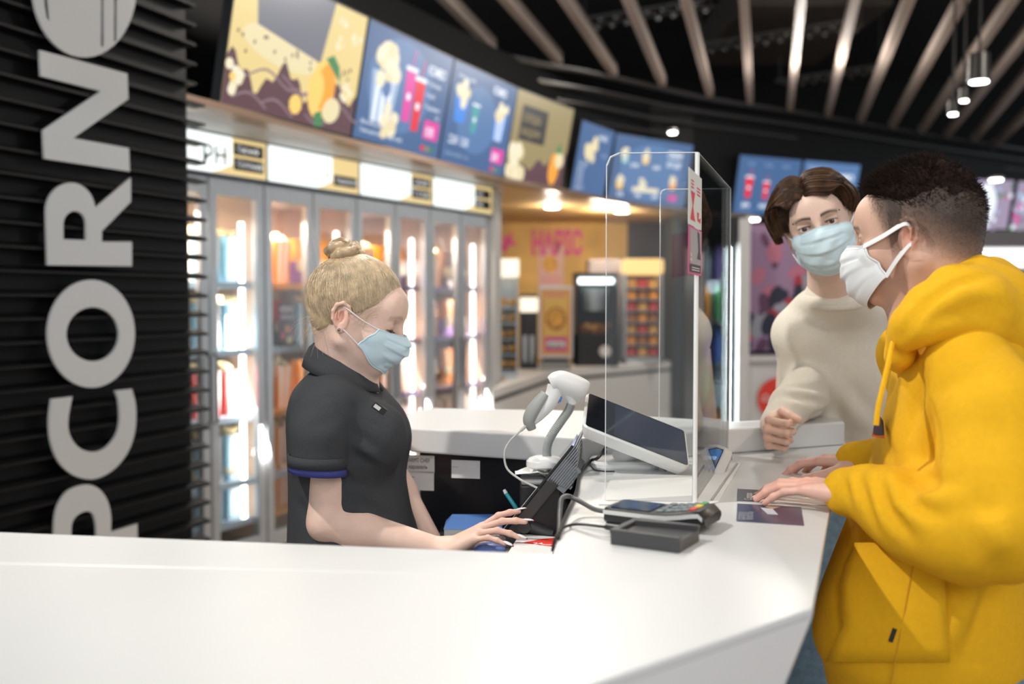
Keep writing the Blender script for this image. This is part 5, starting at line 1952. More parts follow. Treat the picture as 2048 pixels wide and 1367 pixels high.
# ------------------------------------------------------------------ head
def head_sdf(M, s=1.0, fem=0.0, eye_open=1.0, h=.0016, neck=None, brow=1.0, ear=True, nose=1.0):
    S = SDF(h, M @ Matrix.Scale(s, 4))
    A = S.ell
    A((-.014, 0, .036), (.098, .0755 - .002 * fem, .084), k=.02)
    A((-.045, 0, .020), (.062, .068, .066), k=.03)
    A((.030, 0, -.004), (.058, .062, .082), k=.03)
    A((.034, 0, -.060), (.050, .050 - .003 * fem, .048), k=.03)
    for e in (1, -1):
        S.cap((.000, .052 * e, -.050), (.066, .016 * e, -.098 + .009 * fem), .0155, .013, k=.022)
        S.cap((.0, .056 * e, -.012), (.0, .053 * e, -.05), .016, .015, k=.02)
        A((.056, .040 * e, -.030), (.026, .024, .020), k=.022)
        A((.058, .030 * e, -.058), (.026, .022, .022), k=.02)
    A((.070, 0, -.101 + .010 * fem), (.018, .021 - .003 * fem, .015), k=.016)
    A((.074, 0, .036), (.020, .046, .032), k=.03)
    S.cap((.082, -.030, .018), (.082, .030, .018), .0095 * brow, k=.014)
    for e in (1, -1):
        A((.097, .032 * e, -.001), (.017, .020, .013), k=.016, sub=True)
        A((.073, .032 * e, 0), (.0148, .0150, .0140), k=.006)
        if eye_open:
            A((.0865, .032 * e, -.0005), (.008, .0138, .0046 * eye_open), k=.002, sub=True)
            S.cap((.0845, .0185 * e, .0065), (.0800, .0455 * e, .0055), .0022, .0018, k=.004)
        else:
            S.cap((.0862, .022 * e, -.0055), (.0820, .044 * e, -.0060), .0016, .0012, k=.003)
    nf = nose
    S.cap((.088, 0, .012), (.108 * nf, 0, -.030), .0065, .0085, k=.012)
    A((.109 * nf, 0, -.034), (.011, .0095, .009), k=.006)
    for e in (1, -1):
        A((.099, .0115 * e, -.038), (.011, .0075, .0075), k=.006)
    A((.089, 0, -.066), (.012, .026, .009), k=.01)
    A((.088, 0, -.077), (.011, .022, .007), k=.008)
    if ear:
        for e in (1, -1):
            Rt = Matrix.Rotation(R(-14), 3, 'Y') @ Matrix.Rotation(R(14 * e), 3, 'Z')
            A((-.012, .0775 * e, -.006), (.0175, .0055, .0290), Rt.to_4x4(), k=.006)
            hel = [(.004, .0765, .010), (-.001, .080, .020), (-.013, .0845, .025), (-.025, .087, .018), (-.029, .087, .004), (-.026, .085, -.012), (-.017, .081, -.024)]
            S.chain([(x, y * e, z) for x, y, z in hel], [.0034, .0036, .0038, .0038, .0036, .0034, .0036], k=.003)
            A((-.009, .0775 * e, -.029), (.0080, .0048, .0085), k=.005)
            A((-.0115, .0845 * e, -.004), (.0088, .0058, .0130), Rt.to_4x4(), k=.003, sub=True)
            S.chain([(-.008, .082 * e, .014), (-.018, .084 * e, .006), (-.016, .083 * e, -.010)], [.002, .0024, .002], k=.003)
            S.cap((.002, .0755 * e, -.004), (.000, .0755 * e, -.012), .0042, .0036, k=.003)
    if neck:
        for a, b, ra, rb, k in neck:
            S.cap(a, b, ra / s, rb / s, k=k, w=True)
    return S


# ------------------------------------------------------------------ hand
def hand_sdf(M, s=1.0, mcp=(20, 20, 22, 25), pip=(25, 28, 30, 32), dip=(12, 14, 15, 16), spread=(6, 2, -3, -8), thumb=((.35, .80, -.25), (.70, .55, -.30), (.85, .35, -.25)), h=.0014, k=.0025,
             forearm=None, fr=.0082):
    """local: x to the fingertips, y thumb side, z back of the hand; origin at the wrist"""
    S = SDF(h, M @ Matrix.Scale(s, 4))
    base = [(.092, .028, .002), (.096, .008, .004), (.090, -.012, .002), (.081, -.030, -.002)]
    seg = [(.043, .025, .019), (.047, .029, .020), (.043, .027, .020), (.033, .020, .018)]
    rad = [fr * q for q in (1.0, 1.03, .98, .86)]
    S.ell((.045, -.002, -.001), (.050, .036, .0125), k=.012)
    S.ell((.03, .020, -.006), (.030, .018, .013), k=.012)
    S.ell((.038, -.026, -.004), (.036, .013, .0125), k=.012)
    for b in base:
        S.cap((.012, b[1] * .55, .0), b, .0125, .0098, k=.008)
    tips = []
    for i in range(4):
        p0 = V3(base[i])
        a = 0.0
        az = R(spread[i])
        segs = []
        for j, (ln, an) in enumerate(zip(seg[i], (mcp[i], pip[i], dip[i]))):
            a += R(an)
            d = V3([math.cos(a) * math.cos(az), math.sin(az) * math.cos(min(a, 1.2)), -math.sin(a)])
            p1 = p0 + d * ln
            r0 = rad[i] * (1.0, .94, .86)[j]
            r1 = rad[i] * (.94, .86, .74)[j]
            S.cap(p0, p1, r0, r1, k=.0045 if j == 0 else k)
            if j < 2:
                S.ell(p1, (r1 * 1.06, r1 * 1.06, r1 * 1.02), k=.004)
            segs.append((p0, p1, d))
            p0 = p1
        tips.append((segs, a, az))
    p0 = V3([.022, .026, -.006])
    tr = (.0135, .0112, .0102, .0080)
    ts = []
    for j, (ln, d) in enumerate(zip((.040, .032, .026), thumb)):
        d = V3(d) / np.linalg.norm(d)
        p1 = p0 + d * ln
        S.cap(p0, p1, tr[j], tr[j + 1], k=.008 if j == 0 else .003)
        ts.append((p0, p1, d))
        p0 = p1
    if forearm:
        for a, b, ra, rb, kk, fl in forearm:
            S.cap(a, b, ra / s, rb / s, k=kk, w=True, flat=fl)
    return S, tips, ts


def nails(tips, M, s, m, parent, ln=.012, wd=.0052, out=.0, name='fingernail', which=(0, 1, 2, 3), tipm=None):
    for i in which:
        segs, a, az = tips[i]
        p0, p1, d = segs[2]
        up = V3([math.sin(a) * math.cos(az), math.sin(a) * math.sin(az), math.cos(a)])
        side = np.cross(up, d)
        c = p1 + d * (.002 + out * .5) + up * (.0052)
        Mx = Matrix(((d[0], side[0], up[0], c[0]), (d[1], side[1], up[1], c[1]), (d[2], side[2], up[2], c[2]), (0, 0, 0, 1)))
        mb = MB(M @ Matrix.Scale(s, 4) @ Mx)
        mb.sphere((0, 0, 0), (ln / 2 + out * .5, wd, .0016), m, n=14, k=8)
        if tipm:
            mb.sphere((ln / 2 + out * .45, 0, -.0012), (.0028, wd * .7, .0012), tipm, n=10, k=6)
        mb.build(name, parent, smooth=True)


skin_m = mat('skin', (0.72, 0.47, 0.37), .48, attr='col', sss=.12, vary=.035, vscale=55, spec=.35, bump=.06, bscale=260)


def lerp(a, b, t):
    t = np.clip(t, 0, 1)[:, None]
    return a * (1 - t) + b * t


def gauss(P_, c, r):
    c, r = V3(c), V3(r)
    return np.exp(-(((P_ - c) / r) ** 2).sum(1))


def face_colour(base, s=1.0, lid=(.30, .14, .10), brow=None, stubble=0.0, ear=.5, blush=.25, lip=True, eye_open=1.0):
    base = V3(base)

    def fn(Vw, P_):
        C_ = np.tile(base, (len(P_), 1))
        red = base * V3([1.02, .72, .66])
        for e in (1, -1):
            C_ = lerp(C_, red, ear * gauss(P_, (-.012, .083 * e, 0), (.022, .012, .03)))
            C_ = lerp(C_, red, blush * gauss(P_, (.07, .042 * e, -.03), (.03, .025, .02)))
            C_ = lerp(C_, V3(lid), .40 * gauss(P_, (.082, .032 * e, -.0005), (.012, .019, .0085)))
            if brow is not None:
                t = np.clip((P_[:, 1] * e - .012) / .036, 0, 1)
                zc = .0195 + .006 * np.sin(t * 2.4) - .004 * t
                g_ = np.exp(-((P_[:, 2] - zc) / .0042) ** 2) * ((P_[:, 1] * e > .011) & (P_[:, 1] * e < .050) & (P_[:, 0] > .05))
                C_ = lerp(C_, V3(brow), .95 * g_ * np.clip(1.3 - t * .6, 0, 1))
        C_ = lerp(C_, base * V3([.95, .6, .55]), .7 * gauss(P_, (.099, 0, -.071), (.02, .024, .010)))
        C_ = lerp(C_, red, .35 * gauss(P_, (.11, 0, -.035), (.015, .016, .014)))
        if stubble:
            w = np.exp(-((P_[:, 2] + .075) / .035) ** 2) * (P_[:, 0] > -.0) * (P_[:, 2] < -.025)
            C_ = lerp(C_, base * V3([.45, .42, .42]), stubble * w * (np.linalg.norm(P_ - V3([.098, 0, -.02]), axis=1) > .035))
        return C_
    return fn


def eyes(M, s, parent, iris=(.10, .055, .03), gaze=(1, 0, 0), r=.0132):
    wm = mat('eye white', (.72, .68, .66), .12)
    im = mat('iris brown', iris, .08)
    pm = mat('pupil', (.004, .004, .004), .05)
    for e in (1, -1):
        T = M @ Matrix.Scale(s, 4) @ Matrix.Translation((.0735, .032 * e, 0)) @ frame3(gaze, (0, 0, 1))
        m = MB(T)
        m.sphere((0, 0, 0), r, wm, n=24, k=16)
        for rr_, mm, xx in ((.0062, im, .00015), (.0028, pm, .0003)):
            rings = []
            for f in (1.0, .5, .02):
                q = rr_ * f
                x = math.sqrt(r * r - q * q) + xx + (.0004 if f < .6 else 0)
                rings.append([(x, q * math.cos(a * .3927), q * math.sin(a * .3927)) for a in range(16)])
            m.loft(rings, mm, caps=False)
        m.build('eye', parent, smooth=True)


def mask_mesh(M, s, parent, m, loop_m, top=-.012, bot=-.112, nose_f=.121, chin_f=.096, name='face_mask', edge=((.055, .060, -.012), (.035, .067, -.060)), pleat=1.0, folds=3,
              under=.055, label=None, face=None):
    """edge: (forward, sideways, up) of the upper and of the lower corner"""
    nu, nv = 56, 44
    T = np.array(M @ Matrix.Scale(s, 4))
    g = []
    for j in range(nv + 1):
        t = j / nv
        row = []
        for i in range(nu + 1):
            q = -1 + 2 * i / nu
            aq = abs(q)
            fm = np.interp(t, [0, .10, .24, .50, .72, .88, 1.0], [nose_f - .012, nose_f, nose_f + .005, nose_f + .001, chin_f + .013, chin_f, under + .022])
            zz = top + .004 + (bot - top - .004) * t ** .96
            fe, ye, ze = [edge[0][k] + (edge[1][k] - edge[0][k]) * t for k in range(3)]
            z = zz * (1 - aq ** 1.9) + ze * aq ** 1.9
            y = ye * math.copysign(aq ** .93, q)
            if t < .3:                                     # pinched along the nose wire
                w = (1 - aq ** (1.55 + 1.2 * t)) ** (.95 - .4 * t)
            else:
                w = (1 - aq ** 2.0) ** .76
            f = fe + (fm - fe) * w
            ph = (t * (folds + .5) + .10) % 1.0
            f += pleat * .0042 * (min(ph / .8, (1 - ph) / .2) - .5) * (1 - aq ** 4) * (1 if .10 < t < .95 else 0)
            f += pleat * .0016 * math.sin(19 * q + 7 * t) * (aq ** 2.5) * math.sin(math.pi * t)
            f += pleat * .0010 * math.sin(9 * q + 16 * t)
            row.append((f, y, z))
        g.append(row)
    if face is not None:                                   # keep the cloth outside the face
        bvh = BVHTree.FromPolygons([tuple(v) for v in face[2]], [tuple(int(i) for i in q) for q in face[1]])
        for r_ in g:
            for i, p_ in enumerate(r_):
                lo_, no_, _i, _d = bvh.find_nearest(Vector(p_))
                if no_.dot(lo_ - Vector((.01, 0, -.03))) < 0:
                    no_ = -no_
                sd0 = (Vector(p_) - lo_).dot(no_)
                if sd0 < .0035:
                    r_[i] = tuple(lo_ + no_ * .0035)
    Vv = V3([p_ for r_ in g for p_ in r_])
    Vw = Vv @ T[:3, :3].T + T[:3, 3]
    W_ = nu + 1
    Q = np.array([(j * W_ + i, (j + 1) * W_ + i, (j + 1) * W_ + i + 1, j * W_ + i + 1) for j in range(nv) for i in range(nu)])
    o = mesh_np(name, [(Vw, Q)], [m], parent)
    sd_ = o.modifiers.new('s', 'SOLIDIFY')
    sd_.thickness = .0012
    if label:
        o['label'] = label
    # welded rims and side tapes
    rim = MB(M @ Matrix.Scale(s, 4))
    rim.tube([Vector(p_) + Vector((.0006, 0, 0)) for p_ in g[0]], .0011, m, 6)
    rim.tube([Vector(p_) for p_ in g[-1]], .0010, m, 6)
    rim.tube([Vector(p_) + Vector((.0008, 0, -.001)) for p_ in g[2]], .0006, m, 6)
    for i in (0, nu):
        rim.tube([Vector(g[j][i]) for j in range(nv + 1)], .0018, m, 6)
    rim.build('mask_edge', o, smooth=True)
    for e, i in ((1, nu), (-1, 0)):
        for j, ez in ((1, .016), (nv - 1, -.022)):
            a = Vector(g[j][i])
            b = Vector((-.006 if ez > 0 else -.010, (.0835 if ez > 0 else .081) * e, ez))
            mid = a.lerp(b, .5) + Vector((0, .0035 * e, -.002 if ez > 0 else .001))
            lp = MB(M @ Matrix.Scale(s, 4))
            lp.tube(spline([a, mid, b] + ([Vector((-.016, .077 * e, .012))] if ez > 0 else [Vector((-.018, .076 * e, -.016))]), 6), loop_m[1], loop_m[0], 8, flat=loop_m[2])
            lp.build('ear_loop', o, smooth=True)
    return o


mask_blue = mat('pale blue mask fabric', (.60, .76, .83), .75, vary=.03, vscale=30)
mask_white = mat('white mask fabric', (.74, .77, .79), .75, vary=.03, vscale=30)
loop_w = mat('white elastic', (.80, .80, .80), .7)


def cloth(name, color, rough=.9, sheen=.3, b=.5, bs=900, **k):
    return mat(name, color, rough, spec=.25, bump=b, bscale=bs, **k)


def fold_noise(seed, amp, freq, stretch=(1, 1, 1)):
    r_ = np.random.RandomState(seed)
    D_ = [(r_.randn(3) * freq * V3(stretch), r_.rand() * 6.28, .6 + .8 * r_.rand()) for _ in range(7)]

    def fn(X, Y, Z):
        o = 0
        for d, ph, a in D_:
            o = o + a * np.sin(X * d[0] + Y * d[1] + Z * d[2] + ph)
        o = o / 4
        return amp * (np.abs(o) ** 1.0 * -1.2 + .3)
    return fn


def softs(folds, base=None):
    """gentle ridges (+) and hollows (-): (list of points, width, height)"""
    def fn(X, Y, Z):
        o = base(X, Y, Z) if base else 0.0
        o = o + np.zeros((X.size, Y.size, Z.size))
        xs_, ys_, zs_ = X.ravel(), Y.ravel(), Z.ravel()
        for pts, w_, h_ in folds:
            pts = [V3(p_) for p_ in pts]
            lo, hi = np.min(pts, axis=0) - 2.6 * w_, np.max(pts, axis=0) + 2.6 * w_
            i = [np.searchsorted(v, (lo[k], hi[k])) for k, v in enumerate((xs_, ys_, zs_))]
            if min(q[1] - q[0] for q in i) <= 0:
                continue
            gx_, gy_, gz_ = xs_[i[0][0]:i[0][1]][:, None, None], ys_[i[1][0]:i[1][1]][None, :, None], zs_[i[2][0]:i[2][1]][None, None, :]
            best, n = None, len(pts) - 1
            for m_ in range(n):
                a, b = pts[m_], pts[m_ + 1]
                x, y, z = gx_ - a[0], gy_ - a[1], gz_ - a[2]
                ab = b - a
                t = np.clip((x * ab[0] + y * ab[1] + z * ab[2]) / max(ab @ ab, 1e-9), 0, 1)
                d2 = (x - ab[0] * t) ** 2 + (y - ab[1] * t) ** 2 + (z - ab[2] * t) ** 2
                along = (m_ + t) / n
                g_ = np.exp(-d2 / w_ ** 2) * (np.sin(np.pi * np.clip(along, .04, .96)) ** .5)
                best = g_ if best is None else np.maximum(best, g_)
            o[i[0][0]:i[0][1], i[1][0]:i[1][1], i[2][0]:i[2][1]] -= h_ * best
        return o
    return fn


def on_cloth(S, folds, gain=1.0):
    """lay fold lines, given as picture points, onto the garment's own surface"""
    h0, S.h = S.h, .009
    Vw, Q, _t = S.arrays()
    S.h = h0
    bvh = BVHTree.FromPolygons([tuple(v) for v in Vw], [tuple(int(i) for i in q) for q in Q])
    out = []
    for pts, w_, h_ in folds:
        line = []
        for a, b in zip(pts[:-1], pts[1:]):
            for k in range(4):
                line.append([a[j] + (b[j] - a[j]) * k / 4 for j in range(3)])
        line.append(pts[-1])
        q = []
        for u, v, Y in line:
            d = ray(u, v).normalized()
            hit = bvh.ray_cast(Vector((0, 0, CZ)), d, 5)
            if hit[0] is not None and abs(hit[0].y - Y) < .22:
                q.append(hit[0])
        if len(q) >= 2:
            out.append((q, w_, h_ * gain))
    return out


# ================================================================== THE CASHIER
wm_ = empty('person', W(700, 900, 2.0), 'woman in a dark grey polo shirt with a blond bun, typing at the till', 'person')
wm_.location = (-.32, 2.0, 0)
bpy.context.view_layer.update()
Hs = .93
Hw = frame3(Vector((math.cos(R(16)) * math.cos(R(-7)), math.sin(R(-7)), -math.sin(R(16)))), (0, 0, 1))
Hw.translation = W(716, 631, 1.965)
nb = W(684, 752, 1.99)
S = head_sdf(Hw, Hs, fem=1, eye_open=0, brow=.75, nose=.97,
             neck=[(Hw @ Vector((-.032, 0, -.030)), nb, .050, .047, .03), (Hw @ Vector((.01, 0, -.075)), W(718, 775, 1.98), .034, .040, .03), (nb, W(684, 800, 2.0), .05, .07, .03)])
w_skin = (.80, .56, .46)
Vh, Qh, Ph = S.arrays()
Ch = face_colour(w_skin, lid=(.45, .22, .18), brow=(.50, .33, .22), ear=.7, blush=.25)(Vh, Ph)
for e in (1, -1):        # lash line of the lowered lids
    g_ = np.exp(-((Ph[:, 2] + .0065 + .02 * (np.abs(Ph[:, 1]) - .032) ** 2 * 40) / .0016) ** 2) * (np.abs(Ph[:, 1] * e - .032) < .0135) * (Ph[:, 0] > .07)
    Ch = lerp(Ch, V3([.10, .05, .04]), .9 * g_)
# right arm with the hand on the till
sh_r = W(668, 832, 1.90)
el_r = W(656, 1043, 1.885)
wr_r = W(884, 1100, 1.885)
xh = (W(962, 1062, 1.875) - wr_r).normalized()
yh = Vector((0, 0, 1)).cross(xh).normalized()
yh = (yh + Vector((0, 0, .10))).normalized()
zh = xh.cross(yh)
Mh = Matrix((xh, yh, zh)).transposed().to_4x4()
Mh.translation = wr_r
HS = .90
S2, tipsW, _ = hand_sdf(Mh, HS, mcp=(-6, 8, 16, 14), pip=(18, 16, 22, 24), dip=(8, 8, 10, 10), spread=(7, 1, -6, -13), thumb=((.5, .6, -.55), (.8, .3, -.5), (.9, .1, -.35)), fr=.0074,
                        forearm=[(sh_r, el_r, .044, .037, .02, None), (el_r, wr_r.lerp(el_r, .75) + Vector((0, 0, -.002)), .036, .0375, .02, None), (wr_r.lerp(el_r, .75) + Vector((0, 0, -.002)), wr_r, .0375, .0225, .02, None),
                                 (wr_r, wr_r + xh * .01, .0225, .020, .012, None)], h=.0018)
Va, Qa, Pa = S2.arrays()
Ca_ = np.tile(V3(w_skin), (len(Va), 1))
hx = Pa
Ca_ = lerp(Ca_, V3(w_skin) * V3([1, .78, .72]), .5 * (1 / (1 + np.exp(-(hx[:, 0] - .10) / .02))))
# left arm, farther
sh_l, el_l, wr_l = W(712, 800, 2.16), W(800, 985, 2.14), W(880, 1112, 2.06)
S3, _, _ = hand_sdf(Matrix.Translation(wr_l) @ Matrix((Vector((.75, -.35, -.3)).normalized(), Vector((-.42, -.9, 0)).normalized(), Vector((.2, -.1, .95)).normalized())).transposed().to_4x4(), HS,
                    forearm=[(sh_l, el_l, .044, .036, .02, None), (el_l, wr_l, .036, .022, .02, None)], h=.003)
Vl, Ql, _p = S3.arrays()
# hidden trunk and legs carry the figure down to the floor
S4 = SDF(.009)
S4.loft([(CZ - .17, -.335, 2.0, .05, .10), (CZ - .30, -.335, 2.0, .085, .13), (CZ - .45, -.33, 2.0, .08, .12), (CZ - .6, -.33, 2.0, .10, .14)], k=.03)
for e in (1, -1):
    S4.chain([(-.33, 2.0 + .08 * e, .88), (-.32, 2.0 + .085 * e, .48), (-.34, 2.0 + .09 * e, .10)], [.08, .055, .04], k=.03)
Vt4, Qt4, _p = S4.arrays()
base_c = lambda V_: np.tile(V3(w_skin), (len(V_), 1))
body = mesh_np('body', [(Vh, Qh), (Va, Qa), (Vl, Ql), (Vt4, Qt4)], [skin_m], wm_, np.concatenate([Ch, Ca_, base_c(Vl), base_c(Vt4)]))
body['label'] = 'bare arms, neck and bowed face'
nails(tipsW, Mh, HS, mat('white nail varnish', (.86, .84, .84), .12, coat=.5), wm_, ln=.014, wd=.0056, out=.008, tipm=mat('red nail underside', (.45, .02, .04), .2))
lash = mat('dark lashes', (.06, .035, .03), .6)
for e in (1, -1):
    ls = []
    for k in range(16):
        q = -.012 + .024 * k / 15
        y0 = .032 * e + q * e
        x0 = .0865 - abs(q) * .18 - (.0015 if q > 0 else 0)
        ls.append([(x0, y0, -.0070), (x0 + .004, y0 + q * .15 * e, -.0100), (x0 + .0075, y0 + q * .3 * e, -.0108)])
    strands('eyelash', ls, .00035, .0001, lash, wm_, Hw @ Matrix.Scale(Hs, 4))
# hair: swept back over the head to a bun
blond = mat('blond hair', (.46, .325, .19), .42, vary=.30, vscale=30, stretch=(1, 1, 1), spec=.6, sheen=.2)
blond2 = mat('light blond strands', (.62, .48, .31), .38, vary=.25, vscale=60, spec=.7)
Hh = Hw @ Matrix.Scale(Hs, 4)
bun = V3([-.064, .004, .119])
S = SDF(.002, Hh)
S.ell((-.014, 0, .036), (.1005, .078, .088), k=.02)
S.ell((-.045, 0, .020), (.066, .070, .068), k=.015)
S.ell((-.040, 0, -.030), (.045, .056, .040), k=.03)
S.plane((.086, 0, .056), (.60, 0, -.80), k=.010)
S.ell((-.052, 0, -.018), (.042, .054, .036), k=.015)
for e in (1, -1):
    S.ell((.0, .085 * e, -.012), (.025, .022, .030), k=.006, sub=True)
fnz = fold_noise(3, .0012, 90, (.4, 1.6, 1))
S.post = fnz
hair = sdf_obj(S, 'hair', blond, wm_)
S = SDF(.0018, Hh)
S.ell(bun, (.031, .033, .026), k=.01)
for k in range(5):
    a0 = k * 1.26
    pts = [(bun[0] + (.014 + .020 * math.sin(t * math.pi)) * math.cos(a0 + t * 2.4), bun[1] + (.014 + .020 * math.sin(t * math.pi)) * math.sin(a0 + t * 2.4), bun[2] - .020 + .042 * t) for t in (0, .2, .4, .6, .8, 1)]
    S.chain(pts, [.008, .010, .011, .011, .009, .006], k=.004)
bn = sdf_obj(S, 'hair_bun', blond, wm_)
bl = []
for k in range(260):
    a0 = rs.rand() * 6.28
    off = rs.uniform(-.006, .006)
    pts = []
    for t in np.linspace(0, 1, 9):
        rr_ = .034 + off * .3 + .004 * math.sin(3 * a0)
        th = (t - .5) * 2.2
        pts.append((bun[0] + rr_ * math.cos(th) * math.cos(a0 + t * 1.6), bun[1] + rr_ * 1.03 * math.cos(th) * math.sin(a0 + t * 1.6), bun[2] + .030 * math.sin(th) + off))
    bl.append(pts)
strands('hair_bun_strands', bl, .0007, .0003, blond2, bn, Hh)
tie = MB(Hh)
tb_ = mat('bronze spiral hair tie', (.28, .17, .14), .25, coat=.4)
for w_ in range(2):
    pts = []
    for k in range(150):
        a = k / 149 * 6.283
        c = V3([-.046, .004, .094]) + .026 * (V3([.86, 0, .5]) * math.cos(a) + V3([0, 1.06, 0]) * math.sin(a)) + V3([-.5, 0, .86]) * (.004 + .007 * w_)
        b_ = k * 1.15
        pts.append(tuple(c + .0042 * (V3([.86, 0, .5]) * math.cos(b_) + V3([-.5, 0, .86]) * math.sin(b_))))
    tie.tube(pts, .0021, tb_, 6)
tie.build('hair_tie', wm_, smooth=True)
cen, rad_ = V3([-.016, 0, .030]), V3([.103, .0815, .094])
lines = []


def sweep(root, dst, lift, n=12, jit=.0015, over=None):
    a = (V3(root) - cen) / rad_
    b = (V3(dst) - cen) / rad_
    ra_, rb_ = np.linalg.norm(a), np.linalg.norm(b)
    a, b = a / ra_, b / rb_
    om = math.acos(np.clip(a @ b, -1, 1))
    o = []
    ph, am = rs.rand() * 6.28, rs.uniform(0, jit)
    for t in np.linspace(0, 1, n):
        d = (math.sin((1 - t) * om) * a + math.sin(t * om) * b) / math.sin(om)
        rr_ = 1 + lift * math.sin(math.pi * min(t * 1.1, 1)) ** .6 / .09
        q = cen + rad_ * d * rr_
        o.append(tuple(q + am * V3([math.sin(6 * t + ph), math.cos(5 * t + ph), math.sin(4 * t + ph)])))
    return o


bd = bun + V3([.014, 0, -.024])
for k in range(6500):
    e = 1 if rs.rand() < .5 else -1
    u = rs.rand()
    if u < .62:       # hairline from the forehead to the ear
        t = rs.rand()
        f_, u_ = .081 - .063 * t ** 1.5 - .010 * rs.rand(), .080 - .068 * t ** 1.15 + rs.uniform(-.003, .003)
        root = [f_, e * rad_[1] * math.sqrt(max(0, 1 - ((f_ - cen[0]) / rad_[0]) ** 2 - ((u_ - cen[2]) / rad_[2]) ** 2)), u_]
    elif u < .92:      # behind the ear and nape
        t = rs.rand() ** 1.4
        root = [.004 - .098 * t, e * (.080 * (1 - t) ** .5), .020 - .068 * math.sin(min(t * 3.0, 1.57)) * (1 - .25 * t)]
    else:
        root = [rs.uniform(-.02, .06), e * rs.uniform(0, .06), .12]
    lines.append(sweep(root, bd + rs.randn(3) * V3([.010, .012, .006]), rs.uniform(.0005, .0042)))
strands('hair_strands', lines, .00040, .0003, blond2, hair, Hh)
for part_, rng_ in (('nape_wisps', range(0, 50)), ('temple_wisps', range(50, 90))):
  fly = []
  for k in rng_:      # loose wisps: nape, temple
    if k < 50:
        r0_ = V3([-.062 + rs.uniform(-.030, .030), -.040 + rs.uniform(-.02, .03), -.030 + rs.uniform(-.02, .01)])
        d = V3([-.016 + rs.uniform(-.016, .022), rs.uniform(-.02, .0), -.060 * rs.uniform(.3, 1)])
    else:
        r0_ = V3([.048 + rs.uniform(-.015, .012), -.066 + rs.uniform(-.002, .004), .035 + rs.uniform(-.02, .015)])
        d = V3([-.030 + rs.uniform(-.012, .03), -.006, -.045 * rs.uniform(.5, 1)])
    fly.append(nspline([tuple(r0_), tuple(r0_ + d * .5 + V3([-.006, -.004, .004])), tuple(r0_ + d + rs.randn(3) * .004)], 8))
  strands(part_, fly, .00024, .00012, blond2, hair, Hh)
mk = mask_mesh(Hw, Hs, wm_, mask_blue, (loop_w, .0013, 1.0), top=-.018, bot=-.092, nose_f=.124, chin_f=.100, edge=((.067, .058, -.010), (.034, .068, -.052)), under=.050, label='pale blue pleated face mask', face=(Vh, Qh, Ph))
er = MB(Hh)
er.sphere((-.008, -.0835, -.031), .0032, mat('grey ear stud', (.25, .24, .22), .2, metal=.8), n=12, k=8)
er.build('earring', wm_, smooth=True)

# polo shirt
polo_m = cloth('charcoal marl jersey', (.050, .053, .058), .85, .15, .35, 1400, vary=.30, vscale=1100)
S = SDF(.0045)
YC = 2.0
yw = R(-8)
px_m = lambda u, Y: (u - 1024) / FPX * Y
zz_ = lambda v, Y=2.0: CZ - (v - 600) / FPX * Y
secs = [(zz_(735), px_m(678, YC), YC, .046, .060), (zz_(752), px_m(677, YC), YC, .062, .092), (zz_(775), px_m(678, YC), YC, .079, .132), (zz_(805), px_m(683, YC), YC, .094, .150), (zz_(880), px_m(692, YC), YC, .110, .148),
        (zz_(930), px_m(692, YC), YC, .110, .140), (zz_(1000), px_m(697, YC), YC, .115, .138), (zz_(1085), px_m(706, YC), YC, .126, .150), (zz_(1180), px_m(708, YC), YC, .130, .165), (zz_(1230), px_m(708, YC), YC, .130, .168)]
hem = W(638, 934, 1.862)
S.cap(W(668, 808, 1.895), W(643, 870, 1.868), .054, .0545, k=.02)
S.cap(W(641, 870, 1.866), W(637, 965, 1.862), .052, .0545, k=.01)
S.ell(W(636, 985, 1.862), (.095, .095, .062), k=.002, sub=True)
S.loft(secs, yw, k=.026)
S.ell(W(768, 872, 1.91), (.046, .055, .058), k=.05)
S.ell(W(770, 872, 2.06), (.046, .055, .058), k=.05)
S.cap(W(700, 805, 2.12), W(742, 925, 2.155), .050, .050, k=.03)
fw_ = []
for a, b, w_, h_ in (((705, 855, 1.84), (755, 905, 1.88), .014, -.007), ((698, 905, 1.83), (748, 930, 1.86), .010, -.006), ((705, 880, 1.83), (770, 925, 1.86), .009, .005), ((612, 862, 1.81), (670, 838, 1.82), .012, -.003),
                     ((715, 1000, 1.87), (790, 1045, 1.87), .013, -.006), ((705, 1040, 1.87), (800, 1075, 1.87), .012, -.006), ((710, 1020, 1.87), (800, 1062, 1.87), .010, .004), ((592, 1000, 1.95), (640, 1060, 1.89), .012, -.005),
                     ((690, 960, 1.86), (760, 985, 1.87), .012, -.004), ((668, 800, 1.84), (700, 850, 1.84), .006, -.003), ((700, 850, 1.845), (703, 925, 1.86), .006, -.006), ((640, 795, 1.84), (672, 795, 1.83), .006, -.002)):
    fw_.append(((a, b), w_, h_))
S.plane((0, 0, zz_(1225)), (0, 0, -1), k=.003)
S.post = softs(on_cloth(S, fw_, .8), fold_noise(11, .0016, 24, (1, 1, .6)))
polo = sdf_obj(S, 'polo_shirt', polo_m, wm_)


def loop_strip(center, ax, ay, axis_n, r_in, r_out, n=48, drop=0, gap=0.0, a0=0.0):
    pass


# sleeve welt and the blue shirt edge below it
cuf = MB()
ux, uy = Vector((1, .0, .0)), Vector((0, 1, 0))


def ringpts(c, rx, ry, tilt=0.0, n=40):
    return [c + ux * rx * math.cos(2 * math.pi * k / n) + uy * ry * math.sin(2 * math.pi * k / n) + Vector((0, 0, tilt * math.cos(2 * math.pi * k / n))) for k in range(n)]


def band(cs, m, name, parent, th=.002):
    mb = MB()
    mb.loft([[tuple(q) for q in r_] for r_ in cs], m, caps=False)
    return mb.build(name, parent, smooth=True, solid=th)


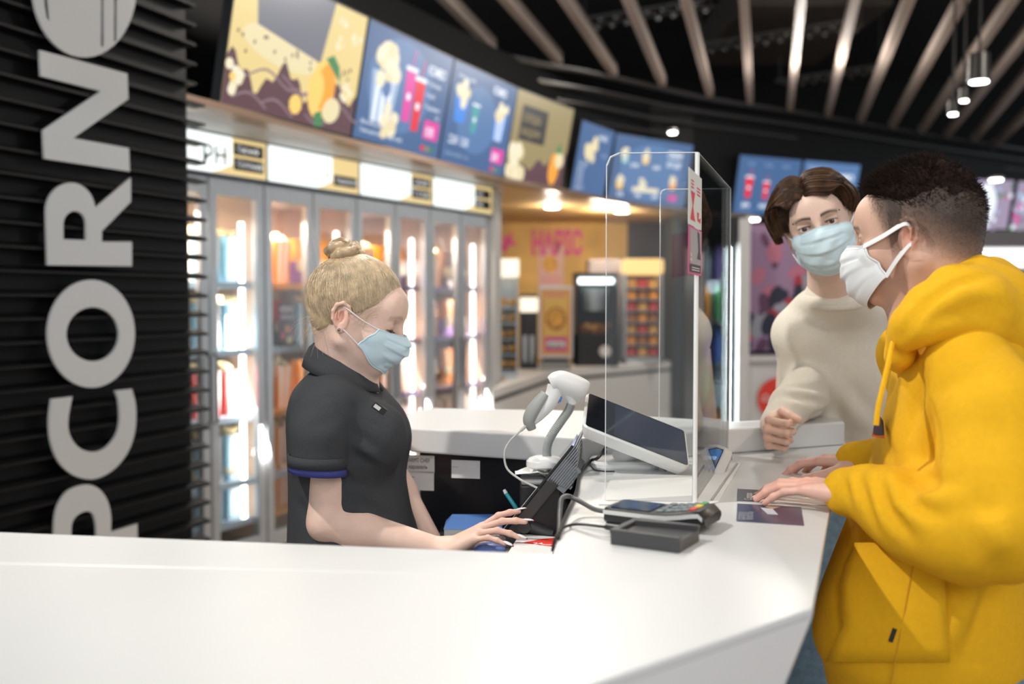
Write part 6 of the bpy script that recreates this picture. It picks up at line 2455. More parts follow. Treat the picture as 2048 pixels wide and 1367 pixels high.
c1 = W(638, 909, 1.862)
c2 = W(637, 931, 1.862)
c3 = W(637, 945, 1.862)
band([ringpts(c1, .0560, .0555, -.003), ringpts(c2, .0565, .0555, -.003)], polo_m, 'sleeve_welt', polo, .003)
band([ringpts(c2 + Vector((0, 0, .004)), .0545, .053, -.004), ringpts(c3, .0545, .053, -.005)], cloth('violet blue jersey', (.07, .08, .30)), 'undershirt_cuff', wm_, .002)
# collar: a stand and a fall that folds over it, open at the throat
cm = cloth('charcoal rib knit', (.052, .055, .060), .85, .15, .5, 900, vary=.3, vscale=1100)


def collar(Cp, rx, ry, zt_, rows, m, parent, name='collar', th=.0035, fwd=Vector((1, 0, 0)), open_=.20):
    side = Vector((0, 0, 1)).cross(fwd)
    rings = []
    n = 44
    for (k, dz, drop) in rows:
        r_ = []
        for i in range(n + 1):
            a = open_ + (2 * math.pi - 2 * open_) * i / n
            c, s = math.cos(a), math.sin(a)
            fr = (1 + c) / 2                                 # 1 at the throat, 0 at the nape
            p_ = Vector(Cp) + fwd * (rx + k) * c + side * (ry + k) * s
            p_.z += dz + zt_ * (1 - fr) - drop * fr
            r_.append(tuple(p_))
        rings.append(r_)
    mb = MB()
    mb.loft(rings, m, caps=False, closed=False)
    return mb.build(name, parent, smooth=True, solid=th)


collar(W(686, 730, 1.985), .055, .056, .038, ((.000, -.020, .010), (.000, .000, .018), (.003, .006, .020), (.010, .000, .022), (.019, -.018, .024), (.024, -.036, .016)), cm, polo,
       fwd=Vector((.985, -.14, 0)).normalized(), open_=.10)
pk_ = MB()
a = W(752, 806, 1.86)
Mp = frame(W(742, 812, 1.842), Vector((.72, .15, -.55)), Vector((.6, 0, .8)))
MB(Mp).box((0, 0, 0), (.028, .013, .006), black_soft, .002).build('name_clip', wm_, smooth=True)
MB(Mp).box((.003, .003, .006), (.016, .010, .0075), silver).build('name_clip_plate', wm_)
for k in range(2):
    q = W(751 + 5 * k, 777 + 22 * k, 1.965 - .02 * k)
    MB().sphere(tuple(q), .0045, black_soft, n=10, k=6).build('shirt_button', polo, smooth=True)
pcket = MB()
q = [W(762, 838, 1.858), W(797, 834, 1.888), W(812, 902, 1.882), W(780, 908, 1.850)]
pcket.add([tuple(v) for v in q], [(0, 1, 2, 3)], polo_m)
lg = MB(frame(W(577, 838, 1.985), Vector((-.25, -.95, .0)), (0, 0, 1)))
lg.text('KINO', 0, 0, .03, paper, 0, bold=.03)
# trousers and shoes
blk = cloth('black trousers', (.015, .015, .017), .85, .1, .3, 600)
S = SDF(.009)
for e in (1, -1):
    S.chain([(-.315, YC + .075 * e, .90), (-.31, YC + .085 * e, .50), (-.33, YC + .09 * e, .07)], [.115, .082, .062], k=.04)
S.ell((-.315, YC, .93), (.125, .165, .12), k=.05)
sdf_obj(S, 'trousers', blk, wm_)
for e in (1, -1):
    S = SDF(.006)
    S.chain([(-.35, YC + .09 * e, .05), (-.25, YC + .095 * e, .045), (-.16, YC + .10 * e, .035)], [.045, .045, .035], k=.02)
    S.plane((0, 0, .002), (0, 0, -1))
    sdf_obj(S, 'shoe', black_soft, wm_)

# ================================================================== THE HOODED MAN
ym = empty('person', (.70, 1.66, 0), 'man in a bright yellow hooded sweatshirt, both hands flat on the counter', 'person')
bpy.context.view_layer.update()
s_ = .95
fwd = Vector((-.788, .616, -.07)).normalized()
My = frame3(fwd, (-.03, 0, 1))
My.translation = Vector((.672, 1.666, CZ + .108))
y_skin = (.66, .42, .32)
nkb = W(1875, 660, 1.66)
S = head_sdf(My, s_, eye_open=.85, brow=1.1, nose=1.0,
             neck=[(My @ Vector((-.040, 0, -.035)), nkb, .058, .066, .03), (My @ Vector((.005, 0, -.075)), W(1850, 670, 1.70), .044, .052, .03), (nkb, W(1885, 720, 1.68), .060, .07, .04),
                   (My @ Vector((-.02, .055, -.045)), W(1830, 650, 1.70), .014, .013, .025)])
Vh, Qh, Ph = S.arrays()
Ch = face_colour(y_skin, lid=(.25, .13, .10), brow=(.06, .035, .025), stubble=.55, ear=.75, blush=.2)(Vh, Ph)
hairc = V3([.040, .028, .022])


def sd_fade(P_):
    """how much clipped hair shows: temples, around the ears, nape"""
    x, y, z = P_[:, 0], np.abs(P_[:, 1]), P_[:, 2]
    line = np.where(x > .0, -.02 + (x) * 1.9, -.005)                      # lower edge in front of the ear
    lower = np.where(x > -.002, np.where(x < .022, -.030, (x - .022) * 2.2 - .010), np.clip(-.012 + (x + .03) * .75, -.075, 0))
    front = 1 / (1 + np.exp((x - .052 - .28 * (z - .02)) / .004))
    up = 1 / (1 + np.exp(-(z - lower) / .007))
    dens = .50 + .50 * np.clip((z - lower) / .065, 0, 1)
    earm = 1 - gauss(P_, (-.012, .084, -.003), (.020, .016, .030)) - gauss(P_, (-.012, -.084, -.003), (.020, .016, .030))
    return front * up * dens * np.clip(earm * 1.6, 0, 1)


Fd = sd_fade(Ph)
Ch = lerp(Ch, hairc, .95 * Fd ** .65)
S = SDF
# near (left) arm and hand on the leaflet
tipL = cz(1524, 1000)
wrL = Vector((.552, 1.562, ZC + .038))
xL = Vector((tipL.x - wrL.x, tipL.y - wrL.y, -.006)).normalized()
yL = Vector((.80, .60, .0))
yL = (yL - xL * yL.dot(xL)).normalized()
zL = Vector((0, 0, 1))
ML = Matrix((xL, yL, Vector((-xL.z, 0, 1)).normalized())).transposed().to_4x4()
ML.translation = wrL
elL = W(1962, 1040, 1.37)
elL = Vector((.655, 1.37, CZ - .31))
shL = Vector((.680, 1.485, CZ - .09))
SL, tipsL, _ = hand_sdf(ML, 1.0, mcp=(4, 6, 6, 8), pip=(18, 20, 20, 20), dip=(10, 10, 10, 10), spread=(5, 0, -5, -12), thumb=((.55, .75, -.28), (.85, .45, -.2), (.9, .3, -.1)),
                        forearm=[(elL, wrL, .042, .028, .02, None), (wrL, wrL + xL * .012, .028, .022, .015, None)], h=.0018)
VL, QL, PL = SL.arrays()


def hand_col(P_, base):
    base = V3(base)
    C_ = np.tile(base, (len(P_), 1))
    C_ = lerp(C_, base * V3([1.05, .80, .78]), .45 / (1 + np.exp(-(P_[:, 0] - .12) / .02)))
    for b in ((.092, .028, .01), (.096, .008, .012), (.090, -.012, .01), (.081, -.030, .008)):
        C_ = lerp(C_, base * V3([1.05, .78, .74]), .5 * gauss(P_, b, (.012, .010, .012)))
    return C_


tipR = cz(1586, 942)
wrR = Vector((.662, 1.832, ZC + .042))
xR = Vector((tipR.x - wrR.x, tipR.y - wrR.y, -.02)).normalized()
yR = Vector((0, 0, 1)).cross(xR).normalized()
MR = Matrix((xR, yR, xR.cross(yR))).transposed().to_4x4()
MR.translation = wrR
elR = Vector((.80, 1.72, CZ - .33))
SR, tipsR, _ = hand_sdf(MR, .96, mcp=(6, 8, 8, 10), pip=(20, 20, 20, 20), dip=(12, 12, 10, 10), spread=(8, 1, -5, -12), thumb=((.70, .62, -.30), (.92, .30, -.22), (.96, .15, -.12)),
                        forearm=[(elR, wrR, .042, .028, .02, None), (wrR, wrR + xR * .012, .028, .022, .015, None)], h=.0018)
VR, QR, PR = SR.arrays()
S4 = SDF(.010)
S4.loft([(CZ - .10, .735, 1.66, .06, .14), (CZ - .30, .715, 1.66, .09, .16), (CZ - .6, .69, 1.66, .09, .15)], k=.03)
for e in (1, -1):
    S4.chain([(.70, 1.66 + .09 * e, .88), (.70, 1.66 + .10 * e, .48), (.73, 1.66 + .11 * e, .10)], [.085, .06, .045], k=.03)
Vt4, Qt4, _p = S4.arrays()
yb = lambda V_: np.tile(V3(y_skin), (len(V_), 1))
hc = (.76, .47, .38)
body = mesh_np('body', [(Vh, Qh), (VL, QL), (VR, QR), (Vt4, Qt4)], [skin_m], ym, np.concatenate([Ch, hand_col(PL, hc), hand_col(PR, hc), yb(Vt4)]))
body['label'] = 'face, clipped neck and bare hands'
nail_p = mat('natural nail', (.80, .55, .47), .3)
nails(tipsL, ML, 1.0, nail_p, ym, ln=.010, wd=.0050)
nails(tipsR, MR, .96, nail_p, ym, ln=.010, wd=.0050)
eyes(My, s_, ym)
Hy = My @ Matrix.Scale(s_, 4)
dark_hair = mat('dark brown hair', (.017, .010, .008), .8, vary=.3, vscale=60, spec=.06)
S = SDF(.0022, Hy)
S.ell((-.014, 0, .047), (.0985, .0745, .083), k=.01)
S.ell((-.046, 0, .026), (.062, .068, .067), k=.012)
S.plane((.072, 0, .062), (1, 0, -.35), k=.010)
S.plane((0, 0, .048), (.45, 0, -1), k=.012)
S.post = fold_noise(5, .002, 130)
hr = sdf_obj(S, 'hair', dark_hair, ym)
cen_y, rad_y = V3([-.014, 0, .040]), V3([.099, .0765, .090])
ln_ = []
for k in range(15000):
    d = rs.randn(3)
    d /= np.linalg.norm(d)
    q = cen_y + rad_y * d
    if q[2] < .052 + q[0] * .42 or q[0] > .078 + .0 * q[2]:
        continue
    if q[0] > .058 + .35 * (q[2] - .05):
        continue
    L = .009 + .011 * max(0, q[0] / .08) + .003 * rs.rand()
    if q[2] < .085 or q[0] < -.06:
        L *= .6
    dr = d * .36 + V3([.70 if q[0] > .02 else (.5 if q[0] > -.04 else -.2), .25 * rs.randn(), .15 if q[0] > -.05 else -.7]) + rs.randn(3) * .20
    dr /= np.linalg.norm(dr)
    cu = rs.randn(3) * .004 + V3([0, 0, .003])
    ln_.append([tuple(q - d * .003), tuple(q + dr * L * .5 + cu * .6), tuple(q + dr * L + cu)])
strands('hair_tufts', ln_, .00065, .0002, dark_hair, hr, Hy)
stb = mat('clipped dark hair', (.07, .052, .042), .7)
ln_ = []
cand = Ph[rs.randint(0, len(Ph), 60000)]
fv = sd_fade(cand)
keep = rs.rand(len(cand)) < fv * .8
for q in cand[keep][:22000]:
    d = (q - V3([-.01, 0, .02])) / V3([.095, .075, .09]) ** 2
    d /= np.linalg.norm(d)
    L = .0022 + .0045 * np.clip((q[2] + .01) / .07, 0, 1)
    dr = d * .55 + V3([-.35, 0, -.55])
    dr /= np.linalg.norm(dr)
    ln_.append([tuple(q), tuple(q + dr * L)])
strands('clipped_sides', ln_, .00017, .00008, stb, hr, Hy)
bm = []
for k in range(240):
    e = 1 if k % 2 else -1
    t = rs.rand()
    y = (.013 + .036 * t) * e
    z = .0185 + .006 * math.sin(t * 2.4) - .004 * t + rs.uniform(-.003, .003)
    x = .0905 - .012 * t ** 2 - .010 * t
    bm.append([(x, y, z), (x + .0022, y + .006 * e, z + .001)])
strands('eyebrow', bm, .0005, .0002, dark_hair, hr, Hy)
mask_mesh(My, s_, ym, mask_white, (loop_w, .0026, 2.6), top=-.012, bot=-.124, nose_f=.130, chin_f=.108, edge=((.068, .058, -.014), (.030, .074, -.070)), face=(Vh, Qh, Ph), label='white pleated face mask with broad loops', folds=3, pleat=1.2, under=.065)

yel = cloth('yellow fleece', (.80, .43, .010), .85, .35, .30, 700, vary=.04, vscale=120)
S = SDF(.0052)
yw = R(180 - 16)
Yc = 1.655
yz = lambda v: CZ - (v - 600) / FPX * 1.62
secs = [(yz(655), .748, Yc, .070, .13), (yz(690), .748, Yc, .088, .170), (yz(740), .748, Yc, .104, .195), (yz(820), .744, Yc, .112, .200), (yz(950), .728, Yc, .122, .200), (yz(1060), .708, Yc, .136, .203), (yz(1150), .694, Yc, .150, .205),
        (yz(1240), .684, Yc, .164, .208), (yz(1310), .680, Yc, .166, .206), (yz(1350), .682, Yc, .152, .195), (yz(1395), .684, Yc, .146, .190)]
# near sleeve: full upper arm, bagged elbow, gathered forearm
S.chain([shL + Vector((.010, .02, -.010)), Vector((.700, 1.435, CZ - .17)), Vector((.688, 1.400, CZ - .26)), Vector((.676, 1.372, CZ - .318))], [.064, .070, .074, .068], k=.04)
fa = [Vector((.676, 1.372, CZ - .318)), Vector((.640, 1.405, CZ - .330)), Vector((.600, 1.462, CZ - .322)), Vector((.575, 1.508, CZ - .308)), Vector((.555, 1.545, CZ - .298))]
S.chain(fa, [.068, .064, .057, .048, .039], k=.03)
S.cap(fa[-1] + Vector((0, 0, -.006)), wrL + xL * .022 + Vector((.0, -.004, -.003)), .042, .0385, k=.012)
S.loft(secs, yw, k=.018)
# far sleeve
S.chain([Vector((.74, 1.83, CZ - .10)), Vector((.80, 1.82, CZ - .26)), elR, Vector((.72, 1.79, CZ - .31)), wrR + Vector((.012, -.012, .004))], [.066, .066, .060, .050, .038], k=.03)
S.cap(wrR + Vector((.012, -.012, .004)), wrR + xR * .030, .039, .037, k=.01)
# folds and creases of the sleeve and trunk
fy_ = [(p_, w_, h_) for p_, w_, h_ in (
    (((1838, 948, 1.45), (1866, 962, 1.40)), .021, -.020), (((1815, 925, 1.45), (1842, 940, 1.42), (1890, 945, 1.37)), .013, .007),
    (((1800, 965, 1.46), (1832, 1010, 1.42), (1880, 1030, 1.38)), .013, -.009), (((1755, 962, 1.48), (1778, 1020, 1.44), (1822, 1070, 1.4)), .012, -.010), (((1718, 955, 1.5), (1735, 1000, 1.48), (1752, 1050, 1.46)), .009, -.009),
    (((1688, 958, 1.5), (1700, 1000, 1.5)), .008, -.005), (((1778, 955, 1.46), (1800, 1010, 1.43), (1850, 1050, 1.4)), .012, .008), (((1737, 950, 1.48), (1755, 1010, 1.46), (1785, 1065, 1.43)), .010, .008),
    (((1702, 950, 1.5), (1717, 1010, 1.5)), .008, .006), (((1820, 985, 1.44), (1870, 1000, 1.38), (1920, 990, 1.34)), .014, .006), (((1990, 1045, 1.33), (2008, 1085, 1.36)), .020, .014), (((1960, 1000, 1.3), (1990, 1030, 1.3)), .014, -.005),
    (((1845, 715, 1.46), (1835, 790, 1.44), (1822, 860, 1.43)), .015, -.007), (((1870, 720, 1.44), (1862, 810, 1.4), (1850, 890, 1.4)), .018, .005), (((1940, 760, 1.4), (1975, 860, 1.37), (1985, 960, 1.35)), .024, -.005),
    (((1765, 870, 1.55), (1785, 920, 1.53)), .012, -.006), (((1702, 1100, 1.50), (1672, 1170, 1.52), (1682, 1250, 1.52)), .012, -.010), (((1850, 1140, 1.46), (1800, 1290, 1.47)), .020, .006),
    (((1960, 1140, 1.47), (1890, 1300, 1.47)), .022, .008), (((1990, 1140, 1.48), (1930, 1310, 1.48)), .018, -.007), (((1790, 760, 1.53), (1760, 830, 1.53)), .010, -.004))]
S.plane((0, 0, yz(1390)), (0, 0, -1), k=.004)
# neck opening
S.cap(nkb + Vector((-.01, 0, -.03)), nkb + Vector((-.02, 0, .12)), .062, .075, k=.01, sub=True)
S.post = softs(on_cloth(S, fy_, 1.25), fold_noise(21, .0025, 15, (1, 1, .6)))
hd_ = sdf_obj(S, 'hoodie', yel, ym)
# hood lying round the neck
S = SDF(.0045)
ringn = [W(1796, 676, 1.565), W(1815, 645, 1.535), W(1850, 606, 1.525), W(1900, 570, 1.54), W(1955, 549, 1.60), W(1985, 552, 1.69), W(1965, 570, 1.79), W(1900, 595, 1.84), W(1835, 635, 1.80), W(1800, 665, 1.72), W(1793, 684, 1.64)]
S.chain(ringn, [.018, .021, .024, .026, .027, .028, .028, .026, .022, .018, .016], k=.022)
S.chain([W(1812, 680, 1.53), W(1845, 648, 1.505), W(1895, 618, 1.505), W(1950, 600, 1.53), W(2000, 598, 1.60), W(2008, 605, 1.70), W(1985, 620, 1.80)], [.016, .024, .034, .040, .044, .048, .044], k=.03)
S.chain([W(1900, 640, 1.52), W(1950, 638, 1.53), W(2005, 662, 1.58), W(2030, 700, 1.66)], [.030, .042, .050, .054], k=.04)
S.ell((.80, 1.69, CZ - .04), (.062, .12, .07), k=.04)
S.cap(nkb + Vector((-.012, 0, -.06)), nkb + Vector((-.025, .01, .14)), .060, .070, k=.012, sub=True)
S.chain([W(1800, 708, 1.565), W(1806, 712, 1.62), W(1800, 700, 1.69)], [.022, .026, .022], k=.015)
S.post = softs(on_cloth(S, (
    (((1803, 672, 1.515), (1830, 632, 1.495), (1855, 604, 1.49), (1917, 565, 1.50), (1985, 548, 1.56)), .0085, -.010),
    (((1850, 655, 1.465), (1890, 634, 1.462), (1960, 622, 1.48), (2025, 655, 1.53)), .011, -.006),
    (((1870, 606, 1.49), (1935, 590, 1.49), (2000, 585, 1.53)), .014, .005), (((1900, 612, 1.5), (1970, 605, 1.5), (2030, 625, 1.55)), .010, -.004))))
sdf_obj(S, 'hood', yel, hd_)
# drawstring, pocket, emblem, tag, ribs
MB().tube(spline([W(1786, 684, 1.535), W(1778, 720, 1.50), W(1768, 765, 1.485), W(1757, 812, 1.475), W(1752, 850, 1.47)], 6), .0042, yel, 8).build('drawstring', hd_, smooth=True)


def torso_pt(u, v, off=.0015):
    """first point of the sweatshirt's torso along a line of sight, by marching its stacked ovals"""
    o = Vector((0, 0, CZ))
    d = ray(u, v)
    ss = sorted(secs)
    za = V3([q[0] for q in ss])
    cyw, syw = math.cos(yw), math.sin(yw)
    t = 1.0
    while t < 2.4:
        p_ = o + d * t
        cx, cyy, hx_, hy_ = [float(np.interp(p_.z, za, V3([q[j] for q in ss]))) for j in (1, 2, 3, 4)]
        dx, dy = p_.x - cx, p_.y - cyy
        u_, v_ = dx * cyw + dy * syw, -dx * syw + dy * cyw
        if (abs(u_ / hx_) ** 2.3 + abs(v_ / hy_) ** 2.3) < 1.0:
            return o + d * (t - off)
        t += .002
    return o + d * 1.62


def patch(grid, m, name, parent, th=.004, off=.003, lift=.016):
    mb = MB()
    rows = [[tuple(torso_pt(u, v, off + lift * max(0, 1 - i / 2.5))) for i, (u, v) in enumerate(r_)] for r_ in grid]
    n = len(rows[0])
    mb.add([p_ for r_ in rows for p_ in r_], [(j * n + i, j * n + i + 1, (j + 1) * n + i + 1, (j + 1) * n + i) for j in range(len(rows) - 1) for i in range(n - 1)], m)
    o = mb.build(name, parent, smooth=True, solid=th)
    return o


left = [(1712, 1085), (1690, 1130), (1680, 1170), (1682, 1215), (1690, 1250), (1668, 1290), (1652, 1322)]
right = [(1880, 1085), (1885, 1130), (1890, 1170), (1892, 1215), (1895, 1250), (1898, 1290), (1900, 1322)]
grid = [[(l[0] + (r_[0] - l[0]) * i / 10, l[1] + (r_[1] - l[1]) * i / 10) for i in range(11)] for l, r_ in zip(left, right)]
patch(grid, yel, 'kangaroo_pocket', hd_, .005, .010)
eb = MB()
q = [torso_pt(*p_, .013) for p_ in ((1745, 868), (1768, 872), (1766, 842), (1757, 828), (1750, 845))]
eb.add([tuple(v) for v in q], [(0, 1, 2, 3, 4)], mat('navy embroidery', (.06, .06, .12), .8))
q = [torso_pt(*p_, .015) for p_ in ((1744, 872), (1768, 876), (1768, 866), (1746, 861))]
eb.add([tuple(v) for v in q], [(0, 1, 2, 3)], mat('rust embroidery', (.65, .16, .03), .8))
eb.build('chest_emblem', hd_, solid=.0015)
MB().tube([torso_pt(1790, 1256, .013), torso_pt(1781, 1282, .013)], .0035, black_soft, 8).build('zip_tag', hd_, smooth=True)
MB().tube([torso_pt(1826 - 45 * k / 8, 1130 + 240 * k / 8, .0115 if k > 0 else .012) for k in range(9)], .0011, mat('amber seam', (.62, .30, .008), .9), 6).build('seam', hd_)
# jeans and shoes
denim = cloth('light blue denim', (.18, .27, .34), .9, .2, .5, 900, vary=.18, vscale=60)
S = SDF(.009)
for e in (1, -1):
    S.chain([(.70, 1.66 + .085 * e, .88), (.70, 1.66 + .10 * e, .50), (.73, 1.66 + .11 * e, .07)], [.125, .095, .078], k=.04)
S.ell((.695, 1.66, .86), (.135, .175, .10), k=.05)
sdf_obj(S, 'jeans', denim, ym)
sneak = mat('white sneaker', (.7, .7, .68), .5)
for e in (1, -1):
    S = SDF(.006)
    S.chain([(.76, 1.66 + .11 * e, .055), (.66, 1.68 + .115 * e, .05), (.57, 1.70 + .12 * e, .038)], [.05, .05, .038], k=.02)
    S.plane((0, 0, .002), (0, 0, -1))
    sdf_obj(S, 'shoe', sneak, ym)

# ================================================================== THE MAN IN THE CREAM SWEATER
xm = empty('person', (.88, 2.55, 0), 'young man in a cream sweater with brown curtain hair, fist on the counter', 'person')
bpy.context.view_layer.update()
s_ = .95
o0 = W(1640, 449, 2.30)
fw = (Vector((0, 0, CZ - .03)) - o0).normalized()
fw = (Matrix.Rotation(R(-3), 3, 'Z') @ fw)
Mx_ = frame3(fw, Matrix.Rotation(R(0), 3, 'Z') @ Vector((-.30, 0, .955)))
Mx_.translation = o0
x_skin = (.74, .53, .43)
nx = W(1674, 572, 2.385)
S = head_sdf(Mx_, s_, eye_open=.95, brow=1.05, nose=1.0,
             neck=[(Mx_ @ Vector((-.030, 0, -.045)), nx, .055, .058, .03), (Mx_ @ Vector((.01, 0, -.075)), W(1668, 585, 2.36), .044, .046, .03), (nx, W(1690, 660, 2.46), .054, .06, .04)])
Vh, Qh, Ph = S.arrays()
Ch = face_colour(x_skin, lid=(.22, .11, .08), brow=(.05, .028, .018), ear=.75, blush=.22)(Vh, Ph)
# fist
wrx = W(1598, 862, 2.315)
elx = Vector((.775, 2.475, ZS + .062))
shx = W(1600, 668, 2.42)
fx_ = Vector((-.42, -.90, -.06)).normalized()
wrx = Vector((.588, 2.205, ZC + .062))
up_ = Vector((.12, 0, 1))
yx = (up_ - fx_ * up_.dot(fx_)).normalized()
MX = Matrix((fx_, yx, fx_.cross(yx))).transposed().to_4x4()
MX.translation = wrx
SX, tipsX, _ = hand_sdf(MX, .98, mcp=(72, 76, 80, 84), pip=(88, 90, 92, 92), dip=(50, 50, 50, 50), spread=(2, 0, -2, -4), thumb=((.80, .45, -.35), (.80, -.05, -.60), (.55, -.15, -.80)),
                        forearm=[(elx, wrx, .042, .029, .02, None), (wrx, wrx + fx_ * .012, .029, .024, .015, None)], h=.0018)
VX, QX, PX = SX.arrays()
S4 = SDF(.010)
S4.loft([(CZ - .12, .80, 2.50, .13, .07), (CZ - .35, .84, 2.58, .15, .09), (CZ - .6, .89, 2.62, .13, .09)], k=.03)
for e in (1, -1):
    S4.chain([(.86 + .09 * e, 2.62, .90), (.84 + .10 * e, 2.60, .48), (.86 + .11 * e, 2.68, .10)], [.085, .06, .045], k=.03)
Vt4, Qt4, _p = S4.arrays()
xb_ = lambda V_: np.tile(V3(x_skin), (len(V_), 1))
body = mesh_np('body', [(Vh, Qh), (VX, QX), (Vt4, Qt4)], [skin_m], xm, np.concatenate([Ch, hand_col(PX, (.78, .53, .42)), xb_(Vt4)]))
body['label'] = 'face, neck and closed fist'
eyes(Mx_, s_, xm, iris=(.07, .04, .022), gaze=(1, 0, .0))
Hx = Mx_ @ Matrix.Scale(s_, 4)
brown = mat('dark brown wavy hair', (.026, .013, .007), .5, vary=.35, vscale=40, spec=.2)
brown2 = mat('brown hair strands', (.075, .036, .018), .42, vary=.5, vscale=50, spec=.3)
S = SDF(.0022, Hx)
S.ell((-.016, 0, .036), (.102, .080, .086), k=.02)
S.ell((-.045, 0, .012), (.066, .074, .070), k=.02)
S.ell((.018, -.070, .066), (.052, .026, .040), k=.02)
S.ell((.024, -.084, .036), (.032, .014, .030), k=.015)
S.ell((.018, .060, .074), (.052, .022, .030), k=.02)
S.ell((.026, .074, .048), (.034, .011, .022), k=.015)
for e in (1, -1):
    S.ell((.048, .042 * e, .090), (.036, .036, .018), k=.015)
S.plane((.084, 0, .075), (1, 0, -.45), k=.010)
S.ell((.094, .0, .034), (.048, .058, .050), k=.010, sub=True)
S.ell((.06, 0, -.03), (.060, .075, .042), k=.012, sub=True)
for e in (1, -1):
    S.ell((-.008, .090 * e, -.016), (.032, .026, .028), k=.006, sub=True)
S.post = fold_noise(8, .0035, 80, (1.8, .5, 1))
hx_o = sdf_obj(S, 'hair', brown, xm)
ln_ = []
for k in range(5200):
    e = -1 if rs.rand() < .55 else 1
    f = rs.uniform(-.075, .080)
    cl = round(f * 70) / 70                      # locks: threads of a lock share their wave
    ph = cl * 300 % 6.28
    py = -.014 + rs.uniform(-.003, .003)
    lay = rs.rand()
    top = .036 + .084 * math.sqrt(max(0, 1 - ((f + .016) / .103) ** 2)) + .005 * lay
    wmax = ((.096 if e < 0 else .079) + .012 * lay) * math.sqrt(max(.1, 1 - (max(0, f - .01) / .12) ** 2))
    zend = (-.002 if e < 0 else .020) + .010 * math.sin(ph) + rs.uniform(-.006, .006)
    ff = .020 if f > .03 else .006
    out = .006 * math.sin(ph * 1.7)
    p0 = (f, py, top - .003)
    p1 = (f + ff * .6, py + e * .020, top + .004 + .005 * lay)
    p2 = (f + ff, e * wmax * .66, top - .010 + .006 * lay)
    p3 = (f + ff * .5 - .012 * max(0, f / .08), e * (wmax * .98 + out * .5), .074 - .25 * max(0, -f))
    p4 = (f * .78 - .002, e * (wmax + .008 + out), .042)
    p5 = (f * .66 + .004 * math.sin(ph), e * (wmax + .006 - .004 * rs.rand()), zend)
    q = nspline([p0, p1, p2, p3, p4, p5] if f > -.045 else [p0, p1, p2, p3, (f, e * .070, .03)], 15)
    j_ = rs.randn(3) * .0010
    ln_.append([tuple(V3(v) + j_ * min(1, i / 4)) for i, v in enumerate(q)])
strands('hair_strands', ln_, .0008, .0003, brown2, hx_o, Hx)
bm = []
for k in range(1300):
    e = 1 if k % 2 else -1
    t = rs.rand()
    y = (.012 + .038 * t) * e
    z = .0185 + .006 * math.sin(t * 2.4) - .004 * t + rs.uniform(-.0032, .0032) * (1.1 - .6 * t)
    x = .0915 - .010 * t ** 2 - .011 * t
    bm.append([(x, y, z), (x + .002, y + .006 * e, z + .0008)])
strands('eyebrow', bm, .0005, .0002, dark_hair, hx_o, Hx)
for e in (1, -1):
    ls = []
    for k in range(22):
        q = -.0125 + .025 * k / 21
        y0 = (.032 + q) * e
        x0 = .0868 - abs(q) * .22
        z0_ = .0042 - (q / .0125) ** 2 * .0030
        ls.append([(x0, y0, z0_), (x0 + .0035, y0 + q * .2 * e, z0_ + .0012), (x0 + .006, y0 + q * .3 * e, z0_ + .0032)])
    strands('eyelash', ls, .00045, .0001, lash, xm, Hx)
mask_mesh(Mx_, s_, xm, mask_blue, (loop_w, .0016, 1.2), top=-.010, bot=-.122, nose_f=.126, chin_f=.102, edge=((.050, .064, -.017), (.030, .071, -.074)), face=(Vh, Qh, Ph), label='pale blue creased face mask', pleat=1.2)
cream = cloth('cream cotton fleece', (.74, .69, .59), .9, .25, .25, 700, vary=.03, vscale=120)
S = SDF(.0052)
ch_ = W(1690, 735, 2.50)
S.chain([W(1604, 672, 2.43), W(1640, 640, 2.45), W(1688, 632, 2.47), W(1800, 655, 2.54)], [.064, .062, .085, .070], k=.05)
S.ell(W(1688, 745, 2.50), (.165, .115, .19), Matrix.Rotation(R(8), 4, 'Y'), k=.05)
S.ell(W(1745, 890, 2.56), (.150, .115, .17), k=.06)
S.ell((.885, 2.60, CZ - .46), (.145, .115, .12), k=.05)
S.chain([shx, Vector((.735, 2.455, CZ - .16)), Vector((.765, 2.47, ZS + .075))], [.062, .060, .056], k=.035)
S.chain([Vector((.765, 2.47, ZS + .072)), Vector((.695, 2.36, ZS + .062)), Vector((.635, 2.265, ZS + .045))], [.058, .052, .046], k=.03)
S.cap(Vector((.635, 2.265, ZS + .045)), wrx + Vector((.004, .008, .002)), .046, .038, k=.012)
S.chain([W(1800, 670, 2.56), Vector((1.05, 2.60, CZ - .30)), Vector((1.06, 2.52, CZ - .50))], [.068, .060, .055], k=.04)
S.ell(W(1684, 622, 2.43), (.105, .085, .050), k=.04)
S.ell(W(1672, 606, 2.385), (.088, .080, .042), k=.03)
fx2 = []
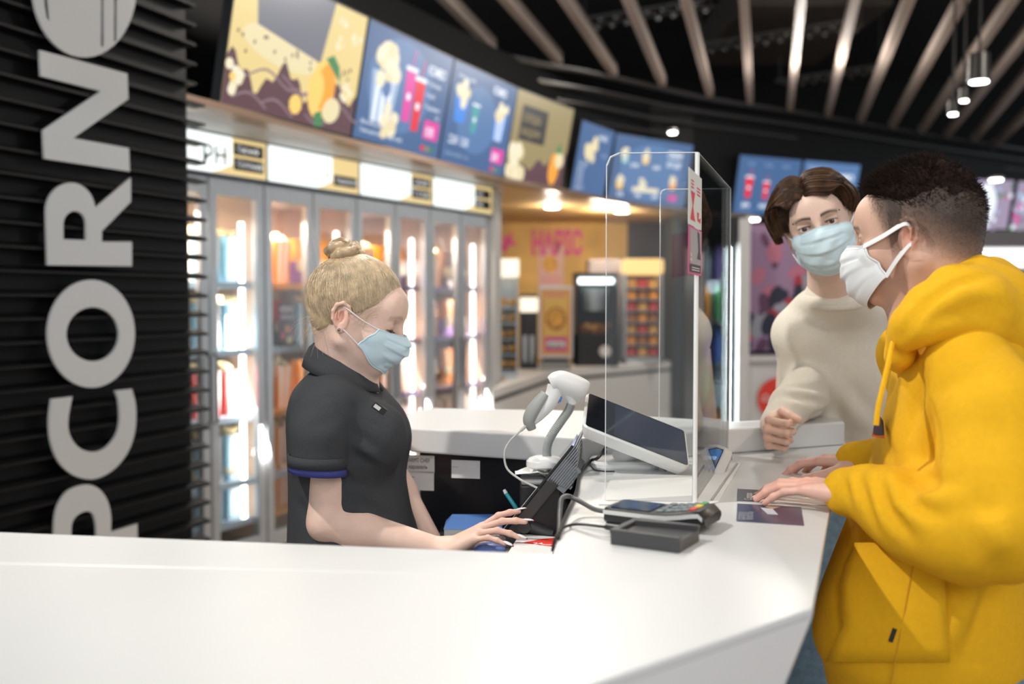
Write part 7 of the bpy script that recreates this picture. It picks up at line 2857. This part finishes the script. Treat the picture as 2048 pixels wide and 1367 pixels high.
for a, b, w_, h_ in (((1572, 792, 2.36), (1640, 804, 2.38), .012, -.009), ((1580, 770, 2.36), (1655, 780, 2.38), .012, -.007), ((1655, 770, 2.40), (1692, 880, 2.43), .018, -.012), ((1570, 803, 2.36), (1645, 818, 2.36), .010, .007),
                     ((1575, 781, 2.36), (1650, 791, 2.38), .009, .006), ((1600, 700, 2.37), (1640, 790, 2.38), .022, .007), ((1690, 800, 2.40), (1745, 860, 2.43), .022, .009), ((1700, 760, 2.39), (1740, 830, 2.42), .016, -.006),
                     ((1610, 835, 2.25), (1655, 815, 2.33), .010, -.006), ((1600, 680, 2.37), (1625, 640, 2.38), .012, -.003)):
    fx2.append(((a, b), w_, h_))
S.cap(nx + Vector((0, 0, -.020)), nx + Vector((-.015, -.03, .10)), .052, .060, k=.005, sub=True)
S.plane((0, 0, CZ - .545), (0, 0, -1), k=.004)
S.post = softs(on_cloth(S, fx2, 1.1), fold_noise(41, .0022, 15, (1, 1, .8)))
sw = sdf_obj(S, 'sweatshirt', cream, xm)
# rib collar
mb = MB()
cN = nx + Vector((-.006, -.012, -.004))
nn = Vector((-.10, -.26, .96)).normalized()
e1 = Vector((1, 0, .10)).normalized()
e2 = nn.cross(e1)
prof_ = [(.053, -.004), (.054, .005), (.058, .008), (.064, .001), (.070, -.012), (.075, -.024), (.078, -.034)]
mb.loft([[tuple(cN + (e1 * math.cos(2 * math.pi * k / 40) * 1.04 + e2 * math.sin(2 * math.pi * k / 40)) * r_ + nn * z_) for k in range(40)] for r_, z_ in prof_], cream, caps=False)
mb.build('collar', sw, smooth=True, solid=.004)
S = SDF(.009)
S.chain([(.83, 2.56, .93), (.765, 2.44, .56), (.80, 2.52, .07)], [.125, .098, .078], k=.04)
S.chain([(.97, 2.62, .92), (.98, 2.60, .50), (.99, 2.68, .07)], [.125, .095, .078], k=.04)
S.ell((.90, 2.60, .92), (.155, .125, .10), k=.05)
sdf_obj(S, 'jeans', denim, xm)
for x_, y_ in ((.80, 2.52), (.99, 2.68)):
    S = SDF(.006)
    S.chain([(x_ + .02, y_ + .04, .055), (x_ - .03, y_ - .06, .05), (x_ - .06, y_ - .15, .038)], [.05, .05, .038], k=.02)
    S.plane((0, 0, .002), (0, 0, -1))
    sdf_obj(S, 'shoe', sneak, xm)
